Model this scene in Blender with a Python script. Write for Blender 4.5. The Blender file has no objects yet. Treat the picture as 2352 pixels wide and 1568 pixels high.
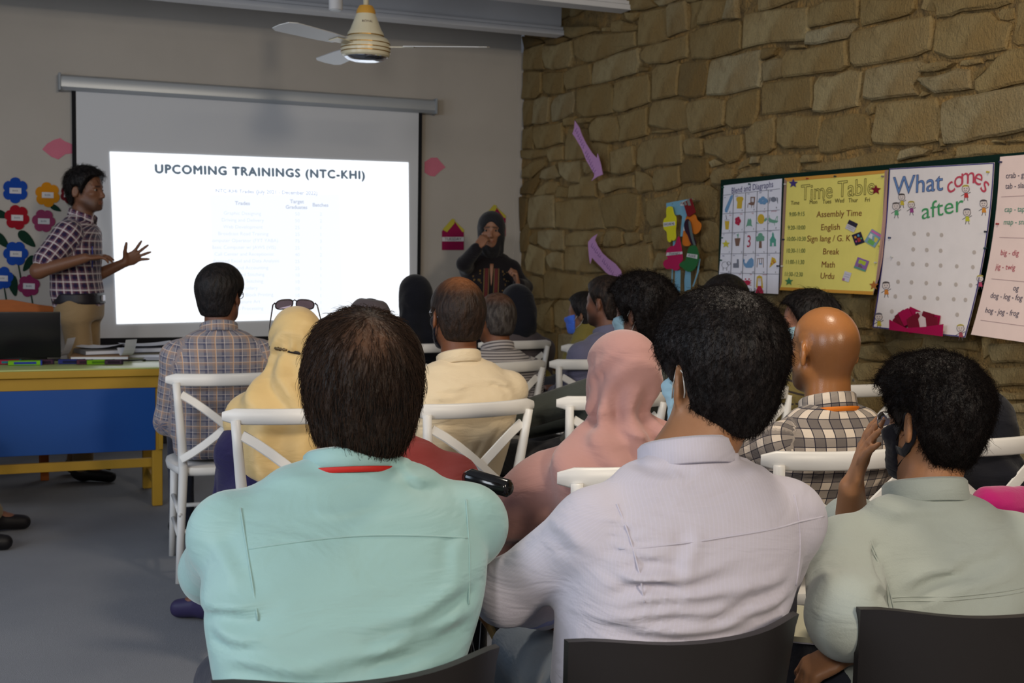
import bpy, bmesh, math, random
import numpy as np
from mathutils import Vector, Matrix
from mathutils.bvhtree import BVHTree

SC = bpy.context.scene
COL = SC.collection
PI = math.pi

# ------------------------------------------------------------------ camera
CAM_Z, FPX = 1.33, 2750.0
YAW, PITCH, ROLL = math.radians(22.7), math.radians(-4.2), math.radians(0.95)
_f = np.array([math.sin(YAW) * math.cos(PITCH), math.cos(YAW) * math.cos(PITCH), math.sin(PITCH)])
_r = np.array([math.cos(YAW), -math.sin(YAW), 0.0])
_u = np.cross(_r, _f)
CR = math.cos(ROLL) * _r + math.sin(ROLL) * _u
CU = -math.sin(ROLL) * _r + math.cos(ROLL) * _u
CF = _f
CAM = np.array([0.0, 0.0, CAM_Z])
cd = bpy.data.cameras.new('camera')
cam = bpy.data.objects.new('camera', cd)
COL.objects.link(cam)
cd.sensor_width = 36.0
cd.lens = 36.0 * FPX / 2352.0
cd.clip_start, cd.clip_end = 0.05, 60
cam.matrix_world = Matrix(((CR[0], CU[0], -CF[0], 0), (CR[1], CU[1], -CF[1], 0), (CR[2], CU[2], -CF[2], CAM_Z), (0, 0, 0, 1)))
cd.dof.use_dof = True
cd.dof.focus_distance = 2.6
cd.dof.aperture_fstop = 9.0
SC.camera = cam

# ------------------------------------------------------------------ world, lights, exposure
SC.view_settings.view_transform = 'Standard'
SC.view_settings.look = 'None'
SC.view_settings.gamma = 1.0
SC.view_settings.exposure = 0.0
SC.view_settings.use_curve_mapping = False
w = bpy.data.worlds.new('world')
SC.world = w
w.use_nodes = True
w.node_tree.nodes['Background'].inputs[0].default_value = (0.80, 0.86, 1.0, 1)
w.node_tree.nodes['Background'].inputs[1].default_value = 0.075


def area(name, loc, target, size, energy, col):
    l = bpy.data.lights.new(name, 'AREA')
    l.shape = 'RECTANGLE'
    l.size, l.size_y = size
    l.energy = energy
    l.color = col
    o = bpy.data.objects.new(name, l)
    COL.objects.link(o)
    o.location = loc
    d = Vector(target) - Vector(loc)
    o.rotation_euler = d.to_track_quat('-Z', 'Y').to_euler()
    return o


area('lamp_back_right', (1.45, -2.3, 2.85), (2.0, 5.5, 1.2), (0.5, 0.5), 98, (1.0, 0.85, 0.66))
area('lamp_back_left', (-2.0, -2.0, 2.8), (1.2, 5.5, 1.0), (0.55, 0.55), 64, (1.0, 0.93, 0.84))
area('lamp_ceiling', (1.75, 2.5, 3.1), (1.85, 2.6, 0), (0.35, 0.35), 30, (1.0, 0.86, 0.68))
area('window_left_far', (-2.6, 4.6, 1.75), (1.0, 5.0, 0.6), (1.4, 1.3), 26, (0.66, 0.80, 1.0))
area('window_left_near', (-2.6, 1.4, 1.9), (0.6, 2.6, 0.2), (1.6, 1.5), 72, (0.86, 0.92, 1.0))

# ------------------------------------------------------------------ projection helpers (photo pixel -> world)


def ray(x, y):
    return (x - 1176) / FPX * CR + (784 - y) / FPX * CU + CF


def on_plane(x, y, axis, v):
    d = ray(x, y)
    return CAM + (v - CAM[axis]) / d[axis] * d


def at_depth(x, y, t):
    return CAM + t * ray(x, y)


# ------------------------------------------------------------------ materials
def lin(c):
    r = []
    for v in c[:3]:
        v = v / 255.0
        r.append(v / 12.92 if v <= 0.04045 else ((v + 0.055) / 1.055) ** 2.4)
    return (*r, 1.0)


class NT:
    def __init__(s, name):
        s.m = bpy.data.materials.new(name)
        s.m.use_nodes = True
        s.t = s.m.node_tree
        s.b = s.t.nodes['Principled BSDF']
        s.l = s.t.links.new

    def n(s, typ, **kw):
        o = s.t.nodes.new(typ)
        for k, v in kw.items():
            setattr(o, k, v)
        return o

    def val(s, sock, v):
        if hasattr(v, 'is_output') or isinstance(v, bpy.types.NodeSocket):
            s.l(v, sock)
        else:
            sock.default_value = v

    def math(s, op, a, b=0.0, c=None):
        o = s.n('ShaderNodeMath', operation=op)
        s.val(o.inputs[0], a)
        s.val(o.inputs[1], b)
        if c is not None:
            s.val(o.inputs[2], c)
        return o.outputs[0]

    def mix(s, f, a, b, typ='MIX'):
        o = s.n('ShaderNodeMix', data_type='RGBA', blend_type=typ)
        s.val(o.inputs[0], f)
        s.val(o.inputs[6], a)
        s.val(o.inputs[7], b)
        return o.outputs[2]

    def noise(s, scale, detail=3, vec=None, rough=0.55, stretch=None):
        o = s.n('ShaderNodeTexNoise')
        o.inputs['Scale'].default_value = scale
        o.inputs['Detail'].default_value = detail
        o.inputs['Roughness'].default_value = rough
        if vec is None:
            vec = s.n('ShaderNodeTexCoord').outputs['Object']
        if stretch:
            mp = s.n('ShaderNodeMapping')
            mp.inputs['Scale'].default_value = stretch
            s.l(vec, mp.inputs['Vector'])
            vec = mp.outputs[0]
        s.l(vec, o.inputs['Vector'])
        return o.outputs[0]

    def ramp(s, f, stops):
        o = s.n('ShaderNodeValToRGB')
        e = o.color_ramp.elements
        while len(e) < len(stops):
            e.new(0.5)
        for i, (p, c) in enumerate(stops):
            e[i].position = p
            e[i].color = c if len(c) == 4 else (*c, 1)
        s.l(f, o.inputs[0])
        return o.outputs[0]

    def bump(s, h, strength, dist=0.01):
        o = s.n('ShaderNodeBump')
        o.inputs['Strength'].default_value = strength
        o.inputs['Distance'].default_value = dist
        s.l(h, o.inputs['Height'])
        s.l(o.outputs[0], s.b.inputs['Normal'])

    def base(s, v):
        s.val(s.b.inputs['Base Color'], v)


_MC = {}


def mat(name, col, rough=0.6, spec=0.3, metal=0.0, vary=0.0, vscale=8.0, bump=0.0, bscale=60.0, bdist=0.004, stretch=None, coat=0.0, trans=0.0, sheen=0.0):
    if name in _MC:
        return _MC[name]
    k = NT(name)
    k.b.inputs['Roughness'].default_value = rough
    k.b.inputs['Specular IOR Level'].default_value = spec
    k.b.inputs['Metallic'].default_value = metal
    k.b.inputs['Coat Weight'].default_value = coat
    k.b.inputs['Transmission Weight'].default_value = trans
    k.b.inputs['Sheen Weight'].default_value = sheen
    c = lin(col)
    if vary:
        n = k.noise(vscale, 4, stretch=stretch)
        f = k.ramp(n, [(0.3, (0, 0, 0)), (0.7, (1, 1, 1))])
        k.base(k.mix(f, tuple(x * (1 - vary) for x in c[:3]) + (1,), tuple(min(1, x * (1 + vary)) for x in c[:3]) + (1,)))
    else:
        k.base(c)
    if bump:
        k.bump(k.noise(bscale, 3, stretch=stretch), bump, bdist)
    _MC[name] = k.m
    return k.m


def emit_mat(name, col, strength):
    if name in _MC:
        return _MC[name]
    m = bpy.data.materials.new(name)
    m.use_nodes = True
    t = m.node_tree
    t.nodes.clear()
    e = t.nodes.new('ShaderNodeEmission')
    o = t.nodes.new('ShaderNodeOutputMaterial')
    e.inputs[0].default_value = lin(col)
    e.inputs[1].default_value = strength
    t.links.new(e.outputs[0], o.inputs[0])
    _MC[name] = m
    return m


# ------------------------------------------------------------------ object helpers
def tag(o, label=None, cat=None, group=None, kind=None):
    if label:
        o['label'] = label
    if cat:
        o['category'] = cat
    if group:
        o['group'] = group
    if kind:
        o['kind'] = kind
    return o


def empty(name, loc=(0, 0, 0), heading=0.0, parent=None):
    o = bpy.data.objects.new(name, None)
    o.empty_display_size = 0.1
    COL.objects.link(o)
    o.location = loc
    o.rotation_euler = (0, 0, -heading)
    if parent:
        o.parent = parent
    return o


def mesh_obj(name, verts, faces, mats=None, parent=None, smooth=False, mi=None):
    me = bpy.data.meshes.new(name)
    me.from_pydata([tuple(map(float, v)) for v in verts], [], [tuple(map(int, f)) for f in faces])
    if mats is not None:
        for m in (mats if isinstance(mats, (list, tuple)) else [mats]):
            me.materials.append(m)
    if mi is not None:
        me.polygons.foreach_set('material_index', mi)
    if smooth:
        me.polygons.foreach_set('use_smooth', [True] * len(me.polygons))
    me.update()
    o = bpy.data.objects.new(name, me)
    COL.objects.link(o)
    if parent:
        o.parent = parent
    return o


class MB:
    """collects shapes for ONE mesh object"""

    def __init__(s):
        s.v, s.f = [], []

    def add(s, v, f):
        n = len(s.v)
        s.v += [tuple(p) for p in v]
        s.f += [tuple(i + n for i in q) for q in f]
        return s

    def box(s, c, size, bev=0.0, R=None):
        hx, hy, hz = size[0] / 2, size[1] / 2, size[2] / 2
        if bev <= 0:
            v = [(x, y, z) for x in (-hx, hx) for y in (-hy, hy) for z in (-hz, hz)]
            f = [(0, 1, 3, 2), (4, 6, 7, 5), (0, 4, 5, 1), (2, 3, 7, 6), (0, 2, 6, 4), (1, 5, 7, 3)]
        else:
            bm = bmesh.new()
            bmesh.ops.create_cube(bm, size=1.0)
            for q in bm.verts:
                q.co = Vector((q.co.x * 2 * hx, q.co.y * 2 * hy, q.co.z * 2 * hz))
            bmesh.ops.bevel(bm, geom=list(bm.edges), offset=min(bev, hx * .95, hy * .95, hz * .95), segments=2, profile=0.5, affect='EDGES')
            bm.verts.index_update()
            v = [tuple(q.co) for q in bm.verts]
            f = [tuple(q.index for q in p.verts) for p in bm.faces]
            bm.free()
        if R is not None:
            v = [tuple(R @ Vector(p)) for p in v]
        return s.add([(p[0] + c[0], p[1] + c[1], p[2] + c[2]) for p in v], f)

    def tube(s, pts, r, n=8, caps=True, flat=None):
        """round (or, with flat=(wide, thin, up), flattened) bar along a path"""
        P = [Vector(p) for p in pts]
        rr = r if isinstance(r, (list, tuple)) else [r] * len(P)
        v, f = [], []
        up = Vector((0, 0, 1))
        prev = None
        for i, p in enumerate(P):
            t = (P[min(i + 1, len(P) - 1)] - P[max(i - 1, 0)]).normalized()
            if flat:
                a = Vector(flat[2])
                a = (a - t * a.dot(t)).normalized()
                b = t.cross(a)
                for j in range(n):
                    an = 2 * PI * j / n
                    ca, sa = math.cos(an), math.sin(an)
                    e = 0.55
                    ca, sa = math.copysign(abs(ca) ** e, ca), math.copysign(abs(sa) ** e, sa)
                    v.append(p + a * ca * flat[0] * rr[i] + b * sa * flat[1] * rr[i])
            else:
                if prev is None:
                    a = t.cross(up)
                    if a.length < 1e-4:
                        a = t.cross(Vector((0, 1, 0)))
                    a.normalize()
                else:
                    a = (prev - t * prev.dot(t)).normalized()
                prev = a
                b = t.cross(a)
                for j in range(n):
                    an = 2 * PI * j / n
                    v.append(p + (a * math.cos(an) + b * math.sin(an)) * rr[i])
        for i in range(len(P) - 1):
            for j in range(n):
                f.append((i * n + j, i * n + (j + 1) % n, (i + 1) * n + (j + 1) % n, (i + 1) * n + j))
        if caps:
            f.append(tuple(range(n - 1, -1, -1)))
            f.append(tuple(range((len(P) - 1) * n, len(P) * n)))
        return s.add(v, f)

    def lathe(s, prof, c=(0, 0, 0), n=24):
        v, f = [], []
        for r, z in prof:
            for j in range(n):
                a = 2 * PI * j / n
                v.append((c[0] + r * math.cos(a), c[1] + r * math.sin(a), c[2] + z))
        for i in range(len(prof) - 1):
            for j in range(n):
                f.append((i * n + j, i * n + (j + 1) % n, (i + 1) * n + (j + 1) % n, (i + 1) * n + j))
        f.append(tuple(range(n - 1, -1, -1)))
        f.append(tuple(range((len(prof) - 1) * n, len(prof) * n)))
        return s.add(v, f)

    def slab(s, poly, fn, d0, d1):
        """2D outline extruded between two offsets; fn(u, v, d) -> 3D"""
        n = len(poly)
        v = [fn(u, q, d1) for u, q in poly] + [fn(u, q, d0) for u, q in poly]
        f = [tuple(range(n)), tuple(range(2 * n - 1, n - 1, -1))] + [(i, i + n, (i + 1) % n + n, (i + 1) % n) for i in range(n)]
        return s.add(v, f)

    def build(s, name, m, parent=None, smooth=False, auto=None):
        o = mesh_obj(name, s.v, s.f, m, parent, smooth)
        bm = bmesh.new()
        bm.from_mesh(o.data)
        bmesh.ops.recalc_face_normals(bm, faces=bm.faces)
        bm.to_mesh(o.data)
        bm.free()
        if auto is not None:
            o.data.polygons.foreach_set('use_smooth', [True] * len(o.data.polygons))
            o.data.set_sharp_from_angle(angle=math.radians(auto))
        return o


def copy_tree(o, parent=None):
    c = o.copy()
    COL.objects.link(c)
    if parent:
        c.parent = parent
    for ch in list(KIDS(o)):
        copy_tree(ch, c)
    return c


def KIDS(o):
    return [q for q in bpy.data.objects if q.parent == o]


_TX = {}


def text_mesh(body, size, align='LEFT', space=1.0, outline=0.0, shear=0.0):
    key = (body, align, space, outline, shear)
    if key not in _TX:
        c = bpy.data.curves.new('t', 'FONT')
        c.body = body
        c.size = 1.0
        c.align_x = align
        c.align_y = 'CENTER'
        c.space_character = space
        c.shear = shear
        c.resolution_u = 3
        if outline:
            c.fill_mode = 'NONE'
            c.bevel_depth = outline
            c.bevel_resolution = 0
        o = bpy.data.objects.new('t', c)
        me = bpy.data.meshes.new_from_object(o)
        _TX[key] = (np.array([v.co[:] for v in me.vertices]), [tuple(p.vertices) for p in me.polygons])
        bpy.data.meshes.remove(me)
        bpy.data.objects.remove(o)
        bpy.data.curves.remove(c)
    v, f = _TX[key]
    return v * size, f
STONES = """
n 8333,2840 7983,2836 7978,2723 7960,2650 8342,2695
l 7983,2824 7781,2794 7535,2790 7490,2683 7540,2611 7801,2626 7932,2658 7986,2736
n 7495,2784 7303,2798 6950,2747 6603,2701 6588,2608 6817,2607 7169,2599 7397,2636 7484,2682
d 8417,2951 7969,2852 7998,2844 8317,2850
d 7970,2869 7645,2833 7536,2801 7767,2797 7939,2820
n 7676,2914 7280,2849 7106,2804 7081,2778 7265,2794 7536,2804 7638,2840
n 7076,2804 6940,2787 6950,2752 7075,2775
n 6930,2817 6816,2808 6584,2738 6592,2704 6927,2748
n 8342,2686 8019,2640 8000,2549 8012,2491 8115,2461 8365,2485
n 7989,2633 7647,2594 7629,2504 7654,2446 7923,2469 7998,2507
n 7626,2586 7395,2603 7218,2589 7189,2504 7199,2451 7587,2464 7623,2508
l 7190,2526 7163,2592 6828,2603 6555,2593 6519,2498 6569,2445 6753,2446 7005,2443 7186,2450
o 6560,2489 6416,2459 6433,2437 6548,2447
n 8348,2474 8145,2455 8142,2385 8168,2285 8324,2281 8361,2408
g 8123,2455 7966,2462 7864,2444 7854,2379 7885,2270 8062,2269 8161,2284 8135,2384
g 7840,2383 7792,2430 7640,2442 7479,2446 7449,2370 7485,2295 7619,2274 7827,2265
n 7414,2444 7186,2439 6923,2428 6863,2389 6867,2233 7079,2238 7289,2242 7406,2287 7423,2367
n 6848,2419 6752,2428 6422,2418 6388,2352 6392,2247 6633,2235 6821,2233 6868,2254
n 8339,2257 8183,2268 8136,2233 8129,2094 8348,2110
n 8121,2259 7899,2254 7631,2247 7611,2102 7777,2097 8069,2095 8125,2172
n 7597,2101 7534,2201 7273,2172 7181,2074 7164,1980 7263,1970 7585,1980
n 7150,2202 7078,2227 6809,2206 6759,2103 6778,2047 6916,2050 7169,2078 7185,2161
n 6786,2209 6579,2224 6432,2224 6418,2054 6678,2044 6761,2041 6748,2123
n 7551,2273 7431,2267 7442,2206 7589,2214 7612,2268
n 7405,2253 7115,2231 7174,2198 7377,2212
n 7205,2068 6915,2038 6893,1933 6895,1856 7184,1875 7213,1965
n 6884,1990 6600,2006 6562,1886 6625,1844 6745,1835 6859,1847
n 8380,2110 7891,2080 7889,2030 8203,2024 8362,2046
n 7876,2073 7610,2082 7605,1985 7843,1985 7874,2026
n 8310,1963 8202,1999 7902,2016 7929,1958 8166,1887 8339,1896
l 8014,1885 7957,1936 7743,1959 7641,1872 7795,1862 7969,1871
l 7666,1971 7339,1962 7324,1900 7332,1811 7490,1818 7642,1883
n 7326,1955 7225,1954 7196,1876 7258,1863 7316,1883
n 7309,1854 7146,1857 7107,1811 7089,1707 7498,1716 7475,1801 7319,1810
n 7046,1808 6882,1827 6570,1826 6566,1744 6786,1748 6982,1725 7031,1754
d 8368,1823 8290,1869 8045,1905 8028,1856 8145,1764 8366,1773
n 8026,1814 7924,1845 7709,1840 7694,1811 7748,1760 8008,1747 8130,1757
n 7732,1731 7680,1810 7488,1790 7525,1717
n 6545,1850 6434,1827 6348,1795 6344,1719 6497,1708 6546,1738
l 8205,1711 8175,1747 7775,1750 7759,1696 7736,1514 8165,1514 8207,1576
n 7731,1701 7445,1714 7029,1699 7019,1618 6947,1498 7203,1493 7583,1506 7729,1520
n 7016,1677 6993,1704 6651,1722 6510,1701 6506,1620 6532,1509 6574,1478 6740,1496 6936,1504 6987,1590
d 8365,1760 8222,1742 8217,1644 8291,1521 8370,1497
d 8370,1491 8214,1570 8180,1508 8193,1434 8204,1347 8363,1340
n 8178,1465 8042,1500 8030,1403 8068,1391 8192,1415
l 8012,1500 7596,1498 7573,1431 7576,1356 7917,1370 8023,1403
n 7554,1471 7215,1491 6947,1482 6990,1402 7013,1386 7550,1385
n 6980,1440 6935,1482 6717,1480 6702,1402 6871,1378 6977,1383
n 6693,1454 6672,1474 6467,1467 6464,1422 6570,1396 6657,1396
l 8220,1347 8191,1403 7931,1361 7901,1337 7908,1175 8214,1199 8249,1279
l 7856,1319 7771,1344 7575,1339 7558,1258 7570,1217 7766,1225 7839,1266
n 7550,1379 7198,1385 7169,1303 6934,1219 7227,1207 7542,1218
n 6966,1374 6638,1385 6346,1401 6318,1271 6298,1193 6714,1169 6900,1290
n 7891,1173 7845,1207 7541,1199 7145,1186 7143,1137 7331,1019 7643,1019 7848,1013 7887,1091
n 8218,1160 8169,1171 7925,1153 7910,1090 7883,1005 8099,996 8202,1081
n 8012,956 7688,1013 7753,953 7726,860 7745,773 7837,767 8106,872
n 7731,978 7643,1010 7341,1009 7236,973 7234,929 7251,865 7589,802 7713,823
n 6567,2744 6541,2806 6219,2781 6220,2686 6209,2590 6462,2596 6554,2605
g 6208,2768 6177,2789 6003,2777 5979,2605 6199,2599
o 5977,2773 5845,2753 5842,2698 5888,2656 5895,2611 5969,2603
n 5876,2618 5874,2663 5833,2706 5816,2748 5583,2704 5598,2654 5614,2604
g 5606,2602 5585,2662 5556,2699 5485,2686 5462,2583 5532,2587
n 6699,2912 6385,2853 6333,2801 6473,2807 6695,2839
n 6732,2839 6547,2808 6563,2777 6632,2764 6693,2782
g 6322,2799 6374,2846 6075,2801 6220,2789
n 6517,2561 6439,2593 6241,2584 5993,2587 5967,2486 5986,2453 6118,2456 6311,2467 6433,2478 6515,2517
n 5960,2525 5943,2589 5695,2591 5444,2568 5426,2539 5430,2464 5428,2416 5612,2409 5741,2411 5935,2440
l 5408,2551 5395,2598 5264,2586 5072,2567 4872,2537 4850,2457 4870,2378 4954,2385 5274,2417 5409,2417
n 6364,2431 6310,2456 6077,2445 6035,2424 6061,2334 6066,2251 6256,2252 6355,2255
d 6024,2422 5975,2433 5750,2409 5737,2343 5771,2258 5797,2216 5964,2224 6056,2245 6068,2272 6046,2348
g 5735,2382 5722,2405 5478,2395 5251,2390 5237,2286 5257,2201 5459,2197 5674,2207 5764,2217
n 6397,2202 6354,2246 6066,2233 5983,2211 5968,2107 5960,2054 6077,2049 6215,2074 6392,2109
n 5960,2157 5943,2202 5787,2202 5572,2171 5568,2093 5583,2036 5665,2028 5903,2019 5945,2053
n 5563,2160 5537,2177 5433,2191 5264,2190 5267,2086 5304,2010 5501,2009 5565,2044
o 5838,1998 5758,2016 5646,2017 5592,2027 5590,2007 5701,2002 5824,1992
o 6368,2074 6247,2075 6097,2048 6224,2046 6356,2060
n 6546,1984 6490,2024 6400,2033 6014,2028 5998,1918 6005,1861 6291,1863 6470,1851 6553,1890
n 5990,1964 5972,1993 5794,1984 5777,1927 5799,1888 5967,1905
n 5770,1977 5395,1975 5381,1884 5431,1839 5518,1826 5638,1873 5751,1895
n 5370,1990 5272,2030 5116,2037 5094,1977 5107,1880 5166,1858 5263,1858 5355,1872
d 5241,2347 5224,2394 5089,2377 5124,2341 5220,2333
g 5235,2323 5124,2330 5057,2318 5047,2227 5127,2223 5224,2227
n 5048,2319 5013,2352 4877,2335 4722,2332 4567,2332 4556,2270 4545,2213 4591,2194 4682,2201 4783,2206 5042,2221
n 5014,2379 4879,2363 4879,2342 5004,2357
g 4874,2358 4856,2418 4710,2413 4501,2398 4488,2379 4560,2338 4706,2343
n 4844,2526 4718,2540 4484,2506 4486,2413 4589,2423 4728,2426 4848,2435
n 4473,2417 4466,2503 4118,2438 4120,2393 4154,2375 4236,2373 4364,2376 4459,2376
n 4546,2308 4522,2365 4277,2361 4016,2349 4002,2327 4003,2256 4018,2205 4093,2192 4267,2191 4403,2195 4503,2202 4538,2227
n 4004,2258 3988,2319 3905,2320 3862,2326 3693,2305 3650,2266 3573,2242 3589,2184 3598,2145 3718,2146 3839,2150 3908,2155 4000,2193
o 3663,2293 3636,2310 3574,2303 3568,2256 3604,2252 3644,2265
n 3564,2244 3564,2318 3497,2322 3461,2147 3550,2147 3581,2170
n 3984,2359 4000,2416 3582,2338 3586,2318 3659,2312 3850,2333 3899,2324 3982,2331
n 4091,2387 4074,2430 4014,2418 4000,2359 4050,2368
n 5242,2190 5214,2220 4817,2200 4803,2112 4808,2047 4968,2047 5235,2057
l 4797,2158 4757,2192 4664,2180 4528,2193 4445,2175 4449,2116 4471,2022 4630,2013 4799,2030 4793,2084
g 4438,2080 4411,2180 4267,2182 4060,2171 4038,2154 4074,2106 4109,2072 4083,2027 4258,2034 4374,2036 4434,2054
n 4072,2121 4037,2151 3920,2148 3863,2133 3899,2114 3976,2110
g 4067,2099 3911,2097 3849,2109 3775,2093 3764,2015 3831,2014 3970,2021 4052,2067
n 3849,2118 3838,2141 3732,2135 3725,2110 3806,2109
o 3774,2084 3716,2102 3714,2074 3784,2043
n 3754,2049 3708,2073 3647,2123 3581,2147 3460,2133 3453,2009 3561,2006 3727,1991 3751,2005
n 3720,2122 3653,2129 3670,2114 3711,2117
n 4076,2019 4057,2045 4010,2026 4049,2016
n 5084,1963 5079,2031 4859,2015 4738,2008 4730,1947 4751,1860 4940,1869 5014,1869 5081,1907
n 4749,1902 4719,1983 4509,1995 4423,1982 4394,1952 4383,1892 4376,1835 4515,1830 4727,1825 4746,1855
n 4367,1876 4349,1962 4332,2022 4257,2021 3970,2004 3943,1946 3941,1899 3954,1824 4057,1817 4246,1828 4348,1843
n 4424,2004 4388,2032 4350,2025 4362,1978 4399,1972
l 3933,1944 3923,1979 3762,1991 3493,1997 3452,1998 3442,1833 3606,1815 3793,1804 3912,1809 3929,1876
n 3950,1837 3920,1834 3912,1802 3938,1799
n 5222,1822 5194,1853 4921,1844 4887,1801 4906,1739 5218,1756
n 4874,1816 4849,1833 4744,1826 4730,1796 4742,1786 4873,1789
n 4862,1751 4829,1781 4541,1787 4203,1810 4186,1801 4188,1741 4254,1726 4538,1727
l 4178,1756 4166,1802 4077,1812 3989,1792 4014,1768
n 4162,1736 4014,1761 3841,1777 3839,1743 3966,1733
n 3827,1755 3817,1793 3650,1786 3438,1774 3436,1733 3601,1740 3826,1738
l 3653,1793 3645,1807 3588,1798 3593,1786
o 3582,1797 3532,1803 3478,1806 3476,1781 3576,1787
o 3995,1776 3976,1795 3924,1792 3930,1781
n 6341,1773 6301,1842 6025,1849 6009,1747 6039,1730 6305,1712
d 6007,1840 5956,1894 5722,1873 5718,1808 5711,1763 5781,1741 5989,1747
n 5698,1772 5653,1808 5472,1801 5453,1769 5495,1722 5667,1725
l 5721,1853 5656,1866 5572,1829 5691,1816
n 5438,1729 5426,1758 5359,1785 5227,1802 5208,1769 5231,1733
n 5445,1790 5413,1834 5339,1852 5336,1805
g 5321,1855 5254,1851 5252,1814 5327,1814
o 6472,1591 6473,1691 6429,1678 6416,1573 6467,1569
n 6411,1589 6392,1669 6049,1709 6037,1685 6076,1634 6093,1555 6175,1509 6350,1500 6409,1545
n 6032,1685 5988,1727 5714,1725 5628,1689 5623,1590 5648,1541 5800,1540 6032,1580 6065,1633
n 6319,1434 6316,1497 6153,1506 6109,1465 6093,1369 6276,1363
n 5775,1431 5780,1527 5628,1518 5580,1470 5574,1371 5666,1347 5732,1350 5772,1381
d 5617,1689 5566,1716 5565,1529 5610,1527
n 6306,1292 6265,1350 6114,1359 6120,1262 6304,1248
n 5740,1320 5693,1339 5582,1334 5577,1247 5746,1254
o 6450,1460 6337,1464 6325,1412 6413,1402
n 4616,1151 4314,1159 4320,1118 4323,1020 4398,1011 4438,1082 4503,1119
n 4404,988 4251,1002 4236,966 4402,945
n 4227,959 4164,984 3977,1008 3986,961 4158,894 4216,939
n 4408,936 4261,954 4221,926 4170,889 4332,875 4418,884
n 4423,855 4157,879 4241,832 4251,793 4379,775 4414,815
n 3855,1003 3667,1020 3669,971 3847,968
l 3656,1002 3658,1030 3618,1024 3619,960 3648,943
n 3607,1010 3434,1023 3381,1023 3377,949 3587,933 3609,969
n 3611,913 3428,937 3376,942 3372,867 3557,844
n 3576,827 3422,837 3370,843 3368,811 3506,794
l 3506,783 3368,806 3365,761 3475,750
n 3576,821 3531,810 3543,760 3566,742
o 3551,737 3523,759 3489,749
"""

# ================================================================== the setting
XS, YF, ZC = 3.543, 8.385, 3.22
XL, YB = -2.9, -3.2


def carpet_mat():
    k = NT('carpet')
    n1 = k.noise(1.1, 3)
    n2 = k.noise(420, 2)
    c = k.ramp(n1, [(0.3, lin((134, 136, 142))), (0.7, lin((150, 151, 155)))])
    k.base(k.mix(k.math('MULTIPLY', n2, 0.6), c, lin((92, 94, 100))))
    k.b.inputs['Roughness'].default_value = 0.95
    k.b.inputs['Specular IOR Level'].default_value = 0.1
    k.bump(n2, 0.6, 0.004)
    return k.m


def wall_mat():
    k = NT('painted_plaster')
    n1 = k.noise(1.6, 4)
    k.base(k.ramp(n1, [(0.3, lin((176, 170, 162))), (0.72, lin((184, 178, 170)))]))
    k.b.inputs['Roughness'].default_value = 0.8
    k.bump(k.noise(130, 3), 0.12, 0.003)
    return k.m


def stone_mat():
    k = NT('sandstone')
    oi = k.n('ShaderNodeObjectInfo')
    geo = k.n('ShaderNodeTexCoord').outputs['Object']
    at = k.n('ShaderNodeAttribute')
    at.attribute_type = 'OBJECT'
    at.attribute_name = 'tone'
    n1 = k.noise(3.2, 5, geo)
    n2 = k.noise(16, 5, geo, 0.7)
    n3 = k.noise(70, 4, geo, 0.7, stretch=(1, 1.6, 0.7))
    c = k.ramp(at.outputs['Fac'], [(0.0, lin((118, 99, 66))), (0.25, lin((154, 134, 92))), (0.5, lin((166, 147, 106))), (0.75, lin((168, 157, 126))), (1.0, lin((184, 166, 122)))])
    c = k.mix(k.ramp(n1, [(0.42, (0, 0, 0)), (0.72, (0.75, 0.75, 0.75))]), c, lin((142, 110, 60)))
    c = k.mix(k.ramp(n2, [(0.5, (0, 0, 0)), (0.75, (0.5, 0.5, 0.5))]), c, lin((116, 100, 70)))
    c = k.mix(k.ramp(n3, [(0.66, (0, 0, 0)), (0.8, (0.5, 0.5, 0.5))]), c, lin((206, 186, 136)))
    c = k.mix(k.math('MULTIPLY', oi.outputs['Random'], 0.35), c, lin((124, 102, 62)))
    k.base(c)
    k.b.inputs['Roughness'].default_value = 0.92
    k.b.inputs['Specular IOR Level'].default_value = 0.15
    h = k.math('ADD', k.math('MULTIPLY', n2, 1.0), k.math('MULTIPLY', n3, 0.45))
    k.bump(h, 1.0, 0.028)
    return k.m


def mortar_mat():
    k = NT('mortar')
    n = k.noise(9, 5)
    n2 = k.noise(45, 4)
    k.base(k.ramp(n, [(0.3, lin((96, 78, 48))), (0.52, lin((140, 114, 68))), (0.75, lin((168, 128, 68)))]))
    k.b.inputs['Roughness'].default_value = 0.95
    k.bump(k.math('ADD', n, n2), 1.0, 0.03)
    return k.m


floor = MB().box(((XL + XS + 0.2) / 2, (YB + YF) / 2, -0.05), (XS + 0.2 - XL, YF - YB, 0.1)).build('floor', carpet_mat())
tag(floor, kind='structure')
wf = MB().box(((XL + XS) / 2, YF + 0.06, ZC / 2), (XS - XL, 0.12, ZC)).build('wall_front', wall_mat())
tag(wf, kind='structure')
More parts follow.
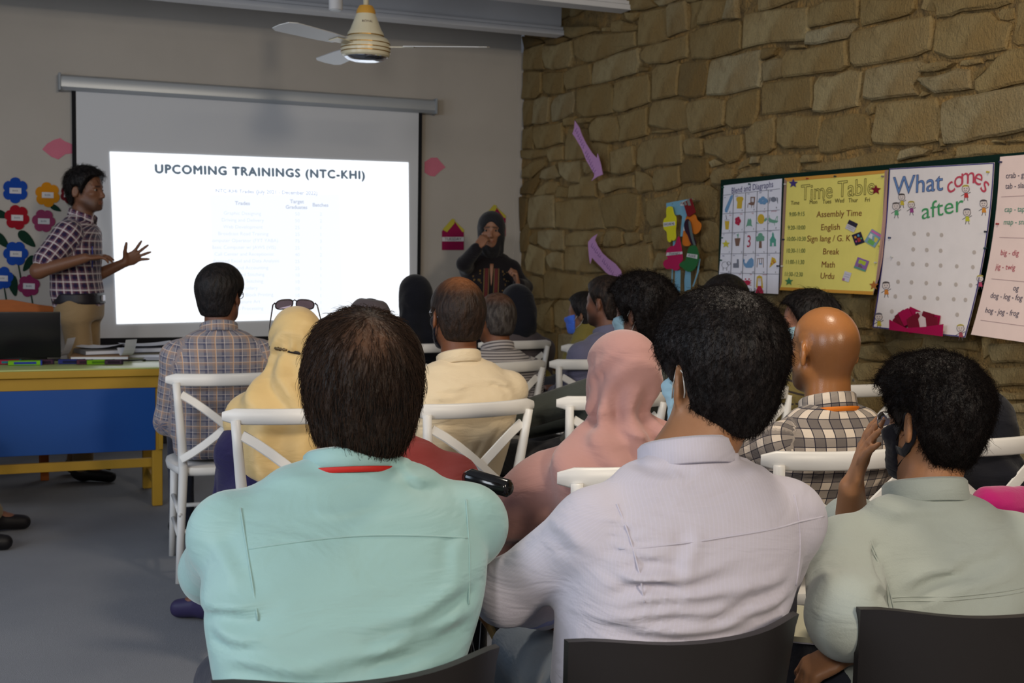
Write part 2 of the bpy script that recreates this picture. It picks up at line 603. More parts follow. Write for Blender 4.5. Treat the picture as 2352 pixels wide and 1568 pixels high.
# the painted return where the plaster meets the stonework, edge a little wavy
rim_pts = [(XS - 0.02 - 0.02 * math.sin(z * 5.1) * 0.5 + 0.012 * math.sin(z * 13.7), z) for z in np.linspace(0, 2.83, 40)]
rim = MB().slab([(x, z) for x, z in rim_pts] + [(XS + 0.12, 2.83), (XS + 0.12, 0)], lambda u, v, d: (u, YF - d, v), 0.0, 0.003).build('trim_1', wall_mat())
tag(rim, kind='structure')
bb = MB().box(((XL + XS) / 2, YF - 0.008, 0.045), (XS - XL - 0.02, 0.016, 0.09), 0.004).build('baseboard_front', mat('black_skirting', (30, 30, 34), 0.5))
tag(bb, kind='structure')
MAT_WHITE = mat('white_paint', (214, 214, 216), 0.55, 0.3, vary=0.04, vscale=3)
cl = MB().box(((XL + XS) / 2, (YB + YF) / 2, ZC + 0.05), (XS - XL + 0.2, YF - YB, 0.1)).build('ceiling', mat('ceiling_paint', (188, 190, 196), 0.8))
tag(cl, kind='structure')

for i, yb in enumerate((7.672, 6.712)):
    zb = 2.836
    b = empty('ceiling_beam', ((XL + XS) / 2, yb, zb))
    tag(b, ['white steel ceiling beam closest to the front wall, ending at the stonework', 'white steel ceiling beam above the fan rod, second from the front wall'][i], 'beam', 'ceiling beams', 'structure')
    L = XS - XL - 0.01
    MB().box((0, 0, 0.016), (L, 0.13, 0.032), 0.003).build('flange', MAT_WHITE, b)
    MB().box((0, 0, 0.046), (L, 0.105, 0.022), 0.004).build('fillet', MAT_WHITE, b)
    MB().box((0, 0.01, 0.05 + (ZC - zb - 0.05) / 2), (L, 0.03, ZC - zb - 0.055)).build('web', MAT_WHITE, b)

# --- the rubble-stone wall: mortar bed, then stone by stone
ws = MB()
ny, nz = 60, 34
rnd = random.Random(3)
vs, fs = [], []
for i in range(ny + 1):
    for j in range(nz + 1):
        y = 1.2 + (YF - 1.2) * i / ny
        z = ZC * j / nz
        vs.append((XS + 0.016 + 0.014 * rnd.random(), y, z))
for i in range(ny):
    for j in range(nz):
        a = i * (nz + 1) + j
        fs.append((a, a + 1, a + nz + 2, a + nz + 1))
ws.add(vs, fs)
n0 = len(ws.v)
ws.add([(XS + 0.2, 1.2, 0), (XS + 0.2, YF + .12, 0), (XS + 0.2, YF + .12, ZC), (XS + 0.2, 1.2, ZC)], [(0, 1, 2, 3)])
wall_right = ws.build('wall_right', mortar_mat(), smooth=True)
tag(wall_right, kind='structure')
STONE = stone_mat()


def inside(p, poly):
    c = False
    j = len(poly) - 1
    for i in range(len(poly)):
        if (poly[i][1] > p[1]) != (poly[j][1] > p[1]) and p[0] < (poly[j][0] - poly[i][0]) * (p[1] - poly[i][1]) / (poly[j][1] - poly[i][1]) + poly[i][0]:
            c = not c
        j = i
    return c


def stone_mesh(poly, tone, rn, proud):
    """outline (y, z) in metres -> low-poly stone with a chipped chamfer"""
    A = sum(poly[i][0] * poly[(i + 1) % len(poly)][1] - poly[(i + 1) % len(poly)][0] * poly[i][1] for i in range(len(poly)))
    if A < 0:
        poly = poly[::-1]
    cy = sum(p[0] for p in poly) / len(poly)
    cz = sum(p[1] for p in poly) / len(poly)
    # densify long edges so that no edge is dead straight
    P = []
    for i, p in enumerate(poly):
        q = poly[(i + 1) % len(poly)]
        P.append(p)
        d = math.hypot(q[0] - p[0], q[1] - p[1])
        if d > 0.15 and len(poly) < 11:
            nx, nzz = (q[1] - p[1]) / d, -(q[0] - p[0]) / d
            e = rn.uniform(-0.006, 0.010)
            P.append(((p[0] + q[0]) / 2 + nx * e, (p[1] + q[1]) / 2 + nzz * e))
    n = len(P)
    size = max(0.05, math.sqrt(abs(A) / 2))
    cham = min(0.011, size * 0.08)
    tilt_y, tilt_z = rn.uniform(-0.025, 0.025), rn.uniform(-0.045, 0.03)

    def ring(shrink, x, jit):
        out = []
        for i, p in enumerate(P):
            a, b = P[i - 1], P[(i + 1) % n]
            t = Vector((b[0] - a[0], b[1] - a[1]))
            if t.length < 1e-6:
                t = Vector((1, 0))
            t.normalize()
            nx, nz_ = t.y, -t.x
            y = p[0] - nx * shrink
            z = p[1] - nz_ * shrink
            out.append((x + rn.uniform(-jit, jit) + tilt_y * (y - cy) + tilt_z * (z - cz), y - cy, z - cz))
        return out
    r0 = ring(0.002, 0.05, 0)
    r1 = ring(0.0012, -proud + 0.009, 0.002)
    r2 = ring(cham, -proud, 0.003)
    v = r0 + r1 + r2 + [(-proud - rn.uniform(0.0, 0.008), rn.uniform(-.02, .02) * size, rn.uniform(-.02, .02) * size)]
    f = []
    for k in range(2):
        for i in range(n):
            j = (i + 1) % n
            f.append((k * n + i, k * n + j, (k + 1) * n + j, (k + 1) * n + i))
    for i in range(n):
        f.append((2 * n + i, 2 * n + (i + 1) % n, 3 * n))
    o = mesh_obj('stone', v, f, STONE, wall_right)
    bm = bmesh.new()
    bm.from_mesh(o.data)
    bmesh.ops.recalc_face_normals(bm, faces=bm.faces)
    bm.to_mesh(o.data)
    bm.free()
    o.data.polygons.foreach_set('use_smooth', [True] * len(o.data.polygons))
    o.data.set_sharp_from_angle(angle=math.radians(24))
    o.location = (XS + 0.012, cy, cz)
    o['tone'] = tone
    return o


rs = random.Random(11)
TONE = {'d': 0.02, 'n': 0.38, 'g': 0.72, 'l': 0.92, 'o': 0.2}
polys = []
for line in STONES.strip().split('\n'):
    t, rest = line.split(' ', 1)
    P = [tuple(int(a) / 1000 for a in p.split(',')) for p in rest.split(' ')]
    P = [(min(p[0], YF - 0.012), p[1]) for p in P]
    polys.append(P)
    small = max(p[0] for p in P) - min(p[0] for p in P) < 0.14
    stone_mesh(P, min(1, max(0, TONE[t] + rs.uniform(-0.12, 0.12))), rs, rs.uniform(-0.004, 0.006) if small else rs.uniform(0.008, 0.025))
# stones outside the traced part (behind posters and people, above and below the picture)
bbs = [(min(p[0] for p in P), max(p[0] for p in P), min(p[1] for p in P), max(p[1] for p in P)) for P in polys]


def clear_of(y, z):
    for P, b in zip(polys, bbs):
        if b[0] - .02 < y < b[1] + .02 and b[2] - .02 < z < b[3] + .02 and inside((y, z), P):
            return False
    return True


z = 0.01
count = 0
while z < 3.15:
    h = rs.choice((0.17, 0.2, 0.24, 0.27))
    y = 2.3 + rs.uniform(-.2, .0)
    while y < YF - 0.02:
        wd = rs.uniform(0.24, 0.52)
        y1 = min(y + wd, YF - 0.014)
        if y1 - y > 0.1:
            g = 0.008
            pts = [(y + g, z + g), ((y + y1) / 2, z + g), (y1 - g, z + g), (y1 - g, z + h / 2), (y1 - g, z + h - g), ((y + y1) / 2, z + h - g), (y + g, z + h - g), (y + g, z + h / 2)]
            q = [(y + (y1 - y) * a, z + h * b) for a in (.06, .3, .5, .7, .94) for b in (.08, .5, .92)]
            free = [clear_of(*p) for p in q]
            if all(free):
                pts = [(a + rs.uniform(-.012, .012), b + rs.uniform(-.012, .012)) for a, b in pts]
                stone_mesh(pts, min(1, max(0, 0.4 + rs.uniform(-0.3, 0.4))), rs, rs.uniform(0.006, 0.022))
                count += 1
            elif sum(free) >= 6:
                # keep the free third of it as a small filler stone
                ok = [p for p, fr in zip(q, free) if fr]
                a0, a1 = min(p[0] for p in ok), max(p[0] for p in ok)
                b0, b1 = min(p[1] for p in ok), max(p[1] for p in ok)
                if a1 - a0 > 0.05 and b1 - b0 > 0.05 and all(clear_of(a0 + (a1 - a0) * s, b0 + (b1 - b0) * t) for s in (0, .5, 1) for t in (0, .5, 1)) and count < 150:
                    stone_mesh([(a0, b0), ((a0 + a1) / 2, b0 - .008), (a1, b0), (a1 + .008, (b0 + b1) / 2), (a1, b1), ((a0 + a1) / 2, b1 + .006), (a0, b1)], rs.uniform(.1, .7), rs, 0.006)
                    count += 1
        y = y1
    z += h
print('stones', len(polys), count)

# ================================================================== projection screen
sL, sR = on_plane(140, 188, 1, YF - 0.08)[0], on_plane(998, 243, 1, YF - 0.08)[0]
zT = 2.425
scr = empty('projection_screen', ((sL + sR) / 2, YF - 0.006, 0.75))
tag(scr, 'pulled-down white projection screen with black side borders on the front wall', 'screen')
hw = (sR - sL) / 2
prof = [(-0.0, -0.055), (-0.075, -0.055), (-0.095, -0.035), (-0.098, 0.0), (-0.09, 0.03), (-0.06, 0.045), (0.0, 0.045)]
hb = MB()
n = len(prof)
zc = zT - 0.75 - 0.04
hb.add([(x, a, b + zc) for x in (-hw, hw) for a, b in prof], [(i, (i + 1) % n, (i + 1) % n + n, i + n) for i in range(n)] + [tuple(range(n)), tuple(range(2 * n - 1, n - 1, -1))])
MSIL = mat('satin_aluminium', (178, 184, 190), 0.38, 0.5, 0.35)
hb.build('housing', MSIL, scr, auto=40)
MB().box((-hw - 0.008, -0.05, zc - 0.004), (0.016, 0.105, 0.11), 0.004).build('end_cap', mat('grey_plastic', (150, 156, 162), 0.5), scr)
MB().box((hw + 0.008, -0.05, zc - 0.004), (0.016, 0.105, 0.11), 0.004).build('end_cap', mat('grey_plastic', (150, 156, 162), 0.5), scr)
yS = -0.045
zb_ = on_plane(300, 789, 1, YF - 0.05)[2] - 0.75 + 0.02
fabL, fabR = -hw + 0.065, hw - 0.085
MSCR = mat('screen_fabric', (214, 217, 222), 0.9, 0.1)
MBLK = mat('black_border', (16, 17, 22), 0.8)
MB().box(((fabL + fabR) / 2, yS, (zc + zb_) / 2 - 0.02), (fabR - fabL, 0.004, zc - zb_)).build('screen_fabric', MSCR, scr)
for x in (fabL + 0.012, fabR - 0.012):
    MB().box((x, yS - 0.003, (zc + zb_) / 2 - 0.02), (0.026, 0.003, zc - zb_)).build('side_border', MBLK, scr)
MB().box(((fabL + fabR) / 2, yS - 0.003, zb_ + 0.0), (fabR - fabL, 0.003, 0.04)).build('lower_border', MBLK, scr)
MB().tube([(fabL, yS, zb_ - 0.03), (fabR, yS, zb_ - 0.03)], 0.014, 8).build('bottom_bar', mat('black_plastic', (20, 20, 22), 0.4), scr)
# the projected slide, a keystoned quad of light on the fabric
ysl = YF + yS - 0.0125
q = [on_plane(*p, 1, ysl) for p in ((252, 348), (938, 373), (941, 727), (268, 744))]
slide_n = 14


def slide(u, v, d=0.0):
    """u to the right 0..1, v down 0..1"""
    a = q[0] * (1 - u) + q[1] * u
    b = q[3] * (1 - u) + q[2] * u
    p = a * (1 - v) + b * v
    return Vector((p[0] - scr.location.x, ysl - d - scr.location.y, p[2] - scr.location.z))


sv = [slide(i / slide_n, j / slide_n) for j in range(slide_n + 1) for i in range(slide_n + 1)]
sf = [(j * (slide_n + 1) + i, j * (slide_n + 1) + i + 1, (j + 1) * (slide_n + 1) + i + 1, (j + 1) * (slide_n + 1) + i) for j in range(slide_n) for i in range(slide_n)]
mesh_obj('projected_slide', sv, sf, emit_mat('projected_light', (246, 250, 255), 1.35), scr)


def slide_text(body, x, y, px, m, align='CENTER', space=1.0, bold=0.0, wide=1.0):
    """x, y: photo position of the text middle, px: cap height in photo pixels"""
    # invert the slide mapping by a few secant steps
    P = on_plane(x, y, 1, ysl)
    u, v = 0.5, 0.5
    for _ in range(20):
        c = slide(u, v)
        ex = P[0] - scr.location.x - c.x
        ez = P[2] - scr.location.z - c.z
        u += ex / 2.1
        v -= ez / 1.18
    W, H = 686.0, 385.0
    vv, ff = text_mesh(body, px / 0.69, align, space)
    for k in ([(0, 0)] if not bold else [(-bold, 0), (bold, 0), (0, bold), (0, -bold)]):
        m.add([slide(u + (t[0] * wide + k[0]) / W, v - (t[1] + k[1]) / H, 0.001 + 0.0002 * abs(k[0])) for t in vv], ff)


t1 = MB()
slide_text('UPCOMING TRAININGS (NTC-KHI)', 605, 396, 19, t1, bold=1.5, space=1.14, wide=1.0)
t1.build('slide_title', emit_mat('title_ink', (92, 106, 120), 1.0), scr)
panel = [(0.31, 0.235), (0.75, 0.215), (0.755, 0.965), (0.315, 0.965)]
MB().add([slide(u, v, 0.0004) for u, v in panel], [(0, 1, 2, 3)]).build('slide_panel', emit_mat('pale_panel', (241, 246, 254), 1.12), scr)
t2 = MB()
slide_text('NTC-KHI Trades (July 2021 - December 2022)', 614, 441, 8.5, t2, bold=0.35, wide=1.0)
slide_text('Trades', 557, 467, 8.5, t2, bold=0.35)
slide_text('Target', 682, 463, 8.5, t2, bold=0.35)
slide_text('Graduates', 681, 476, 8.5, t2, bold=0.35)
slide_text('Batches', 736, 471, 8.5, t2, bold=0.35)
t2.build('slide_heading', emit_mat('heading_ink', (196, 205, 224), 1.0), scr)
t3 = MB()
rows = ['Graphic Designing', 'Driving and Delivery', 'Web Development', 'Broadcast Road Training', 'Computer Operator (FYT YABA)', 'Basic Computer w/ JAWS (VIS)', 'Call Center and Receptionist', 'Advanced Excel and Data Analysis', 'Payroll and Accounting', 'Advanced Stitching', 'Machine Stitching', 'Embroidery', 'Tie Dye and Block Printing', 'Miniature Art', 'Food Processing']
for i, rr in enumerate(rows):
    y = 490 + i * 15.6
    slide_text(rr, 557 + i * 0.7, y, 8, t3)
    slide_text(['50', '50', '25', '25', '75', '25', '40', '25', '25', '10', '10', '10', '10', '10', '10'][i], 683, y + 1.5, 8, t3)
    slide_text(['2', '2', '1', '1', '3', '1', '2', '1', '1', '1', '1', '1', '1', '1', '1'][i], 737, y + 2, 8, t3)
t3.build('slide_rows', emit_mat('row_ink', (222, 230, 244), 1.04), scr)

# ================================================================== ceiling fan and ceiling light
MCREAM = mat('cream_enamel', (214, 206, 178), 0.3, 0.5)
MGOLD = mat('gold_trim', (150, 112, 40), 0.35, 0.5, 0.6)
fp = at_depth(840, 96, 5.88)
fan = empty('ceiling_fan', (fp[0], fp[1], fp[2]))
tag(fan, 'cream three-bladed ceiling fan with gold bands hanging from a rod', 'fan')
MB().lathe([(0.03, 0.135), (0.048, 0.132), (0.06, 0.10), (0.078, 0.055), (0.088, 0.04), (0.09, 0.03), (0.085, 0.022), (0.105, 0.015), (0.117, 0.0), (0.121, -0.025), (0.121, -0.045), (0.116, -0.068), (0.108, -0.075)], n=40).build('motor_housing', MCREAM, fan, auto=35)
MB().lathe([(0.106, -0.072), (0.104, -0.078), (0.085, -0.09), (0.05, -0.098), (0.005, -0.1)], n=40).build('bottom_cover', mat('chrome', (205, 212, 222), 0.12, 0.5, 0.95), fan, auto=30)
for zz, rr in ((-0.012, 0.1195), (-0.034, 0.1222), (-0.052, 0.1212), (0.026, 0.0895)):
    MB().lathe([(rr - 0.003, zz - 0.0022), (rr + 0.0006, zz - 0.0022), (rr + 0.0006, zz + 0.0022), (rr - 0.003, zz + 0.0022)], n=40).build('gold_band', MGOLD, fan)
MB().lathe([(0.012, 0.175), (0.034, 0.172), (0.046, 0.15), (0.048, 0.132), (0.03, 0.13)], n=28).build('canopy_cup', mat('amber_plastic', (200, 150, 62), 0.4), fan, auto=40)
MB().tube([(0, 0, 0.13), (0, 0, ZC - fp[2])], 0.0135, 14).build('rod', MCREAM, fan, smooth=True)
bt = on_plane(548, 40, 2, fp[2] - 0.03)
a0 = math.atan2(bt[1] - fp[1], bt[0] - fp[0])
blen = 0.60
MBLADE = mat('blade_enamel', (196, 198, 200), 0.35, 0.5)
for k in range(3):
    a = a0 + k * 2 * PI / 3
    R = Matrix.Rotation(a, 3, 'Z') @ Matrix.Rotation(math.radians(9), 3, 'X')
    pl_ = [(0.19, -0.05), (0.3, -0.062), (blen - 0.04, -0.07), (blen, -0.05), (blen + 0.01, 0), (blen, 0.05), (blen - 0.04, 0.068), (0.3, 0.058), (0.19, 0.045)]
    o = MB().slab(pl_, lambda u, v, d: R @ Vector((u, v, d)) + Vector((0, 0, -0.02)), -0.002, 0.002).build('blade', MBLADE, fan)
    MB().slab([(0.1, -0.02), (0.24, -0.03), (0.24, 0.03), (0.1, 0.02)], lambda u, v, d: R @ Vector((u, v, d)) + Vector((0, 0, -0.024)), -0.002, 0.002).build('blade_bracket', MCREAM, o)
lv, lf = text_mesh('ROYAL', 0.017, 'CENTER')
lm = MB()
th0 = math.atan2(-fp[1], -fp[0])
for k in (0,):
    lm.add([(0.0665 * math.cos(th0 + v[0] / 0.066 + 0.12), 0.0665 * math.sin(th0 + v[0] / 0.066 + 0.12), 0.088 + v[1]) for v in lv], lf)
lm.build('lettering', mat('brown_print', (70, 40, 30), 0.6), fan)
lp = at_depth(771, 24, 6.45)
cl_ = empty('ceiling_spotlight', (lp[0], lp[1], lp[2]))
tag(cl_, 'white cylindrical ceiling spotlight hanging left of the fan rod', 'light')
MB().lathe([(0.03, 0.0), (0.037, 0.002), (0.037, 0.16), (0.02, 0.17)], n=24).build('can', MAT_WHITE, cl_, auto=40)
MB().lathe([(0.03, -0.002), (0.03, 0.003)], n=24).build('lens', mat('frosted_lens', (225, 230, 235), 0.3), cl_)
MB().tube([(0, 0, 0.165), (0, 0, ZC - lp[2])], 0.008, 8).build('stem', MAT_WHITE, cl_)

# ================================================================== paper on the front wall
def paper(name, col):
    return mat('paper_' + name, col, 0.85, 0.1, vary=0.03, vscale=12)


yW = YF


def wallp(cx, cy, dy):
    """px about (cx, cy) on the front wall -> local metres"""
    c = on_plane(cx, cy, 1, YF)

    def fn(u, v, d):
        p = on_plane(u, v, 1, YF - dy)
        return (p[0] - c[0], -dy - d, p[2] - c[2])
    return c, fn


FL = [(35, 437, 'blue', (28, 70, 158), 30), (109, 447, 'orange', (196, 128, 26), 29), (39, 499, 'red', (150, 26, 40), 29), (100, 507, 'mauve', (138, 58, 92), 27), (36, 582, 'blue', (26, 66, 140), 29), (4, 638, 'blue', (24, 60, 134), 27), (66, 656, 'pink', (130, 44, 84), 26), (160, 446, 'wine', (104, 26, 36), 22)]
FLAB = ['upper blue paper flower with a white name strip on the front wall', 'orange paper flower with a white name strip on the front wall', 'dark red paper flower below the upper blue flower', 'mauve paper flower half hidden by the presenter\'s shoulder', 'second blue paper flower, below the dark red flower', 'blue paper flower cut by the picture edge beside the orange chair', 'dusky pink paper flower low down above the orange chair', 'wine red paper flower peeping out behind the presenter\'s neck']
for i, (x, y, cn, c, r) in enumerate(FL):
    cc, fn = wallp(x, y, 0.004)
    e = empty('paper_flower', cc)
    tag(e, FLAB[i], 'flower', 'paper flowers on the front wall')
    pts = []
    for k in range(48):
        a = 2 * PI * k / 48
        rr = r * (0.80 + 0.2 * abs(math.sin(3 * a + 0.4 * i)) ** 0.6)
        pts.append((x + rr * math.cos(a), y + rr * math.sin(a)))
    MB().slab(pts, fn, 0.0, 0.004).build('petals', paper(cn, c), e)
    MB().slab([(x - 13, y - 6), (x + 14, y - 5), (x + 14, y + 8), (x - 13, y + 7)], fn, 0.004, 0.006).build('name_strip', paper('white', (206, 204, 206)), e)
    m = MB()
    for k in range(4):
        m.slab([(x - 6 + 3.4 * k, y - 1), (x - 4.4 + 3.4 * k, y - 1.6 + (k % 2)), (x - 4.2 + 3.4 * k, y + 3), (x - 5.8 + 3.4 * k, y + 3)], fn, 0.006, 0.0064)
    m.build('name_lettering', paper('ink', (120, 120, 130)), e)
    if i in (4, 5, 6):
        m = MB()
        sx = x + 4
        m.slab([(sx, y + 22), (sx + 3, y + 22), (sx + 16, y + 92), (sx + 12, y + 92)], fn, -0.003, 0.0)
        m.build('stem', paper('green', (24, 52, 40)), e)
for i, (x, y, ang, L) in enumerate([(2, 492, 0.3, 22), (62, 549, 0.75, 26), (4, 552, 0.8, 24), (66, 605, 2.2, 22), (30, 655, 1.35, 26), (128, 478, .5, 14)]):
    cc, fn = wallp(x, y, 0.003)
    ca, sa = math.cos(ang), math.sin(ang)
    pts = []
    for k in range(16):
        t = 2 * PI * k / 16
        a, b = L * math.cos(t), L * 0.42 * math.sin(t) * (1 - 0.4 * math.cos(t))
        pts.append((x + a * ca - b * sa, y + a * sa + b * ca))
    o = MB().slab(pts, fn, 0.0, 0.003).build('paper_leaf', paper('green', (24, 52, 40)))
    o.location = cc
    tag(o, ['dark green paper leaf left of the dark red flower', 'dark green paper leaf right above the second blue flower', 'dark green paper leaf at the picture edge above the second blue flower', 'dark green paper leaf below the second blue flower', 'dark green paper leaf between lower blue and pink flowers', 'small green paper leaf by the presenter\'s collar'][i], 'leaf', 'paper leaves on the front wall')
for i, (pts, lb) in enumerate([([(97, 343), (108, 330), (124, 321), (138, 317), (148, 324), (168, 332), (168, 352), (150, 354), (134, 366), (118, 360)], 'pink paper arrow point sticking out left of the projection screen'), ([(975, 372), (990, 362), (1004, 362), (1012, 372), (1023, 384), (1012, 392), (998, 405), (988, 404), (975, 396)], 'pink paper arrow point sticking out right of the projection screen')]):
    x = sum(p[0] for p in pts) / len(pts)
    y = sum(p[1] for p in pts) / len(pts)
    cc, fn = wallp(x, y, 0.002)
    o = MB().slab(pts, fn, 0.0, 0.003).build('paper_arrow', paper('salmon_pink', (206, 118, 138)))
    o.location = cc
    tag(o, lb, 'arrow', 'pink paper arrow points')
PINKH = paper('magenta', (140, 26, 72))
YELH = paper('yellow', (186, 176, 66))
for i, (x, y, lb) in enumerate([(1040, 540, 'magenta paper house with yellow roof reading TUESDAY beside the screen'), (1136, 508, 'magenta paper house whose yellow roof tip shows above the interpreter\'s headscarf')]):
    cc, fn = wallp(x, y, 0.003)
    e = empty('paper_house', cc)
    tag(e, lb, 'house cutout', 'paper houses on the front wall')
    MB().slab([(x - 25, y + 34), (x - 25, y - 9), (x, y - 36), (x + 25, y - 10), (x + 25, y + 34)], fn, 0.0, 0.003).build('house_front', PINKH, e)
    MB().slab([(x - 24, y - 13), (x - 2, y - 38), (x + 4, y - 36), (x + 3, y - 27), (x - 14, y - 7)], fn, 0.003, 0.007).build('roof_strip', YELH, e)
    MB().slab([(x + 2, y - 34), (x + 25, y - 13), (x + 25, y - 7), (x + 21, y - 8)], fn, 0.003, 0.006).build('roof_strip', YELH, e)
    MB().slab([(x - 25, y + 4), (x + 25, y + 4), (x + 25, y + 14), (x - 25, y + 14)], fn, 0.003, 0.0045).build('day_strip', paper('white', (206, 204, 206)), e)
    if i == 0:
        tv, tf = text_mesh('TUESDAY', 9.0, 'CENTER')
        MB().add([fn(x + v[0], y + 9 - v[1], 0.0055) for v in tv], tf).build('day_lettering', paper('darkink', (64, 52, 62)), e)
# a wall socket low on the plaster, between table and first chair
cc = on_plane(402, 945, 1, YF)
o = MB().box((0, -0.006, 0), (0.012, 0.012, 0.012), 0.003).build('wall_hook', mat('grey_metal', (90, 88, 86), 0.5))
o.location = cc
tag(o, 'small dark screw hook low on the front wall right of the table', 'hook')

# ================================================================== paper on the stone wall
def project(p):
    v = np.array(p) - CAM
    z = v @ CF
    return 1176 + FPX * (v @ CR) / z, 784 - FPX * (v @ CU) / z, z


def stonep(cx, cy, off):
    c = on_plane(cx, cy, 0, XS - off)

    def fn(u, v, d):
        p = on_plane(u, v, 0, XS - off)
        return (-d, p[1] - c[1], p[2] - c[2])
    return c, fn


PURP = paper('lilac', (196, 148, 196))
A1 = [(152, 62), (190, 120), (215, 190), (250, 260), (300, 340), (342, 385), (348, 345), (365, 400), (378, 450), (392, 525), (345, 545), (295, 580), (318, 545), (320, 520), (290, 470), (250, 400), (210, 300), (160, 215), (133, 175), (148, 125)]
A2 = [(345, 1035), (330, 1070), (325, 1090), (350, 1140), (390, 1200), (440, 1245), (500, 1290), (545, 1345), (565, 1420), (530, 1420), (490, 1410), (420, 1365), (380, 1320), (330, 1270), (300, 1235), (285, 1290), (275, 1230), (268, 1150), (267, 1105), (300, 1065)]
for i, (A, lb, segs) in enumerate([(A1, 'upper lilac paper arrow pointing down on the stone wall', ((165, 140, 325, 500),)), (A2, 'lower lilac paper arrow pointing up on the stone wall', ((300, 1130, 480, 1370),))]):
    pts = [(1280 + x / 3.733, 260 + y / 3.733) for x, y in A]
    x = sum(p[0] for p in pts) / len(pts)
    y = sum(p[1] for p in pts) / len(pts)
    cc, fn = stonep(x, y, 0.055)
    e = empty('lilac_arrow', cc)
    tag(e, lb, 'arrow', 'lilac paper arrows')
    MB().slab(pts, fn, 0.0, 0.003).build('arrow_card', PURP, e)
    m = MB()
    rr = random.Random(i)
    for (x0, y0, x1, y1) in segs:
        for k in range(16):
            t = k / 15
            if 0.45 < t < 0.52:
                continue
            cx = 1280 + (x0 + (x1 - x0) * t) / 3.733
            cy = 260 + (y0 + (y1 - y0) * t) / 3.733
            w = rr.uniform(1.6, 3.2)
            h = rr.uniform(2.0, 4.4)
            m.slab([(cx - w, cy + h), (cx - w + 1.0, cy + h), (cx + w, cy - h), (cx + w - 1.0, cy - h)], fn, 0.003, 0.0036)
            m.slab([(cx - w, cy + h), (cx - w, cy + h - 0.9), (cx + w * .4, cy + h * 1.2), (cx + w * .4, cy + h * 1.2 + .9)], fn, 0.003, 0.0036)
    m.build('handwriting', paper('violet_ink', (120, 84, 140)), e)

# the hanging chain of courtesy words
cx, cy = 1572, 560
cc, fn = stonep(cx, cy, 0.06)
pw = empty('paper_word_hanging', cc)
tag(pw, 'hanging cluster of coloured paper cutouts with courtesy words on the stone wall', 'paper hanging')


def K8(pts):
    return [(1520 + x / 6.03, 440 + y / 6.03) for x, y in pts]


def curvy(pts, it=2):
    for _ in range(it):
        q = []
        for i, p in enumerate(pts):
            n = pts[(i + 1) % len(pts)]
            q += [(p[0] * .75 + n[0] * .25, p[1] * .75 + n[1] * .25), (p[0] * .25 + n[0] * .75, p[1] * .25 + n[1] * .75)]
        pts = q
    return pts


SKYB = paper('sky_blue', (120, 170, 196))
MB().slab(K8([(70, 160), (170, 140), (440, 92), (345, 130), (375, 310), (345, 340), (290, 620), (265, 620), (290, 340), (260, 320), (130, 330), (120, 360), (80, 365)]), fn, 0.0, 0.004).build('blue_card', SKYB, pw)
MB().slab(K8([(268, 150), (440, 95), (345, 195), (268, 195)]), fn, 0.004, 0.006).build('word_strip', paper('white', (206, 204, 206)), pw)
MB().slab(K8([(330, 150), (440, 95), (500, 290), (410, 350), (385, 340)]), fn, 0.012, 0.016).build('maroon_card', paper('maroon', (122, 30, 36)), pw)
for pp in ([(345, 140), (365, 130), (385, 185), (355, 195)], [(385, 115), (415, 105), (440, 190), (405, 195)]):
    MB().slab(K8(pp), fn, 0.016, 0.018).build('grey_tab', paper('grey', (128, 130, 126)), pw)
MB().slab(K8(curvy([(120, 210), (195, 200), (210, 310), (250, 350), (245, 480), (235, 520), (245, 660), (200, 690), (190, 650), (170, 710), (125, 680), (125, 550), (80, 530), (65, 440), (85, 370), (120, 360), (112, 280)])), fn, 0.02, 0.025).build('yellow_cloud', paper('lemon', (214, 206, 44)), pw)
MB().slab(K8(curvy([(350, 320), (480, 310), (490, 390), (560, 440), (545, 540), (480, 600), (430, 560), (420, 740), (350, 760), (290, 730), (310, 560), (320, 480)])), fn, 0.002, 0.006).build('orange_cloud', paper('tangerine', (206, 116, 40)), pw)
MB().slab(K8(curvy([(330, 430), (400, 350), (440, 560), (520, 740), (430, 740), (390, 600), (350, 560)])), fn, 0.010, 0.014).build('plum_strip', paper('plum', (52, 30, 46)), pw)
MB().slab(K8(curvy([(400, 390), (440, 420), (470, 640), (520, 780), (490, 780), (430, 600)])), fn, 0.016, 0.018).build('grey_strip', paper('slate', (92, 104, 104)), pw)
MB().slab(K8(curvy([(275, 610), (290, 640), (335, 900), (330, 960), (290, 1000), (290, 1080), (230, 1100), (180, 1060), (110, 1080), (60, 1010), (80, 950), (140, 930), (100, 870), (120, 790), (180, 750), (230, 750)])), fn, 0.018, 0.023).build('magenta_balloon', paper('crimson', (176, 34, 84)), pw)
MB().slab(K8(curvy([(430, 760), (520, 730), (560, 850), (560, 950), (510, 1080), (430, 1120), (360, 1080), (350, 1060), (280, 1020), (330, 970), (380, 960), (400, 860)])), fn, 0.02, 0.025).build('green_leaf', paper('leaf_green', (46, 104, 60)), pw)
for pp, d in (([(75, 430), (235, 415), (238, 465), (80, 490)], .025), ([(120, 845), (335, 830), (335, 865), (110, 890)], .023), ([(410, 855), (550, 875), (545, 930), (398, 900)], .025), ([(316, 490), (345, 485), (345, 540), (312, 540)], .006)):
    MB().slab(K8(pp), fn, d, d + 0.0015).build('word_strip', paper('white', (206, 204, 206)), pw)
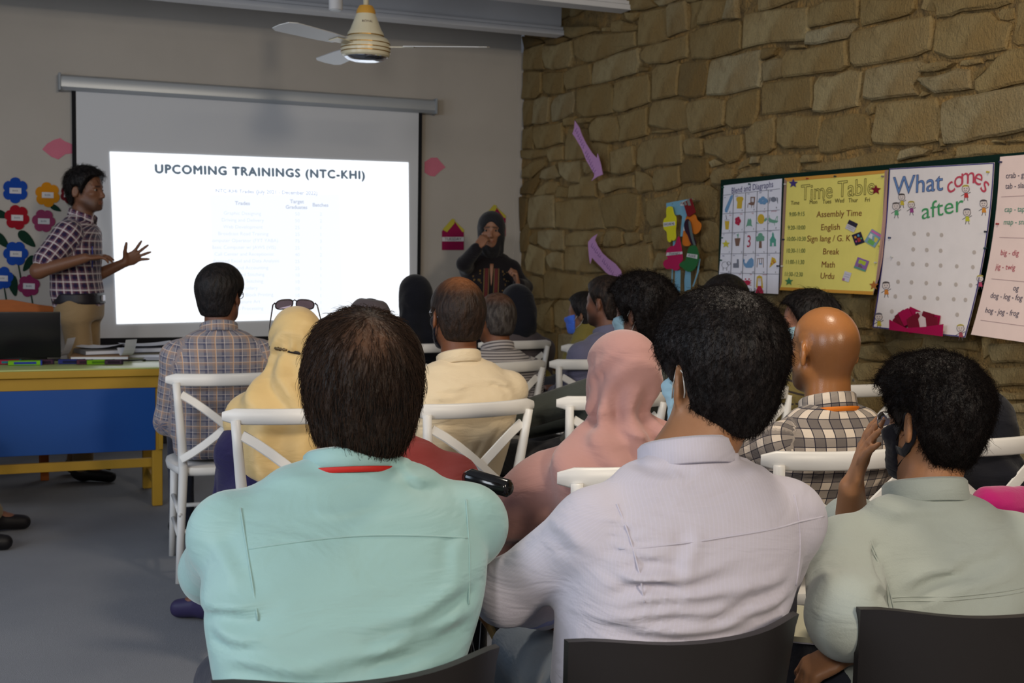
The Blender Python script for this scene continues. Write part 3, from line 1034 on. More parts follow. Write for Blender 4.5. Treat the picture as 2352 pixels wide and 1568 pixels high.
for s, x, y, sz, sh, sl, d in (('EXCUSE ME', 158, 452, 40, 0, -0.1, .0272), ('THANKS', 222, 862, 44, 0.3, -0.08, .0252), ('PLEASE', 474, 892, 42, 0.2, 0.14, .0272), ('MA', 300, 165, 48, 0, -0.1, .0067)):
    tv, tf = text_mesh(s, sz * .8, 'CENTER', shear=sh)
    tv = tv * 1.0
    kx = {'EXCUSE ME': .72, 'THANKS': .95, 'PLEASE': .82, 'MA': .8}[s]
    MB().add([fn(1520 + (x + v[0] * kx * 1.2) / 6.03, 440 + (y - v[1] * 1.35 + v[0] * kx * sl) / 6.03, d) for v in tv], tf).build('word_lettering', paper('black_ink', (28, 28, 32)), pw)
for pp in ([(200, 1085), (270, 1085), (265, 1390), (195, 1410)], [(345, 1075), (410, 1105), (410, 1350), (330, 1380), (328, 1230)], [(545, 930), (530, 930), (500, 1130), (440, 1310), (450, 1315), (515, 1130)], [(155, 1075), (165, 1075), (150, 1350), (120, 1500), (112, 1495), (145, 1350)], [(170, 690), (200, 680), (190, 770), (168, 770)]):
    MB().slab(K8(pp), fn, 0.004, 0.007).build('blue_strip', SKYB, pw)

for pp in ([(150, 165), (160, 165), (160, 175), (150, 175)], [(400, 118), (410, 118), (410, 128), (400, 128)]):
    MB().slab(K8(pp), fn, -.068, .006).build('nail', mat('steel_nail', (120, 118, 114), .4, .5, .8), pw)

# ---------------------------------------------------------------- charts
board = MB()
yb0, yb1 = on_plane(1655, 430, 0, XS - .046)[1], 3.28
bz0, bz1 = 1.19, on_plane(1660, 414, 0, XS)[2]
bz1 = 1.740
board.box((XS - 0.042, (yb0 + yb1) / 2, (1.21 + bz1) / 2), (0.008, yb0 - yb1, bz1 - 1.21))
bd = board.build('display_board', mat('dark_green_felt', (18, 40, 34), 0.95, 0.05))
tag(bd, 'dark green felt strip on the stone wall behind the four charts', 'board')


class Chart:
    def __init__(s, name, label, tl, tr, bl, br, col, curl=2.2):
        s.A = on_plane(*tl, 0, XS - 0.05)
        s.B = on_plane(*tr, 0, XS - 0.05)
        s.C = on_plane(*bl, 1, s.A[1])
        s.D = on_plane(*br, 1, s.B[1])
        for q_ in (s.C, s.D):
            q_[0] = min(q_[0], XS - 0.05)
        s.curl = curl
        s.o = empty(name, s.A)
        tag(s.o, label, 'chart', 'handmade charts on the stone wall')
        n, m = 12, 16
        v = [s.S(i / n, j / m, 0) for j in range(m + 1) for i in range(n + 1)] + [s.S(i / n, j / m, -0.0015) for j in range(m + 1) for i in range(n + 1)]
        N = (n + 1) * (m + 1)
        f = [(j * (n + 1) + i, j * (n + 1) + i + 1, (j + 1) * (n + 1) + i + 1, (j + 1) * (n + 1) + i) for j in range(m) for i in range(n)]
        f += [tuple(N + k for k in q_[::-1]) for q_ in f]
        mesh_obj('sheet', v, f, paper(name + '_sheet', col), s.o, True)
        s.bins = {}
        s.depth = project(s.S(.5, .5, 0) + Vector(s.A))[2]
        s.wm = (Vector(s.A) - Vector(s.B)).length
        s.hm = s.A[2] - s.C[2]

    def S(s, u, v, d):
        t = s.A * (1 - u) + s.B * u
        b = s.C * (1 - u) + s.D * u
        p = t * (1 - v) + b * v
        p[0] = t[0] + (b[0] - t[0]) * max(v, 0) ** s.curl
        return Vector((p[0] - d - s.A[0], p[1] - s.A[1], p[2] - s.A[2]))

    def uv(s, x, y):
        u, v = .5, .5
        for _ in range(12):
            a = project(s.S(u, v, 0) + Vector(s.A))
            e = 1e-3
            au = project(s.S(u + e, v, 0) + Vector(s.A))
            av = project(s.S(u, v + e, 0) + Vector(s.A))
            J = np.array([[(au[0] - a[0]) / e, (av[0] - a[0]) / e], [(au[1] - a[1]) / e, (av[1] - a[1]) / e]])
            du = np.linalg.solve(J, np.array([x - a[0], y - a[1]]))
            u += du[0]
            v += du[1]
        return u, v

    def bin(s, name, col):
        k = (name, col)
        if k not in s.bins:
            s.bins[k] = MB()
        return s.bins[k]

    def poly(s, name, col, pts, d=0.0015):
        """pts in photo px"""
        q_ = [s.uv(*p) for p in pts]
        n = len(q_)
        s.bin(name, col).slab(q_, lambda u, v, dd: s.S(u, v, dd), d - 0.0006, d)

    def text(s, name, col, body, x, y, px, align='CENTER', d=0.002, space=1.0, outline=0.0, rot=0.0, shear=0.0, wide=1.0):
        """x, y: photo position; px: cap height in photo pixels"""
        u, v = s.uv(x, y)
        sz = px / 0.69 * s.depth / FPX
        tv, tf = text_mesh(body, sz, align, space, outline, shear)
        ca, sa = math.cos(rot), math.sin(rot)
        s.bin(name, col).add([s.S(u + (t[0] * wide * ca - t[1] * sa) / s.wm, v - (t[0] * wide * sa + t[1] * ca) / s.hm, d + t[2] * 0.2) for t in tv], tf)

    def line(s, name, col, pts, w=1.2, d=0.0015):
        for a, b in zip(pts[:-1], pts[1:]):
            L = math.hypot(b[0] - a[0], b[1] - a[1]) or 1
            nx, ny_ = -(b[1] - a[1]) / L * w / 2, (b[0] - a[0]) / L * w / 2
            s.poly(name, col, [(a[0] + nx, a[1] + ny_), (b[0] + nx, b[1] + ny_), (b[0] - nx, b[1] - ny_), (a[0] - nx, a[1] - ny_)], d)

    def disc(s, name, col, x, y, rx, ry=None, d=0.0015, n=14, a0=0, a1=2 * PI):
        ry = ry or rx
        s.poly(name, col, [(x + rx * math.cos(a0 + (a1 - a0) * k / n), y + ry * math.sin(a0 + (a1 - a0) * k / n)) for k in range(n)], d)

    def ringline(s, name, col, x, y, r, w=0.8, d=0.002, n=12):
        s.line(name, col, [(x + r * math.cos(2 * PI * k / n), y + r * math.sin(2 * PI * k / n)) for k in range(n + 1)], w, d)

    def star(s, name, col, x, y, r, d=0.003, rot=-PI / 2):
        s.poly(name, col, [(x + (r if k % 2 == 0 else r * .45) * math.cos(rot + PI * k / 5), y + (r if k % 2 == 0 else r * .45) * math.sin(rot + PI * k / 5)) for k in range(10)], d)

    def pin(s, x, y, col):
        u, v = s.uv(x, y)
        c = s.S(u, v, 0)
        MB().lathe([(0.001, 0), (0.0035, 0.001), (0.0028, 0.008), (0.0045, 0.010), (0.004, 0.013), (0.001, 0.014)], n=10).build('push_pin', mat('pin_%d_%d_%d' % col, col, 0.3), s.o).matrix_local = Matrix.Translation(c) @ Matrix.Rotation(-PI / 2, 4, 'Y')

    def done(s):
        for (name, col), m in s.bins.items():
            m.build(name, mat('ink_%d_%d_%d' % col, col, 0.8, 0.1), s.o)


# chart 1
c1 = Chart('phonics_chart', 'white chart of small drawings headed Blend and Diagraphs', (1662, 426), (1796, 410), (1648, 668), (1792, 675), (224, 224, 236))
INKV, INKR, INKK = (86, 84, 130), (172, 70, 96), (84, 84, 96)


def p5(x, y):
    return (1640 + x / 5.4, 400 + y / 5.4)


c1.text('lettering', INKV, 'Blend and Diagraphs', *p5(472, 168), 14, space=1.05, wide=.95, rot=0.03)
for a, b in ([(105, 262), (820, 180)], [(105, 492), (815, 442)], [(100, 732), (815, 690)], [(90, 988), (818, 978)], [(78, 1222), (820, 1240)]):
    c1.line('ruled_line', INKK, [p5(*a), p5(*b)], 0.8)
for a, b in ([(245, 245), (200, 1480)], [(395, 228), (345, 1480)], [(540, 212), (498, 1480)], [(675, 195), (655, 1480)]):
    c1.line('ruled_line', INKK, [p5(*a), p5(*b)], 0.8)
CB, CY, CBR, CG, CR_, CGR, CTE = (110, 150, 190), (204, 172, 60), (124, 96, 84), (108, 160, 138), (176, 46, 74), (120, 124, 138), (84, 156, 140)
D = 'drawing'
c1.poly(D, CB, [p5(*p) for p in ((135, 440), (210, 265), (238, 255), (232, 300), (165, 475), (140, 470))])
c1.poly(D, CY, [p5(*p) for p in ((280, 290), (310, 276), (355, 280), (370, 305), (352, 340), (345, 425), (285, 425), (292, 345), (278, 320))])
c1.poly(D, CBR, [p5(*p) for p in ((455, 280), (512, 280), (508, 352), (498, 382), (468, 388), (422, 366), (455, 348))])
c1.poly(D, (204, 204, 216), [p5(*p) for p in ((468, 295), (498, 295), (496, 345), (468, 343))], .0021)
for x in (424, 470, 498):
    c1.line(D, CBR, [p5(x, 372), p5(x - 4, 415)], .8)
for a, b, r in ((580, 320, 24), (610, 300, 26), (640, 320, 24), (590, 350, 22), (625, 352, 24), (655, 335, 18), (562, 338, 14)):
    c1.disc(D, CB, *p5(a, b), r / 5.4, d=.0015 + a * 1e-6)
c1.disc(D, CGR, *p5(740, 312), 6)
for sx in (-1, 1):
    for k in range(4):
        c1.line(D, CGR, [p5(740 + sx * 25, 300 + k * 10), p5(740 + sx * 45, 285 + k * 14), p5(740 + sx * 55, 310 + k * 18)], .7)
c1.poly(D, CY, [p5(*p) for p in ((135, 580), (192, 580), (182, 685), (145, 685))])
c1.poly(D, (196, 196, 206), [p5(*p) for p in ((133, 560), (194, 556), (192, 580), (135, 580))])
c1.line(D, INKK, [p5(158, 560), p5(150, 505)], .9)
for k in range(5):
    a = 2 * PI * k / 5
    c1.disc(D, CR_, *p5(298 + 20 * math.cos(a), 580 + 32 * math.sin(a)), 3.4, 4.6, d=.0015 + k * 1e-5)
c1.poly(D, CG, [p5(*p) for p in ((420, 570), (428, 548), (440, 566), (452, 546), (466, 572), (466, 620), (478, 650), (455, 640), (420, 640), (398, 652), (412, 615))])
c1.disc(D, CY, *p5(585, 555), 8, 11.5)
c1.poly(D, CG, [p5(*p) for p in ((525, 590), (550, 605), (560, 618), (535, 608))])
c1.poly(D, CG, [p5(*p) for p in ((628, 560), (650, 535), (660, 560), (640, 585), (625, 585))])
c1.poly(D, CG, [p5(*p) for p in ((682, 535), (720, 560), (800, 580), (785, 600), (740, 605), (690, 595), (678, 570))])
for a, b in (((690, 600), (672, 615)), ((750, 600), (755, 635)), ((785, 590), (790, 520)), ((785, 520), (760, 570)), ((690, 540), (684, 505))):
    c1.line(D, CG, [p5(*a), p5(*b)], .8)
c1.star(D, (200, 192, 66), *p5(152, 865), 9.5)
c1.poly(D, CBR, [p5(*p) for p in ((258, 795), (330, 790), (312, 888), (272, 890))])
c1.line(D, CG, [p5(298, 790), p5(304, 735)], 1.6)
c1.line(D, CG, [p5(300, 770), p5(288, 745)], 2.0)
c1.text(D, CR_, '3', *p5(436, 840), 27)
for a, b, r in ((550, 790, 26), (578, 755, 28), (605, 785, 24), (575, 805, 28), (545, 815, 18), (612, 812, 16)):
    c1.disc(D, CG, *p5(a, b), r / 5.4, d=.0015 + b * 1e-6)
c1.poly(D, CBR, [p5(*p) for p in ((562, 830), (592, 830), (594, 915), (558, 915))])
c1.poly(D, CTE, [p5(*p) for p in ((695, 895), (698, 820), (690, 820), (722, 765), (722, 740), (733, 715), (745, 745), (745, 770), (774, 820), (768, 822), (770, 892))])
c1.poly(D, (204, 204, 216), [p5(*p) for p in ((722, 895), (724, 850), (745, 850), (745, 893))], .0021)
c1.ringline(D, INKK, *p5(185, 1105), 4, .7)
c1.ringline(D, INKK, *p5(140, 1125), 7.5, .5)
for x in (115, 160):
    c1.line(D, INKK, [p5(x, 1160), p5(x, 1195)], .7)
c1.poly(D, CGR, [p5(*p) for p in ((240, 1105), (285, 1100), (285, 1052), (308, 1052), (312, 1140), (310, 1160), (240, 1160))])
c1.poly(D, CB, [p5(*p) for p in ((358, 1040), (375, 1060), (385, 1050), (378, 1090), (400, 1110), (440, 1050), (470, 1035), (492, 1060), (494, 1130), (470, 1160), (400, 1160), (372, 1130))])
for a, b in (((535, 1045), (620, 1042)), ((542, 1045), (535, 1155)), ((612, 1042), (615, 1158)), ((565, 1045), (566, 1105)), ((592, 1045), (592, 1105))):
    c1.line(D, CBR, [p5(*a), p5(*b)], 1.0)
c1.poly(D, CB, [p5(*p) for p in ((560, 1105), (598, 1105), (598, 1118), (560, 1118))])
c1.poly(D, CY, [p5(*p) for p in ((720, 1025), (760, 1045), (775, 1090), (745, 1110), (690, 1160))])
for a, b in ((735, 1075), (712, 1110), (750, 1095)):
    c1.disc(D, CR_, *p5(a, b), 1.6, d=.002, n=8)
c1.disc(D, (204, 196, 60), *p5(293, 1300), 5, d=.0015)
c1.disc(D, (204, 196, 60), *p5(262, 1316), 6, 3.4, d=.0016)
c1.disc(D, CR_, *p5(415, 1345), 7, 6)
for sx in (-1, 1):
    for k in range(3):
        c1.line(D, CR_, [p5(415 + sx * 25, 1330 + k * 22), p5(415 + sx * 50, 1315 + k * 30)], 1.6)
    c1.disc(D, CR_, *p5(415 + sx * 22, 1300), 1.8, n=8)
c1.poly(D, CR_, [p5(*p) for p in ((545, 1385), (590, 1385), (618, 1476), (512, 1476))])
c1.poly(D, CY, [p5(*p) for p in ((535, 1270), (565, 1252), (598, 1270), (610, 1410), (590, 1410), (588, 1290), (545, 1290), (542, 1410), (525, 1400))], .0018)
c1.disc(D, (214, 196, 190), *p5(567, 1305), 3.6, 4.6, d=.0014)
for i, row in enumerate((('bl', 'br', 'ch', 'cl', 'sp'), ('dr', 'fl', 'fr', 'sn', 'gr'), ('st', 'pl', 'th', 'tr', 'sc'), ('sh', 'sk', 'wh', 'sw', 'sl'), ('', '', '', 'pr', ''))):
    for j, tx in enumerate(row):
        if tx:
            x0 = (200, 355, 500, 632, 778)[j] - i * 4
            y0 = ((468, 448, 438, 428, 410), (703, 688, 682, 675, 660), (962, 962, 965, 962, 960), (1205, 1210, 1212, 1212, 1215), (0, 0, 0, 1446, 0))[i][j]
            c1.text('lettering', INKK, tx, *p5(x0, y0), 4.2)
for i, row in enumerate((('blue', 'bread', 'chair', 'cloud', 'spider'), ('drink', 'flower', 'frog', 'snail', 'grasshopper'), ('star', 'plant', 'three', 'tree', 'school'), ('sheep', 'skate', 'whale', 'swing', 'slice'), ('', 'chick', 'crab', 'princess', ''))):
    for j, tx in enumerate(row):
        if tx:
            x0 = ((138, 285, 432, 578, 712), (205, 345, 483, 628, 750), (125, 258, 400, 540, 698), (118, 250, 392, 545, 688), (0, 325, 460, 630, 0))[i][j]
            y0 = ((288, 270, 242, 228, 205), (508, 492, 482, 465, 455), (748, 735, 730, 720, 706), (1010, 1006, 1002, 1002, 1000), (0, 1240, 1242, 1244, 0))[i][j]
            c1.text('lettering_small', INKR if i in (1, 4) else INKV, tx, *p5(x0, y0), 3.0)
for x, y in ((123, 163), (452, 122), (110, 788), (98, 1065)):
    c1.pin(*p5(x, y), (20, 70, 60))
c1.pin(*p5(805, 1138), (30, 36, 60))
c1.done()

# chart 2
c2 = Chart('timetable_chart', 'yellow chart headed Time Table listing hours and lessons', (1802, 409), (2040, 390), (1791, 666), (2005, 677), (230, 216, 116), 2.4)
c2.poly('orange_border', (206, 148, 66), [(1802, 409), (1860, 404.5), (1920, 399.5), (1980, 394.8), (2040, 390), (2038, 397), (1980, 403), (1900, 409), (1806, 417)])
c2.poly('orange_border', (204, 148, 62), [(1791, 666), (1860, 669), (1930, 673), (2005, 677), (2008, 669), (1930, 666), (1860, 662), (1793, 659)])
c2.poly('brown_border', (150, 122, 108), [(1802, 409), (1808, 416), (1803, 520), (1796, 650), (1791, 666), (1797, 520)], .0018)
c2.poly('brown_border', (158, 126, 118), [(2033, 392), (2040, 390), (2036, 500), (2028, 590), (2019, 640), (2005, 677), (2013, 640), (2025, 560)], .0018)
c2.text('title_outline', (96, 88, 48), 'Time Table', 1922, 437, 36, outline=0.012, wide=1.12, rot=0.02)
for s, x, y in (('Time', 1827, 466), ('Mon', 1869, 464), ('Tues', 1900, 463), ('Wed', 1929, 461), ('Thur', 1960, 460), ('Fri', 1993, 459)):
    c2.text('lettering', (66, 54, 36), s, x, y, 9.5, wide=1.22)
for s, x, y in (('9:00-9:15', 1831, 492), ('9:20-10:00', 1830, 523), ('10:00-10:30', 1829, 549), ('10:30-11:00', 1828, 576), ('11:00-11:30', 1826, 602), ('11:30-12:30', 1823, 630)):
    c2.text('hours', (64, 96, 58), s, x, y, 10, wide=1.15)
for s, x, y in (('Assembly Time', 1927, 491), ('English', 1908, 522), ('Sign lang / G. K', 1903, 548), ('Break', 1909, 578), ('Math', 1903, 608), ('Urdu', 1901, 634)):
    c2.text('lessons', (124, 62, 40), s, x, y, 14, wide=1.3)
c2.star('star_sticker', (70, 58, 120), 1823, 421, 11)
c2.star('star_sticker', (124, 30, 44), 2013, 436, 12)
c2.star('star_sticker', (70, 130, 88), 1813, 646, 10)
c2.star('star_sticker', (170, 106, 52), 2008, 655, 11)


def pic(x, y, w, h, rot, col, cells):
    ca, sa = math.cos(rot), math.sin(rot)

    def T(a, b):
        return (x + a * ca - b * sa, y + a * sa + b * ca)
    c2.poly('picture_sticker', col, [T(-w, -h), T(w, -h), T(w, h), T(-w, h)], .003)
    for a, b, c, d_, cc_ in cells:
        c2.poly('picture_sticker', cc_, [T(a * w, b * h), T(c * w, b * h), T(c * w, d_ * h), T(a * w, d_ * h)], .0034)


pic(1957, 519, 11, 11, .45, (196, 190, 196), [(-1, -1, 1, -.1, (50, 46, 62)), (-.7, .2, .7, .3, (150, 150, 160)), (-.7, .55, .5, .65, (150, 150, 160))])
pic(1972, 548, 11, 13, -.35, (48, 40, 62), [(-.6, -.6, -.2, -.2, (200, 140, 60)), (.1, -.7, .5, -.3, (90, 150, 180)), (-.2, -.1, .4, .6, (170, 60, 50)), (-.7, .2, -.4, .5, (180, 80, 130)), (.5, .0, .8, .3, (90, 160, 90))])
pic(2007, 547, 14, 17, .55, (126, 160, 176), [(-.9, -.9, .9, -.6, (200, 110, 170)), (-.8, -.4, -.1, .2, (214, 214, 214)), (.1, -.3, .8, .3, (206, 190, 90)), (-.5, .3, .6, .9, (110, 170, 90)), (-.1, -.2, .3, .4, (180, 80, 70))])
pic(1980, 607, 14, 13, .35, (138, 102, 160), [(-.6, -.7, .6, .0, (170, 190, 60)), (-.4, .1, .3, .6, (120, 100, 90)), (-1, .7, 1, 1, (90, 150, 130))])
pic(1946, 635, 8, 11, .3, (200, 196, 206), [(-.7, -.5, .7, -.4, (160, 150, 170)), (-.7, 0, .7, .1, (160, 150, 170)), (-1, .5, -.3, 1, (170, 110, 150))])
for x, y, c in ((1857, 410, (150, 60, 40)), (1921, 405, (30, 60, 60)), (1802, 550, (30, 36, 70)), (1806, 423, (190, 190, 190)), (2030, 405, (130, 120, 130)), (1799, 611, (190, 190, 190)), (2014, 603, (190, 190, 180)), (2023, 565, (190, 180, 60))):
    c2.pin(x, y, c)
c2.done()

# chart 3
c3 = Chart('number_chart', 'white chart headed What comes after with a magenta card pocket', (2043, 387), (2284, 373), (2005, 752), (2217, 775), (228, 220, 218), 2.0)
BLU, RED, GRN = (104, 136, 184), (190, 74, 92), (72, 150, 96)
edge = (58, 52, 120)


def edge_pts(a, b, n=8):
    return [project(c3.S(a[0] + (b[0] - a[0]) * k / n, a[1] + (b[1] - a[1]) * k / n, 0) + Vector(c3.A))[:2] for k in range(n + 1)]


for a, b in (((.004, .004), (.996, .004)), ((.996, .004), (.996, .996)), ((.996, .996), (.004, .996)), ((.004, .996), (.004, .004))):
    c3.line('blue_edging', edge, edge_pts(a, b), 2.2)
c3.text('title_blue', BLU, 'What', 2108, 424, 42, wide=1.2, rot=.04)
c3.text('title_outline', (60, 70, 120), 'What', 2108, 424, 42, wide=1.2, rot=.04, outline=.009, d=.0026)
for s, x, y, r in (('c', 2183, 427, .5), ('o', 2202, 413, .35), ('m', 2224, 405, .05), ('e', 2249, 407, -.35), ('s', 2265, 425, -.6)):
    c3.text('title_red', RED, s, x, y, 38, rot=r, wide=1.1)
c3.text('title_green', GRN, 'after', 2164, 478, 38, rot=.14, wide=1.3)
for y, xs in ((538, (2100, 2132, 2163)), (574, (2098, 2129, 2161, 2238)), (608, (2064, 2097, 2129, 2161, 2198, 2235)), (650, (2063, 2094, 2128, 2159, 2196, 2230)), (684, (2057, 2091, 2124, 2154, 2191, 2218)), (719, (2049, 2199))):
    for x in xs:
        c3.disc('faint_dot', (188, 176, 168), x, y + (x - 2130) * .05, 4.2, 5.0, n=10)


def kid(ch, x, y, s, hair, top):
    ch.disc('child_drawing', (216, 202, 196), x, y, 8 * s, 9 * s, d=.0018)
    ch.ringline('child_outline', (90, 84, 90), x, y, 8.5 * s, .8, .0026)
    ch.disc('child_hair', hair, x, y - 5 * s, 8.5 * s, 5 * s, d=.0023, a0=PI, a1=2 * PI)
    ch.poly('child_clothes', top, [(x - 3 * s, y + 9 * s), (x + 4 * s, y + 9 * s), (x + 6 * s, y + 20 * s), (x - 4 * s, y + 20 * s)], .0018)
    for a, b in (((-3, 11), (-11, 16)), ((4, 11), (11, 7)), ((-2, 20), (-4, 27)), ((3, 20), (5, 27))):
        ch.line('child_outline', (90, 84, 90), [(x + a[0] * s, y + a[1] * s), (x + b[0] * s, y + b[1] * s)], 1.0, .0022)
    for sx in (-3, 3):
        ch.disc('child_outline', (70, 60, 60), x + sx * s, y - 1 * s, 1.0 * s, d=.003, n=6)
    ch.line('child_outline', (90, 84, 90), [(x - 3 * s, y + 3 * s), (x, y + 5 * s), (x + 3 * s, y + 3 * s)], .7, .003)


for x, y, s, h, t in ((2072, 453, .9, (80, 70, 64), (196, 176, 60)), (2059, 474, 1, (110, 100, 96), (90, 160, 110)), (2094, 470, .9, (200, 180, 80), (150, 70, 130)), (2219, 434, 1, (206, 190, 70), (190, 60, 60)), (2222, 488, 1, (110, 110, 120), (190, 190, 60)), (2260, 468, 1, (80, 70, 70), (210, 140, 60)), (2036, 656, 1, (90, 80, 76), (204, 130, 60)), (2252, 640, .9, (206, 190, 100), (180, 70, 100)), (2019, 728, 1, (110, 106, 116), (196, 180, 60)), (2207, 754, 1, (204, 186, 90), (160, 80, 90))):
    if project(c3.S(*c3.uv(x, y), 0) + Vector(c3.A)):
        kid(c3, x, y, s, h, t)
for x, y, c in ((2046, 546, (40, 60, 100)), (2051, 590, (190, 190, 190)), (2267, 532, (40, 46, 60)), (2266, 570, (40, 60, 70)), (2272, 395, (190, 170, 60))):
    c3.pin(x, y, c)
c3.done()
pk = c3.o
MAG = paper('magenta_card', (158, 18, 72))
DRK = paper('dark_magenta_card', (112, 24, 44))


def pocket(pts, d0, d1, name, m):
    q_ = [c3.uv(*p) for p in pts]
    MB().slab(q_, lambda u, v, d: c3.S(u, v, d), d0, d1).build(name, m, pk)


pocket([(2057, 734), (2095, 753), (2140, 750), (2181, 744), (2179, 772), (2057, 757)], .03, .034, 'card_pocket', MAG)
for i, (x, y, a, dk, dd) in enumerate([(2069, 742, -1.05, 0, .006), (2075, 736, -.85, 1, .009), (2080, 731, -.65, 1, .012), (2088, 727, -.45, 0, .015), (2098, 724, .42, 0, .004), (2114, 738, -.5, 1, .02), (2122, 732, .0, 2, .011), (2136, 733, .3, 1, .016), (2148, 738, .18, 0, .007), (2128, 744, .55, 2, .022), (2110, 746, -.2, 1, .026), (2152, 744, -.1, 1, .024)]):
    ca, sa = math.cos(a), math.sin(a)
    pts = [(x + p * ca - q_ * sa, y + p * sa + q_ * ca) for p, q_ in ((-13, -16), (13, -16), (13, 18), (-13, 18))]
    pocket(pts, dd, dd + .002, 'number_card', [MAG, DRK, paper('pale_card', (206, 188, 190))][dk])

# chart 4
c4 = Chart('rhyming_chart', 'pale pink chart of rhyming words cut off by the picture edge', (2297, 360), (2480, 344), (2230, 768), (2394, 792), (232, 208, 200), 2.2)
for s, x, y, c in (('crab - grab', 2311, 404, 0), ('tab - slab', 2310, 428, 0), ('cap - tap', 2308, 481, 1), ('map - snap', 2306, 510, 1), ('big - dig', 2299, 580, 2), ('jig - twig', 2288, 612, 2), ('og', 2328, 661, 0), ('dog - log - fog', 2276, 678, 0), ('hog - jog - frog', 2264, 712, 0)):
    c4.text('lettering', [(74, 70, 92), (86, 146, 126), (176, 78, 92)][c], s, x, y, 13, align='LEFT', wide=.95)
for x0, y0, x1, y1 in ((2300, 452, 2420, 446), (2296, 545, 2400, 548), (2278, 640, 2390, 650), (2253, 735, 2380, 752)):
    c4.line('ruled_line', (170, 140, 140), [(x0, y0), ((x0 + x1) / 2, (y0 + y1) / 2), (x1, y1)], 1.0)
for x, y, c in ((2301, 372, (40, 40, 80)), (2294, 514, (150, 50, 50))):
    c4.pin(x, y, c)
c4.done()

# ================================================================== furniture
RAIL_Z = .835
MCH = mat('white_resin', (222, 220, 216), 0.38, 0.45, vary=0.02, vscale=5)
CHAIR_W = .232


def make_white_chair():
    t = empty('cross_back_chair')
    # curved top rail, ends wrap forward
    m = MB()
    N = 14
    pts = [(CHAIR_W * s, -.272 + .058 * s * s, RAIL_Z - .026) for s in np.linspace(-1, 1, N)]
    v, f = [], []
    sec = [(-.011, -.018), (-.012, .0), (-.010, .020), (-.004, .026), (.004, .026), (.010, .020), (.012, 0), (.011, -.018), (.004, -.024), (-.004, -.024)]
    for i, p in enumerate(pts):
        s = -1 + 2 * i / (N - 1)
        e = 1.0 if 0 < i < N - 1 else .55
        tx = Vector((1, .116 * s / CHAIR_W, 0)).normalized()
        nn = Vector((-tx.y, tx.x, 0))
        for a, b_ in sec:
            v.append(Vector(p) + nn * a * e + Vector((0, 0, b_ * e)))
    n = len(sec)
    # rounded caps: one more shrunken ring beyond each end
    ends = []
    for i in range(N - 1):
        for j in range(n):
            f.append((i * n + j, i * n + (j + 1) % n, (i + 1) * n + (j + 1) % n, (i + 1) * n + j))
    f += [tuple(range(n)), tuple(range(N * n - 1, (N - 1) * n - 1, -1))]
    m.add(v, f).build('top_rail', MCH, t, auto=50)
    for sx in (-1, 1):
        MB().tube([(sx * .190, -.272, 0), (sx * .178, -.235, .22), (sx * .166, -.205, .44), (sx * .172, -.212, .56), (sx * .186, -.232, .70), (sx * .196, -.246, .80)], [.0145, .0165, .019, .018, .0165, .015], 10).build('rear_leg', MCH, t, smooth=True)
        MB().tube([(sx * .178, .188, 0), (sx * .172, .178, .22), (sx * .168, .168, .43)], [.0135, .016, .018], 10).build('front_leg', MCH, t, smooth=True)
        for zz in (.17, .27):
            MB().tube([(sx * .182, -.245, zz), (sx * .174, .18, zz)], .0095, 8).build('side_stretcher', MCH, t, smooth=True)
        # crossing slats bow backwards
        P = []
        for k in range(9):
            q = k / 8
            P.append((sx * (.176 - .352 * q), -.235 - .028 * math.sin(q * PI) + (.004 if sx > 0 else -.006), .752 - .262 * (.75 * q + .25 * (.5 - .5 * math.cos(q * PI)))))
        MB().tube(P, 1.0, 8, flat=(.0165, .0055, (0, .25, 1))).build('cross_slat', MCH, t, smooth=False, auto=40)
    MB().tube([(-.178, -.236, .2), (.178, -.236, .2)], .0095, 8).build('rear_stretcher', MCH, t, smooth=True)
    MB().tube([(-.174, .18, .22), (.174, .18, .22)], .0095, 8).build('front_stretcher', MCH, t, smooth=True)
    m = MB()
    out = []
    for k in range(32):
        a = 2 * PI * k / 32
        ca, sa = math.cos(a), math.sin(a)
        e = .55
        out.append((.215 * math.copysign(abs(ca) ** e, ca) * (1 - .05 * (sa < 0)), -.01 + .215 * math.copysign(abs(sa) ** e, sa)))
    prof = [(.93, .415), (.985, .422), (1.0, .436), (.985, .45), (.93, .455), (.5, .448), (.02, .446)]
    v, f = [], []
    for sc, z in prof:
        v += [(x * sc, y * sc, z) for x, y in out]
    for i in range(len(prof) - 1):
        for j in range(32):
            f.append((i * 32 + j, i * 32 + (j + 1) % 32, (i + 1) * 32 + (j + 1) % 32, (i + 1) * 32 + j))
    f.append(tuple(range(32)))
    m.add(v, f).build('seat', MCH, t, auto=50)
    return t


proto = make_white_chair()
used = [0]


def rail_chair(px, end, heading, label, z=RAIL_Z):
    """px: photo position of the top of the rail's left (-1) / right (+1) end or middle (0)"""
    P = on_plane(px[0], px[1], 2, z)
    hd = math.radians(heading)
    lx, ly = CHAIR_W * end, -.272 + .058 * end * end
    X = P[0] - (math.cos(hd) * lx + math.sin(hd) * ly)
    Y = P[1] - (-math.sin(hd) * lx + math.cos(hd) * ly)
    return chair_at(X, Y, heading, label)


def chair_at(X, Y, heading, label):
    t = proto if not used[0] else copy_tree(proto)
    used[0] = 1
    t.location = (X, Y, 0)
    t.rotation_euler = (0, 0, -math.radians(heading))
    tag(t, label, 'chair', 'white cross-back chairs')
    return t


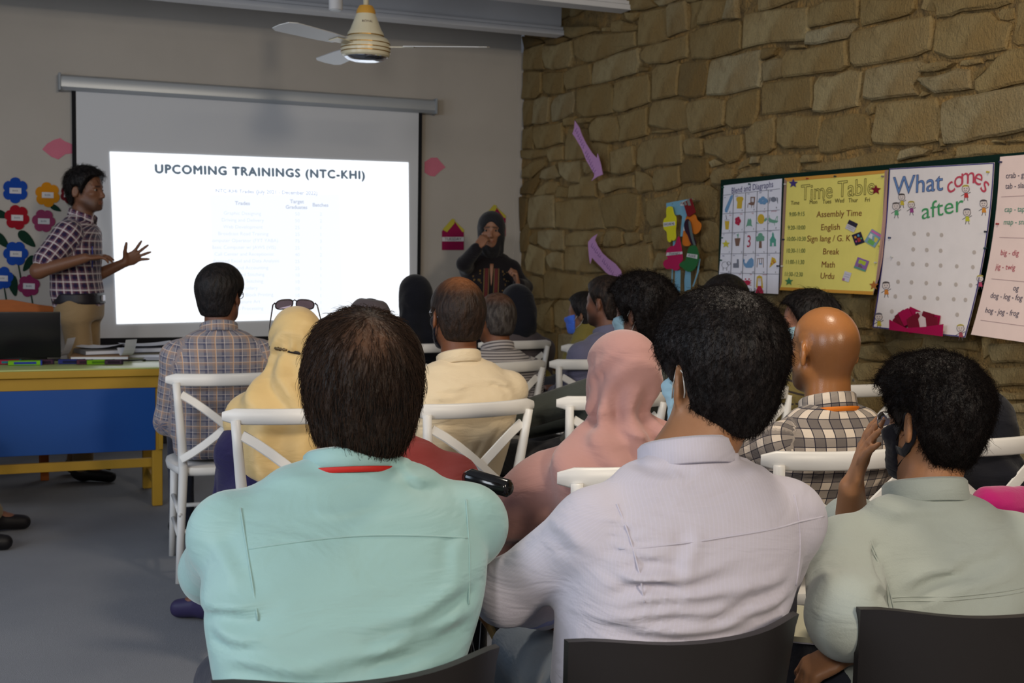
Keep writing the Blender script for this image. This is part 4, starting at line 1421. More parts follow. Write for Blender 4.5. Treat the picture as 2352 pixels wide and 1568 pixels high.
CH = {}
CH['A'] = rail_chair((381, 857), -1, 2, 'leftmost white cross-back chair, under the plaid-shirted man by the table')
CH['B'] = rail_chair((511, 937), -1, 4, 'white cross-back chair under the woman in the beige headscarf')
CH['C'] = rail_chair((1224, 912), 1, -9, 'white cross-back chair under the man in the cream shirt')
CH['D'] = rail_chair((1250, 824), 1, -14, 'white cross-back chair under the older man in the thin-striped shirt')
CH['E'] = rail_chair((1264, 779), 1, -4, 'white cross-back chair under the woman in black headscarf and grey top')
CH['F'] = rail_chair((1262, 824), -1, 2, 'white cross-back chair under the man in the blue-grey shirt')
CH['G'] = rail_chair((1278, 909), -1, -4, 'white cross-back chair under the curly-haired man in dark green-grey')
CH['H'] = rail_chair((1280, 1073), -1, -2, 'white cross-back chair under the woman in the dusty pink headscarf')
CH['I'] = rail_chair((1820, 883), 1, -4, 'white cross-back chair under the woman in the olive striped top')
CH['J'] = rail_chair((1748, 1034), -1, 6, 'white cross-back chair under the bald man in the checked shirt')
CH['K'] = rail_chair((2290, 1006), 0, 2, 'white cross-back chair at the right picture edge under the person in black')
CH['L'] = rail_chair((2072, 876), 1, 0, 'empty white cross-back chair by the stone wall behind the bald man')
CH['P7'] = chair_at(1.50, 5.28, 0, 'white cross-back chair under the man in the grey cap')
CH['P8'] = chair_at(2.08, 6.42, 0, 'white cross-back chair under the woman in black headscarf below the screen')
CH['P12'] = chair_at(3.02, 6.25, -6, 'white cross-back chair under the person in the blue mask by the stone wall')
CH['P17'] = chair_at(3.12, 4.95, 0, 'white cross-back chair under the dark-haired person hidden behind the white-shirted man')
CH['P22'] = chair_at(-.62, 5.62, 80, 'white cross-back chair outside the left picture edge under the person in tan trousers')

# ---------------------------------------------------------------- black stacking chairs
MBLKC = mat('black_plastic_shell', (34, 31, 31), 0.42, 0.4, bump=.12, bscale=500, bdist=.001)


def make_black_chair():
    t = empty('black_plastic_chair')
    # moulded back, curved in plan, ends wrap forward; seat shell; four tapered legs
    v, f = [], []
    nu, nv = 16, 8
    for side in (0, 1):
        for j in range(nv + 1):
            q = j / nv
            z = .47 + .30 * q
            for i in range(nu + 1):
                s = -1 + 2 * i / nu
                hw = .185 + .018 * q
                y = -.215 - .04 * q + .085 * abs(s) ** 2.2
                th = .016 if side else 0
                zz = z + (.014 * abs(s) ** 3 * q) - (.018 * (abs(s) ** 6) if j == nv else 0)
                v.append((hw * s, y + th, zz))
    N = (nu + 1) * (nv + 1)
    for side in (0, 1):
        for j in range(nv):
            for i in range(nu):
                a = side * N + j * (nu + 1) + i
                q = (a, a + 1, a + nu + 2, a + nu + 1)
                f.append(q if side == 0 else q[::-1])
    bd = [i for i in range(nu + 1)] + [j * (nu + 1) + nu for j in range(1, nv + 1)] + [nv * (nu + 1) + i for i in range(nu - 1, -1, -1)] + [j * (nu + 1) for j in range(nv - 1, 0, -1)]
    for k in range(len(bd)):
        a, b = bd[k], bd[(k + 1) % len(bd)]
        f.append((b, a, a + N, b + N))
    o = MB().add(v, f).build('backrest', MBLKC, t, auto=45)
    MB().box((0, 0, .445), (.43, .42, .022), .01).build('seat', MBLKC, t, auto=40)
    for sx in (-1, 1):
        MB().tube([(sx * .20, -.25, 0), (sx * .192, -.215, .44), (sx * .196, -.185, .60)], [.016, .02, .017], 8).build('rear_leg', MBLKC, t, smooth=True)
        MB().tube([(sx * .20, .21, 0), (sx * .188, .18, .44)], [.015, .02], 8).build('front_leg', MBLKC, t, smooth=True)
    return t


bproto = make_black_chair()
BC = {}
for i, (k, pl_, pr_, dl, dr, lb) in enumerate([('P5', (490, 1548), (1152, 1470), 1.55, 1.715, 'black plastic chair in the foreground under the man in the aqua shirt'), ('P16', (1305, 1460), (1845, 1390), 1.74, 1.90, 'black plastic chair in the foreground under the man in the white shirt'), ('P20', (1992, 1378), (2490, 1372), 1.93, 2.0, 'black plastic chair in the foreground under the man in the pale denim shirt')]):
    a, b = at_depth(*pl_, dl), at_depth(*pr_, dr)
    hd = math.atan2(-(b[1] - a[1]), b[0] - a[0])
    mid = (a + b) / 2
    X = mid[0] - math.sin(hd) * (-.175)
    Y = mid[1] - math.cos(hd) * (-.175)
    t = bproto if i == 0 else copy_tree(bproto)
    t.location = (X, Y, 0)
    t.rotation_euler = (0, 0, -hd)
    tag(t, lb, 'chair', 'black plastic chairs')
    BC[k] = (X, Y, math.degrees(hd))
    print('black', k, X, Y, math.degrees(hd), a[2], b[2], np.linalg.norm(a - b))

# ---------------------------------------------------------------- teacher's table
tz = .722
fr = on_plane(361, 1160, 2, 0)      # front right leg on the floor
ty0, tx1 = fr[1] - .06, on_plane(388, 842, 2, tz)[0]
TD, TW = .60, 1.75
table = empty('teacher_table', (tx1 - TW / 2, ty0 + TD / 2, 0))
tag(table, 'yellow framed table with blue front panel and pale lime top', 'table')
MYEL = mat('yellow_paint', (176, 138, 42), 0.5, 0.35, vary=.06, vscale=6)
MB().box((0, 0, tz - .003), (TW - .004, TD - .004, .008), .002).build('tabletop', mat('lime_laminate', (176, 190, 120), 0.3, 0.5), table, auto=40)
MB().box((0, 0, tz - .025), (TW, TD, .036), .004).build('edge_board', MYEL, table)
MB().box((0, -TD / 2 + .035, tz - .075), (TW - .06, .022, .06), .003).build('front_rail', MYEL, table)
MB().box((0, TD / 2 - .035, tz - .075), (TW - .06, .022, .06), .003).build('back_rail', MYEL, table)
MB().box((-.018, -TD / 2 + .034, tz - .265), (TW - .10, .012, .325), .002).build('front_panel', mat('blue_panel', (20, 74, 150), 0.32, 0.5), table)
for sx in (-1, 1):
    MB().box((sx * (TW / 2 - .042), -TD / 2 + .030, tz - .26), (.022, .02, .33), .003).build('panel_stile', MYEL, table)
    MB().box((sx * (TW / 2 - .05), 0, tz - .075), (.022, TD - .1, .06), .003).build('side_rail', MYEL, table)
    MB().box((sx * (TW / 2 - .05), 0, .1), (.03, TD - .1, .04), .003).build('side_stretcher', MYEL, table)
    for sy in (-1, 1):
        MB().box((sx * (TW / 2 - .058), sy * (TD / 2 - .06), (tz - .04) / 2), (.052, .045, tz - .042), .005).build('leg', MYEL, table)
MB().box((0, -TD / 2 + .06 + .03, .222), (TW - .14, .025, .046), .003).build('front_stretcher', MYEL, table)


def tt(px, py, dz=0):
    p = on_plane(px, py, 2, tz + .002 + dz)
    return p


# laptop, back of the lid towards the room
lpos = tt(62, 830)
lap = empty('laptop', (lpos[0] - .02, lpos[1] + .02, tz + .002), math.radians(2))
tag(lap, 'open black laptop on the yellow table with its lid towards the audience', 'laptop')
MLAP = mat('laptop_black', (22, 22, 26), 0.35, 0.4)
MB().box((0, .125, .011), (.37, .25, .018), .004).build('keyboard_base', MLAP, lap, auto=40)
Rl = Matrix.Rotation(math.radians(12), 3, 'X')
MB().box(tuple(Rl @ Vector((0, 0, .125)) + Vector((0, -.004, .018))), (.375, .009, .25), .004, Rl).build('lid', MLAP, lap, auto=40)
MB().box(tuple(Rl @ Vector((0, .006, .127)) + Vector((0, -.004, .018))), (.345, .003, .215), .0, Rl).build('screen', mat('dark_screen', (14, 16, 22), .15), lap)
MB().tube([(-.12, .004, .016), (.12, .004, .016)], .007, 8).build('hinge', MLAP, lap, smooth=True)

MW = paper('white_sheet', (206, 208, 216))
MCARD = paper('brown_folder', (150, 116, 84))
MGREYB = paper('grey_book', (120, 118, 118))
MDKB = paper('dark_book', (46, 46, 56))


def book(px, py, w_, d_, h_, rot, z, cover, pages, name, label, cat, group=None):
    p = tt(px, py, z)
    t = empty(name, (p[0], p[1], tz + .002 + z), math.radians(rot))
    tag(t, label, cat, group)
    MB().box((0, 0, h_ / 2), (w_ * .97, d_ * .97, h_ - .004)).build('pages', pages, t)
    for zz in (.001, h_ - .001):
        MB().box((0, 0, zz), (w_, d_, .002)).build('cover', cover, t)
    MB().box((-w_ / 2, 0, h_ / 2), (.002, d_, h_)).build('spine', cover, t)
    return t


def leaf(px, py, w_, d_, rot, z, m, name, label, cat, curl=.02, group=None):
    p = tt(px, py, z)
    v, f = [], []
    n = 8
    for sd in (0, 1):
        for i in range(n + 1):
            for j in (0, 1):
                a = i / n
                v.append((w_ * (a - .5), d_ * (j - .5), curl * (a - .4) ** 2 * 2 + .0012 * (1 - sd)))
    for i in range(n):
        a = i * 2
        f.append((a, a + 1, a + 3, a + 2))
        b = (n + 1) * 2 + a
        f.append((b, b + 2, b + 3, b + 1))
    o = mesh_obj(name, v, f, m)
    o.location = (p[0], p[1], tz + .003 + z)
    o.rotation_euler = (0, 0, -math.radians(rot))
    tag(o, label, cat, group)
    return o


book(232, 822, .30, .21, .018, 8, 0, MCARD, MW, 'folder', 'brown cardboard folder flat on the table behind the marker boxes', 'folder')
book(240, 810, .27, .20, .022, -14, .02, MGREYB, MW, 'book', 'grey book lying on the brown folder', 'book', 'books on the table')
book(345, 818, .28, .20, .020, 4, 0, paper('tan_book', (120, 112, 92)), MW, 'book', 'tan book flat near the right end of the table', 'book', 'books on the table')
book(338, 806, .27, .19, .026, -6, .022, MDKB, MW, 'book', 'dark book on top of the tan book', 'book', 'books on the table')
leaf(236, 797, .24, .20, 20, .047, MW, 'paper_sheet', 'white paper lying on the grey book', 'paper', .03, 'loose papers on the table')
leaf(338, 792, .29, .2, -4, .052, MW, 'paper_sheet', 'white paper lying on the dark book', 'paper', .02, 'loose papers on the table')
leaf(370, 824, .18, .2, 10, .001, MW, 'paper_sheet', 'white paper flat on the right corner of the table', 'paper', .004, 'loose papers on the table')
o = leaf(292, 816, .08, .07, 60, .022, MW, 'paper_scrap', 'small curled white paper scrap between the stacks', 'paper', .12, 'loose papers on the table')
o = leaf(145, 818, .10, .09, 30, .001, MW, 'paper_scrap', 'crumpled white paper scrap beside the laptop', 'paper', .14, 'loose papers on the table')
for i, (px, py, L, rot, c1_, c2_, lb) in enumerate([(22, 836, .11, 3, (150, 40, 60), (40, 110, 120), 'small red and teal marker box at the laptop\'s foot'), (58, 838, .16, 2, (112, 170, 40), (44, 60, 140), 'lime green marker box with a blue label below the laptop'), (100, 836, .10, -4, (70, 44, 60), (40, 30, 46), 'small plum marker box right of the lime box'), (165, 835, .13, 6, (44, 50, 110), (30, 34, 60), 'navy marker box in front of the brown folder'), (195, 836, .08, 2, (80, 46, 60), (50, 34, 44), 'maroon eraser box between navy and green boxes'), (232, 836, .14, -2, (110, 160, 30), (70, 110, 24), 'bright green marker box in front of the brown folder'), (262, 836, .09, 8, (66, 50, 64), (40, 32, 40), 'dark purple box right of the bright green box')]):
    p = tt(px, py)
    t = empty('marker_box', (p[0], p[1], tz + .002), math.radians(rot))
    tag(t, lb, 'box', 'small boxes along the table front')
    MB().box((0, 0, .012), (L, .045, .022), .002).build('carton', paper('box%d' % i, c1_), t)
    MB().box((0, -.0228, .012), (L * .66, .0015, .012)).build('box_label', paper('boxl%d' % i, c2_), t)
    MB().box((L / 2 - .004, 0, .012), (.0085, .0455, .0225)).build('end_flap', paper('boxl%d' % i, c2_), t)
p = tt(268, 831)
o = MB().tube([(-.09, 0, .006), (.09, .03, .006)], [.006, .004], 8).build('marker_pen', mat('pen_black', (30, 28, 30), .4), smooth=True)
o.location = (p[0] + .06, p[1], tz + .002)
tag(o, 'black marker pen lying at the table front edge', 'pen')

# orange wooden chair behind the table
oc = on_plane(40, 700, 1, 7.62)
t = empty('orange_wooden_chair', (oc[0] - .08, 7.42, 0), math.radians(180))
tag(t, 'orange wooden chair with a scooped back behind the table', 'chair')
MOR = mat('orange_stain', (168, 88, 24), 0.5, 0.35, vary=.1, vscale=10, stretch=(1, 1, 6))
top = oc[2]
MB().slab([(-.27, top - .16), (.27, top - .16), (.28, top - .01), (.20, top + .0), (.05, top + .03), (-.05, top + .03), (-.2, top + .0), (-.28, top - .01)], lambda u, v, d: (u, -.2 - d, v), 0, .03).build('back_board', MOR, t)
MB().box((0, 0, .45), (.5, .44, .03), .01).build('seat', MOR, t)
for sx in (-1, 1):
    MB().box((sx * .21, -.2, (top - .1) / 2), (.045, .04, top - .1), .004).build('rear_leg', MOR, t)
    MB().box((sx * .21, .18, .22), (.045, .045, .44), .004).build('front_leg', MOR, t)

# ---------------------------------------------------------------- wheelchair
WCH = math.radians(1)
_h = at_depth(1110, 1130, 2.36)
wc0 = np.array((_h[0] - (math.cos(WCH) * .19 + math.sin(WCH) * -.33), _h[1] - (-math.sin(WCH) * .19 + math.cos(WCH) * -.33)))
wch = empty('wheelchair', (wc0[0], wc0[1], 0), WCH)
tag(wch, 'wheelchair with black push handles and brass-coloured wheel rims under the person in maroon', 'wheelchair')
MRIM = mat('brass_rim', (176, 150, 100), 0.32, 0.5, 0.55)
MTYRE = mat('tyre_grey', (40, 38, 36), 0.8)
MFR = mat('black_frame', (24, 24, 26), 0.35, 0.5)
MVIN = mat('black_vinyl', (26, 24, 24), 0.5, 0.35)
for sx in (-1, 1):
    wx, R_ = sx * .25, .305
    wl = empty('wheel', (wx, -.17, R_), 0, wch)

    def circ(r, x, n=48):
        return [(x, r * math.cos(2 * PI * k / n), r * math.sin(2 * PI * k / n)) for k in range(n + 1)]
    MB().tube(circ(R_ - .014, 0), .014, 8, caps=False).build('tyre', MTYRE, wl, smooth=True)
    MB().tube(circ(R_ - .038, 0), 1.0, 8, caps=False, flat=(.018, .012, (1, 0, 0))).build('rim', MRIM, wl, auto=45)
    MB().tube(circ(R_ - .045, sx * .032), .010, 8, caps=False).build('hand_rim', MRIM, wl, smooth=True)
    MB().tube([(-.03, 0, 0), (.03, 0, 0)], .022, 12).build('hub', MFR, wl, smooth=True)
    for k in range(16):
        a = 2 * PI * k / 16
        MB().tube([(.018 * (1 if k % 2 else -1), .02 * math.cos(a + .5), .02 * math.sin(a + .5)), (0, (R_ - .045) * math.cos(a), (R_ - .045) * math.sin(a))], .0014, 4).build('spoke', MSIL, wl)
    MB().tube([(sx * .19, -.245, .30), (sx * .19, -.25, .86), (sx * .188, -.250, .868), (sx * .183, -.252, .876)], .0115, 10).build('back_tube', MFR, wch, smooth=True)
    MB().tube([(sx * .182, -.252, .876), (sx * .188, -.265, .877), (sx * .236, -.345, .868), (sx * .239, -.35, .868)], [.013, .019, .018, .012], 12).build('push_handle', mat('glossy_black_grip', (12, 12, 13), 0.16, 0.6), wch, smooth=True)
    MB().tube([(sx * .19, -.235, .48), (sx * .19, .22, .48), (sx * .18, .30, .40), (sx * .165, .36, .16)], .0115, 10).build('seat_tube', MFR, wch, smooth=True)
    MB().tube([(sx * .205, -.23, .67), (sx * .205, .14, .67), (sx * .205, .2, .62), (sx * .205, .2, .48)], .0115, 10).build('arm_tube', MFR, wch, smooth=True)
    MB().box((sx * .205, -.02, .685), (.05, .28, .026), .01).build('arm_pad', MVIN, wch, auto=40)
    MB().box((sx * .13, .42, .13), (.14, .14, .014), .005).build('footplate', MFR, wch)
    cs = MB()
    cs.tube([(sx * .185 + c_[0], .27 + c_[1], .09 + c_[2]) for c_ in [(0, .075 * math.cos(2 * PI * k / 20), .075 * math.sin(2 * PI * k / 20)) for k in range(21)]], .013, 6, caps=False)
    cs.build('caster', MTYRE, wch, smooth=True)
    MB().tube([(sx * .205, .27, .09), (sx * .205, .27, .22), (sx * .188, .25, .48)], .010, 8).build('caster_fork', MFR, wch, smooth=True)
MB().box((0, -.01, .466), (.37, .42, .03), .01).build('seat', MVIN, wch, auto=40)
MB().slab([(-.185, .50), (.185, .50), (.185, .85), (-.185, .85)], lambda u, v, d: (u, -.235 - d - .03 * (1 - (u / .185) ** 2), v), 0, .012).build('back_sling', MVIN, wch)

# ================================================================== figures: smooth signed-distance bodies, meshed by surface nets
F32 = np.float32


def smin(a, b, k):
    h = np.clip(0.5 + 0.5 * (a - b) / k, 0, 1)
    return a * (1 - h) + b * h - k * h * (1 - h)


class Cone:
    """tapered capsule, optionally flattened: sc scales space per axis in frame R"""

    def __init__(s, a, b, ra, rb, k=0.02, op='u', flat=None, inf=0.0):
        s.a, s.b = np.array(a, F32), np.array(b, F32)
        s.ra, s.rb, s.k, s.op, s.flat = ra + inf, rb + inf, k, op, flat
        m = max(s.ra, s.rb)
        s.lo, s.hi = np.minimum(s.a, s.b) - m, np.maximum(s.a, s.b) + m

    def d(s, P):
        ab = s.b - s.a
        L2 = float(ab @ ab) + 1e-9
        pa = P - s.a
        t = np.clip(pa @ ab / L2, 0, 1)
        q = pa - t[..., None] * ab
        if s.flat is not None:  # (axis, factor): squash across this axis
            ax, fa = s.flat
            ax = np.array(ax, F32)
            q = q + (q @ ax)[..., None] * ax * (1 / fa - 1)
        return np.sqrt((q * q).sum(-1)) - (s.ra + (s.rb - s.ra) * t)

    def uv(s, P):
        ab = s.b - s.a
        L = float(np.linalg.norm(ab)) + 1e-9
        w_ = ab / L
        pa = P - s.a
        t = pa @ w_
        q = pa - t[..., None] * w_
        e1 = np.cross(w_, np.array((0, 1, 0.1)))
        e1 /= np.linalg.norm(e1)
        e2 = np.cross(w_, e1)
        return np.stack([np.arctan2(q @ e2, q @ e1) * max(s.ra, 0.04), -t, np.zeros_like(t)], -1)


class Ell:
    def __init__(s, c, r, R=None, k=0.02, op='u', inf=0.0):
        s.c, s.r = np.array(c, F32), np.array(r, F32) + inf
        s.R = None if R is None else np.array(R, F32)
        s.k, s.op = k, op
        m = float(s.r.max())
        s.lo, s.hi = s.c - m, s.c + m

    def d(s, P):
        q = P - s.c
        if s.R is not None:
            q = q @ s.R
        k0 = np.sqrt(((q / s.r) ** 2).sum(-1)) + 1e-9
        k1 = np.sqrt(((q / (s.r * s.r)) ** 2).sum(-1)) + 1e-9
        return k0 * (k0 - 1) / k1

    def uv(s, P):
        q = P - s.c
        return np.stack([np.arctan2(q[..., 0], -q[..., 1]) * 0.11, q[..., 2], np.zeros_like(q[..., 0])], -1)


class Loft:
    """stack of superellipses along z: rows of (z, cx, cy, ax, ay)"""

    def __init__(s, rows, k=0.03, op='u', inf=0.0, n=2.5, cap=0.03):
        s.T = np.array(sorted(rows), F32)
        s.inf, s.k, s.op, s.n, s.cap = inf, k, op, n, cap
        a = s.T[:, 3:].max() + inf
        s.lo = np.array([(s.T[:, 1] - s.T[:, 3]).min() - inf, (s.T[:, 2] - s.T[:, 4]).min() - inf, s.T[0, 0] - inf], F32)
        s.hi = np.array([(s.T[:, 1] + s.T[:, 3]).max() + inf, (s.T[:, 2] + s.T[:, 4]).max() + inf, s.T[-1, 0] + inf], F32)

    def cs(s, z):
        g = np.linspace(s.T[0, 0], s.T[-1, 0], 64)
        out = []
        for i in range(1, 5):
            y = np.interp(g, s.T[:, 0], s.T[:, i])
            kk = np.ones(7) / 7
            y = np.convolve(np.pad(y, 3, mode='edge'), kk, 'valid')
            out.append(np.interp(z, g, y))
        return out

    def d(s, P):
        z = P[..., 2]
        cx, cy, ax, ay = s.cs(z)
        ax, ay = ax + s.inf, ay + s.inf
        x, y = np.abs(P[..., 0] - cx) / ax, np.abs(P[..., 1] - cy) / ay
        r = (x ** s.n + y ** s.n) ** (1.0 / s.n)
        q = np.hypot(P[..., 0] - cx, P[..., 1] - cy)
        side = q - (q + 1e-5) / (r + 1e-5 / ax)
        capd = np.maximum(z - (s.T[-1, 0] + s.inf), (s.T[0, 0] - s.inf) - z)
        return -smin(-side, -capd, s.cap)

    def uv(s, P):
        z = P[..., 2]
        cx, cy, ax, ay = s.cs(z)
        a = np.arctan2((P[..., 0] - cx) / ax, -(P[..., 1] - cy) / ay)
        return np.stack([a * (ax * 0.62 + ay * 0.38), z, np.zeros_like(z)], -1)


class Half:
    """keeps the side n.p < c"""

    def __init__(s, n, c, k=0.004, box=None):
        n = np.array(n, F32)
        s.n, s.c, s.k, s.op = n / np.linalg.norm(n), c, k, 'i'
        s.lo = s.hi = None
        s.box = box

    def d(s, P):
        return P @ s.n - s.c


def ev(prims, P):
    D = np.full(P.shape[:-1], 1.0, F32)
    for p in prims:
        d = p.d(P)
        if p.op == 'u':
            D = smin(D, d, p.k)
        elif p.op == 's':
            D = -smin(-D, d, p.k)
        else:
            D = -smin(-D, -d, p.k)
    return D


def nets(prims, h, post=None, near=0.03, pad=0.03):
    us = [p for p in prims if p.op == 'u']
    lo = np.min([p.lo for p in us], axis=0) - pad
    hi = np.max([p.hi for p in us], axis=0) + pad
    n = np.ceil((hi - lo) / h).astype(int) + 1
    ax = [(lo[i] + h * np.arange(n[i])).astype(F32) for i in range(3)]
    D = np.full(tuple(n), 0.25, F32)
    for p in prims:
        if p.lo is None:
            sl = [slice(0, n[i]) for i in range(3)]
        else:
            m = p.k * 1.5 + 3 * h + 0.012
            sl = [slice(max(0, int((p.lo[i] - m - lo[i]) / h)), min(n[i], int((p.hi[i] + m - lo[i]) / h) + 2)) for i in range(3)]
        sl = tuple(sl)
        G = np.stack(np.meshgrid(ax[0][sl[0]], ax[1][sl[1]], ax[2][sl[2]], indexing='ij'), -1)
        d = p.d(G).astype(F32)
        if p.op == 'u':
            D[sl] = smin(D[sl], d, p.k)
        elif p.op == 's':
            D[sl] = -smin(-D[sl], d, p.k)
        else:
            D[sl] = -smin(-D[sl], -d, p.k)
    if post is not None:
        msk = np.abs(D) < near
        ii = np.nonzero(msk)
        P = np.stack([ax[0][ii[0]], ax[1][ii[1]], ax[2][ii[2]]], -1)
        D[ii] = post(P, D[ii])
    D[0], D[-1], D[:, 0], D[:, -1], D[:, :, 0], D[:, :, -1] = [np.maximum(q, 1e-3) for q in (D[0], D[-1], D[:, 0], D[:, -1], D[:, :, 0], D[:, :, -1])]
    S = D < 0
    c = [slice(None, -1), slice(1, None)]
    cnt = np.zeros(tuple(n - 1), np.int8)
    for i in (0, 1):
        for j in (0, 1):
            for k in (0, 1):
                cnt += S[c[i], c[j], c[k]]
    act = (cnt > 0) & (cnt < 8)
    idx = np.full(act.shape, -1, np.int32)
    ci = np.nonzero(act)
    nv = len(ci[0])
    idx[ci] = np.arange(nv)
    acc = np.zeros((nv, 3), F32)
    num = np.zeros(nv, F32)
    V8 = {}
    for i in (0, 1):
        for j in (0, 1):
            for k in (0, 1):
                V8[i, j, k] = D[ci[0] + i, ci[1] + j, ci[2] + k]
    for (a, b) in [((0, 0, 0), (1, 0, 0)), ((0, 1, 0), (1, 1, 0)), ((0, 0, 1), (1, 0, 1)), ((0, 1, 1), (1, 1, 1)), ((0, 0, 0), (0, 1, 0)), ((1, 0, 0), (1, 1, 0)), ((0, 0, 1), (0, 1, 1)), ((1, 0, 1), (1, 1, 1)), ((0, 0, 0), (0, 0, 1)), ((1, 0, 0), (1, 0, 1)), ((0, 1, 0), (0, 1, 1)), ((1, 1, 0), (1, 1, 1))]:
        va, vb = V8[a], V8[b]
        cr = (va < 0) != (vb < 0)
        t = np.where(cr, va / np.where(cr, va - vb, 1), 0)
        A, B = np.array(a, F32), np.array(b, F32)
        acc += np.where(cr[:, None], A + t[:, None] * (B - A), 0)
        num += cr
    vert = lo + h * (np.stack(ci, -1) + acc / num[:, None])
    faces = []
    for axis in range(3):
        o1, o2 = [(1, 2), (2, 0), (0, 1)][axis]
        s0 = [slice(None)] * 3
        s1 = [slice(None)] * 3
        s0[axis], s1[axis] = slice(None, -1), slice(1, None)
        A, B = S[tuple(s0)], S[tuple(s1)]
        e = np.nonzero(A != B)
        e = list(e)
        ok = (e[o1] > 0) & (e[o2] > 0) & (e[o1] < n[o1] - 1) & (e[o2] < n[o2] - 1)
        e = [q[ok] for q in e]
        flip = A[tuple(e)]

        def at(d1, d2):
            q = [e[0].copy(), e[1].copy(), e[2].copy()]
            q[o1] = q[o1] - d1
            q[o2] = q[o2] - d2
            return idx[tuple(q)]
        f = np.stack([at(1, 1), at(0, 1), at(0, 0), at(1, 0)], -1)
        f[~flip] = f[~flip][:, ::-1]
        faces.append(f)
    return vert, np.concatenate(faces), lo


def relax(v, f, it=1, lam=0.5):
    for _ in range(it):
        s = np.zeros_like(v)
        c = np.zeros(len(v), F32)
        for k in range(4):
            for m in (1, 3):
                np.add.at(s, f[:, k], v[f[:, (k + m) % 4]])
                np.add.at(c, f[:, k], 1)
        v = v + lam * (s / np.maximum(c, 1)[:, None] - v)
    return v


TRIS = [0]


def sdf_mesh(name, prims, h, m, parent, post=None, near=0.03, uv=False, color=None, smooth_it=1, loc=None):
    v, f, _ = nets(prims, h, post, near)
    if smooth_it:
        v = relax(v, f, smooth_it)
    TRIS[0] += 2 * len(f)
    me = bpy.data.meshes.new(name)
    me.vertices.add(len(v))
    me.vertices.foreach_set('co', v.astype(F32).ravel())
    me.loops.add(len(f) * 4)
    me.loops.foreach_set('vertex_index', f.astype(np.int32).ravel())
    me.polygons.add(len(f))
    me.polygons.foreach_set('loop_start', np.arange(0, 4 * len(f), 4, dtype=np.int32))
    me.polygons.foreach_set('loop_total', np.full(len(f), 4, np.int32))
    me.polygons.foreach_set('use_smooth', np.ones(len(f), bool))
    me.update()
    me.validate()
    if uv:
        us = [p for p in prims if p.op == 'u' and hasattr(p, 'uv') and not getattr(p, 'nouv', False)]
        best = np.full(len(v), 9.0, F32)
        U = np.zeros((len(v), 3), F32)
        for p in us:
            d = p.d(v.astype(F32))
            b = d < best - (0.012 if isinstance(p, Ell) else 0)
            best = np.where(b, d, best)
            U[b] = p.uv(v[b])
        at = me.attributes.new('cloth', 'FLOAT_VECTOR', 'POINT')
        at.data.foreach_set('vector', U.ravel())
    if color is not None:
        at = me.attributes.new('tint', 'FLOAT', 'POINT')
        at.data.foreach_set('value', color(v.astype(F32)).astype(F32))
    me.materials.append(m)
    o = bpy.data.objects.new(name, me)
    COL.objects.link(o)
    if parent:
        o.parent = parent
    return o


def sstep(a, b, x):
    t = np.clip((x - a) / (b - a), 0, 1)
    return t * t * (3 - 2 * t)


def wrinkle(P, seed, scale=(14, 14, 26), ridged=True):
    """cheap cloth-fold field in -1..1"""
    r = np.random.RandomState(seed)
    Q = P * np.array(scale, F32)
    Q = Q + 0.9 * np.stack([np.sin(Q[..., 2] * 0.7 + r.rand() * 6), np.sin(Q[..., 0] * 0.8 + r.rand() * 6), np.sin(Q[..., 0] * 0.6 + Q[..., 1] * .5 + r.rand() * 6)], -1)
    s = np.zeros(P.shape[:-1], F32)
    for k in range(5):
        w_ = r.randn(3)
        w_ /= np.linalg.norm(w_)
        x = np.sin(Q @ w_.astype(F32) * (0.6 + 0.35 * k) + r.rand() * 6)
        s += ((1 - 2 * np.abs(x)) if ridged else x) / (1 + 0.5 * k)
    return s / 2.4


def crease(P, a, b, w_, amp):
    """a ridge (amp < 0 outward) of width w_ along the segment a-b"""
    a, b = np.array(a, F32), np.array(b, F32)
    ab = b - a
    pa = P - a
    t = np.clip(pa @ ab / float(ab @ ab), 0, 1)
    q = pa - t[..., None] * ab
    d2 = (q * q).sum(-1)
    return amp * np.exp(-d2 / (w_ * w_)) * sstep(0, .15, t + .05) * sstep(0, .15, 1.05 - t)


def crease_px(P, g, L, depth):
    """folds across a back, given as segments seen in the photo, found on the figure at the given depth"""
    D = np.zeros(P.shape[:-1], F32)
    for x0, y0, x1, y1, wd, am in L:
        a, b = g.tl(at_depth(x0, y0, depth)), g.tl(at_depth(x1, y1, depth))
        A, B = np.array((a[0], a[2]), F32), np.array((b[0], b[2]), F32)
        Q = P[..., (0, 2)] - A
        ab = B - A
        L2 = float(ab @ ab)
        t = Q @ ab / L2
        tc = np.clip(t, 0, 1)
        n = np.array((-ab[1], ab[0]), F32) / math.sqrt(L2)
        if n[1] < 0:
            n = -n
        d = Q @ n + .004 * np.sin(tc * 7 + x0)
        over = np.maximum(np.abs(t - .5) - .5, 0) * math.sqrt(L2)
        fade = np.exp(-(over / .02) ** 2) * sstep(-.02, .25, tc) * (.35 + .65 * sstep(1.02, .6, tc))
        back = P[..., 1] < g.nb[1] - .0
        D += back * am * fade * (np.exp(-(d / wd) ** 2) - .8 * np.exp(-((d - wd * 1.7) / wd) ** 2))
    return D


def rotm(yaw=0, pitch=0, roll=0):
    """columns = axes of a head turned left (+yaw), up (+pitch), tilted (+roll to its right)"""
    return np.array(Matrix.Rotation(yaw, 3, 'Z') @ Matrix.Rotation(pitch, 3, 'X') @ Matrix.Rotation(roll, 3, 'Y'), F32)


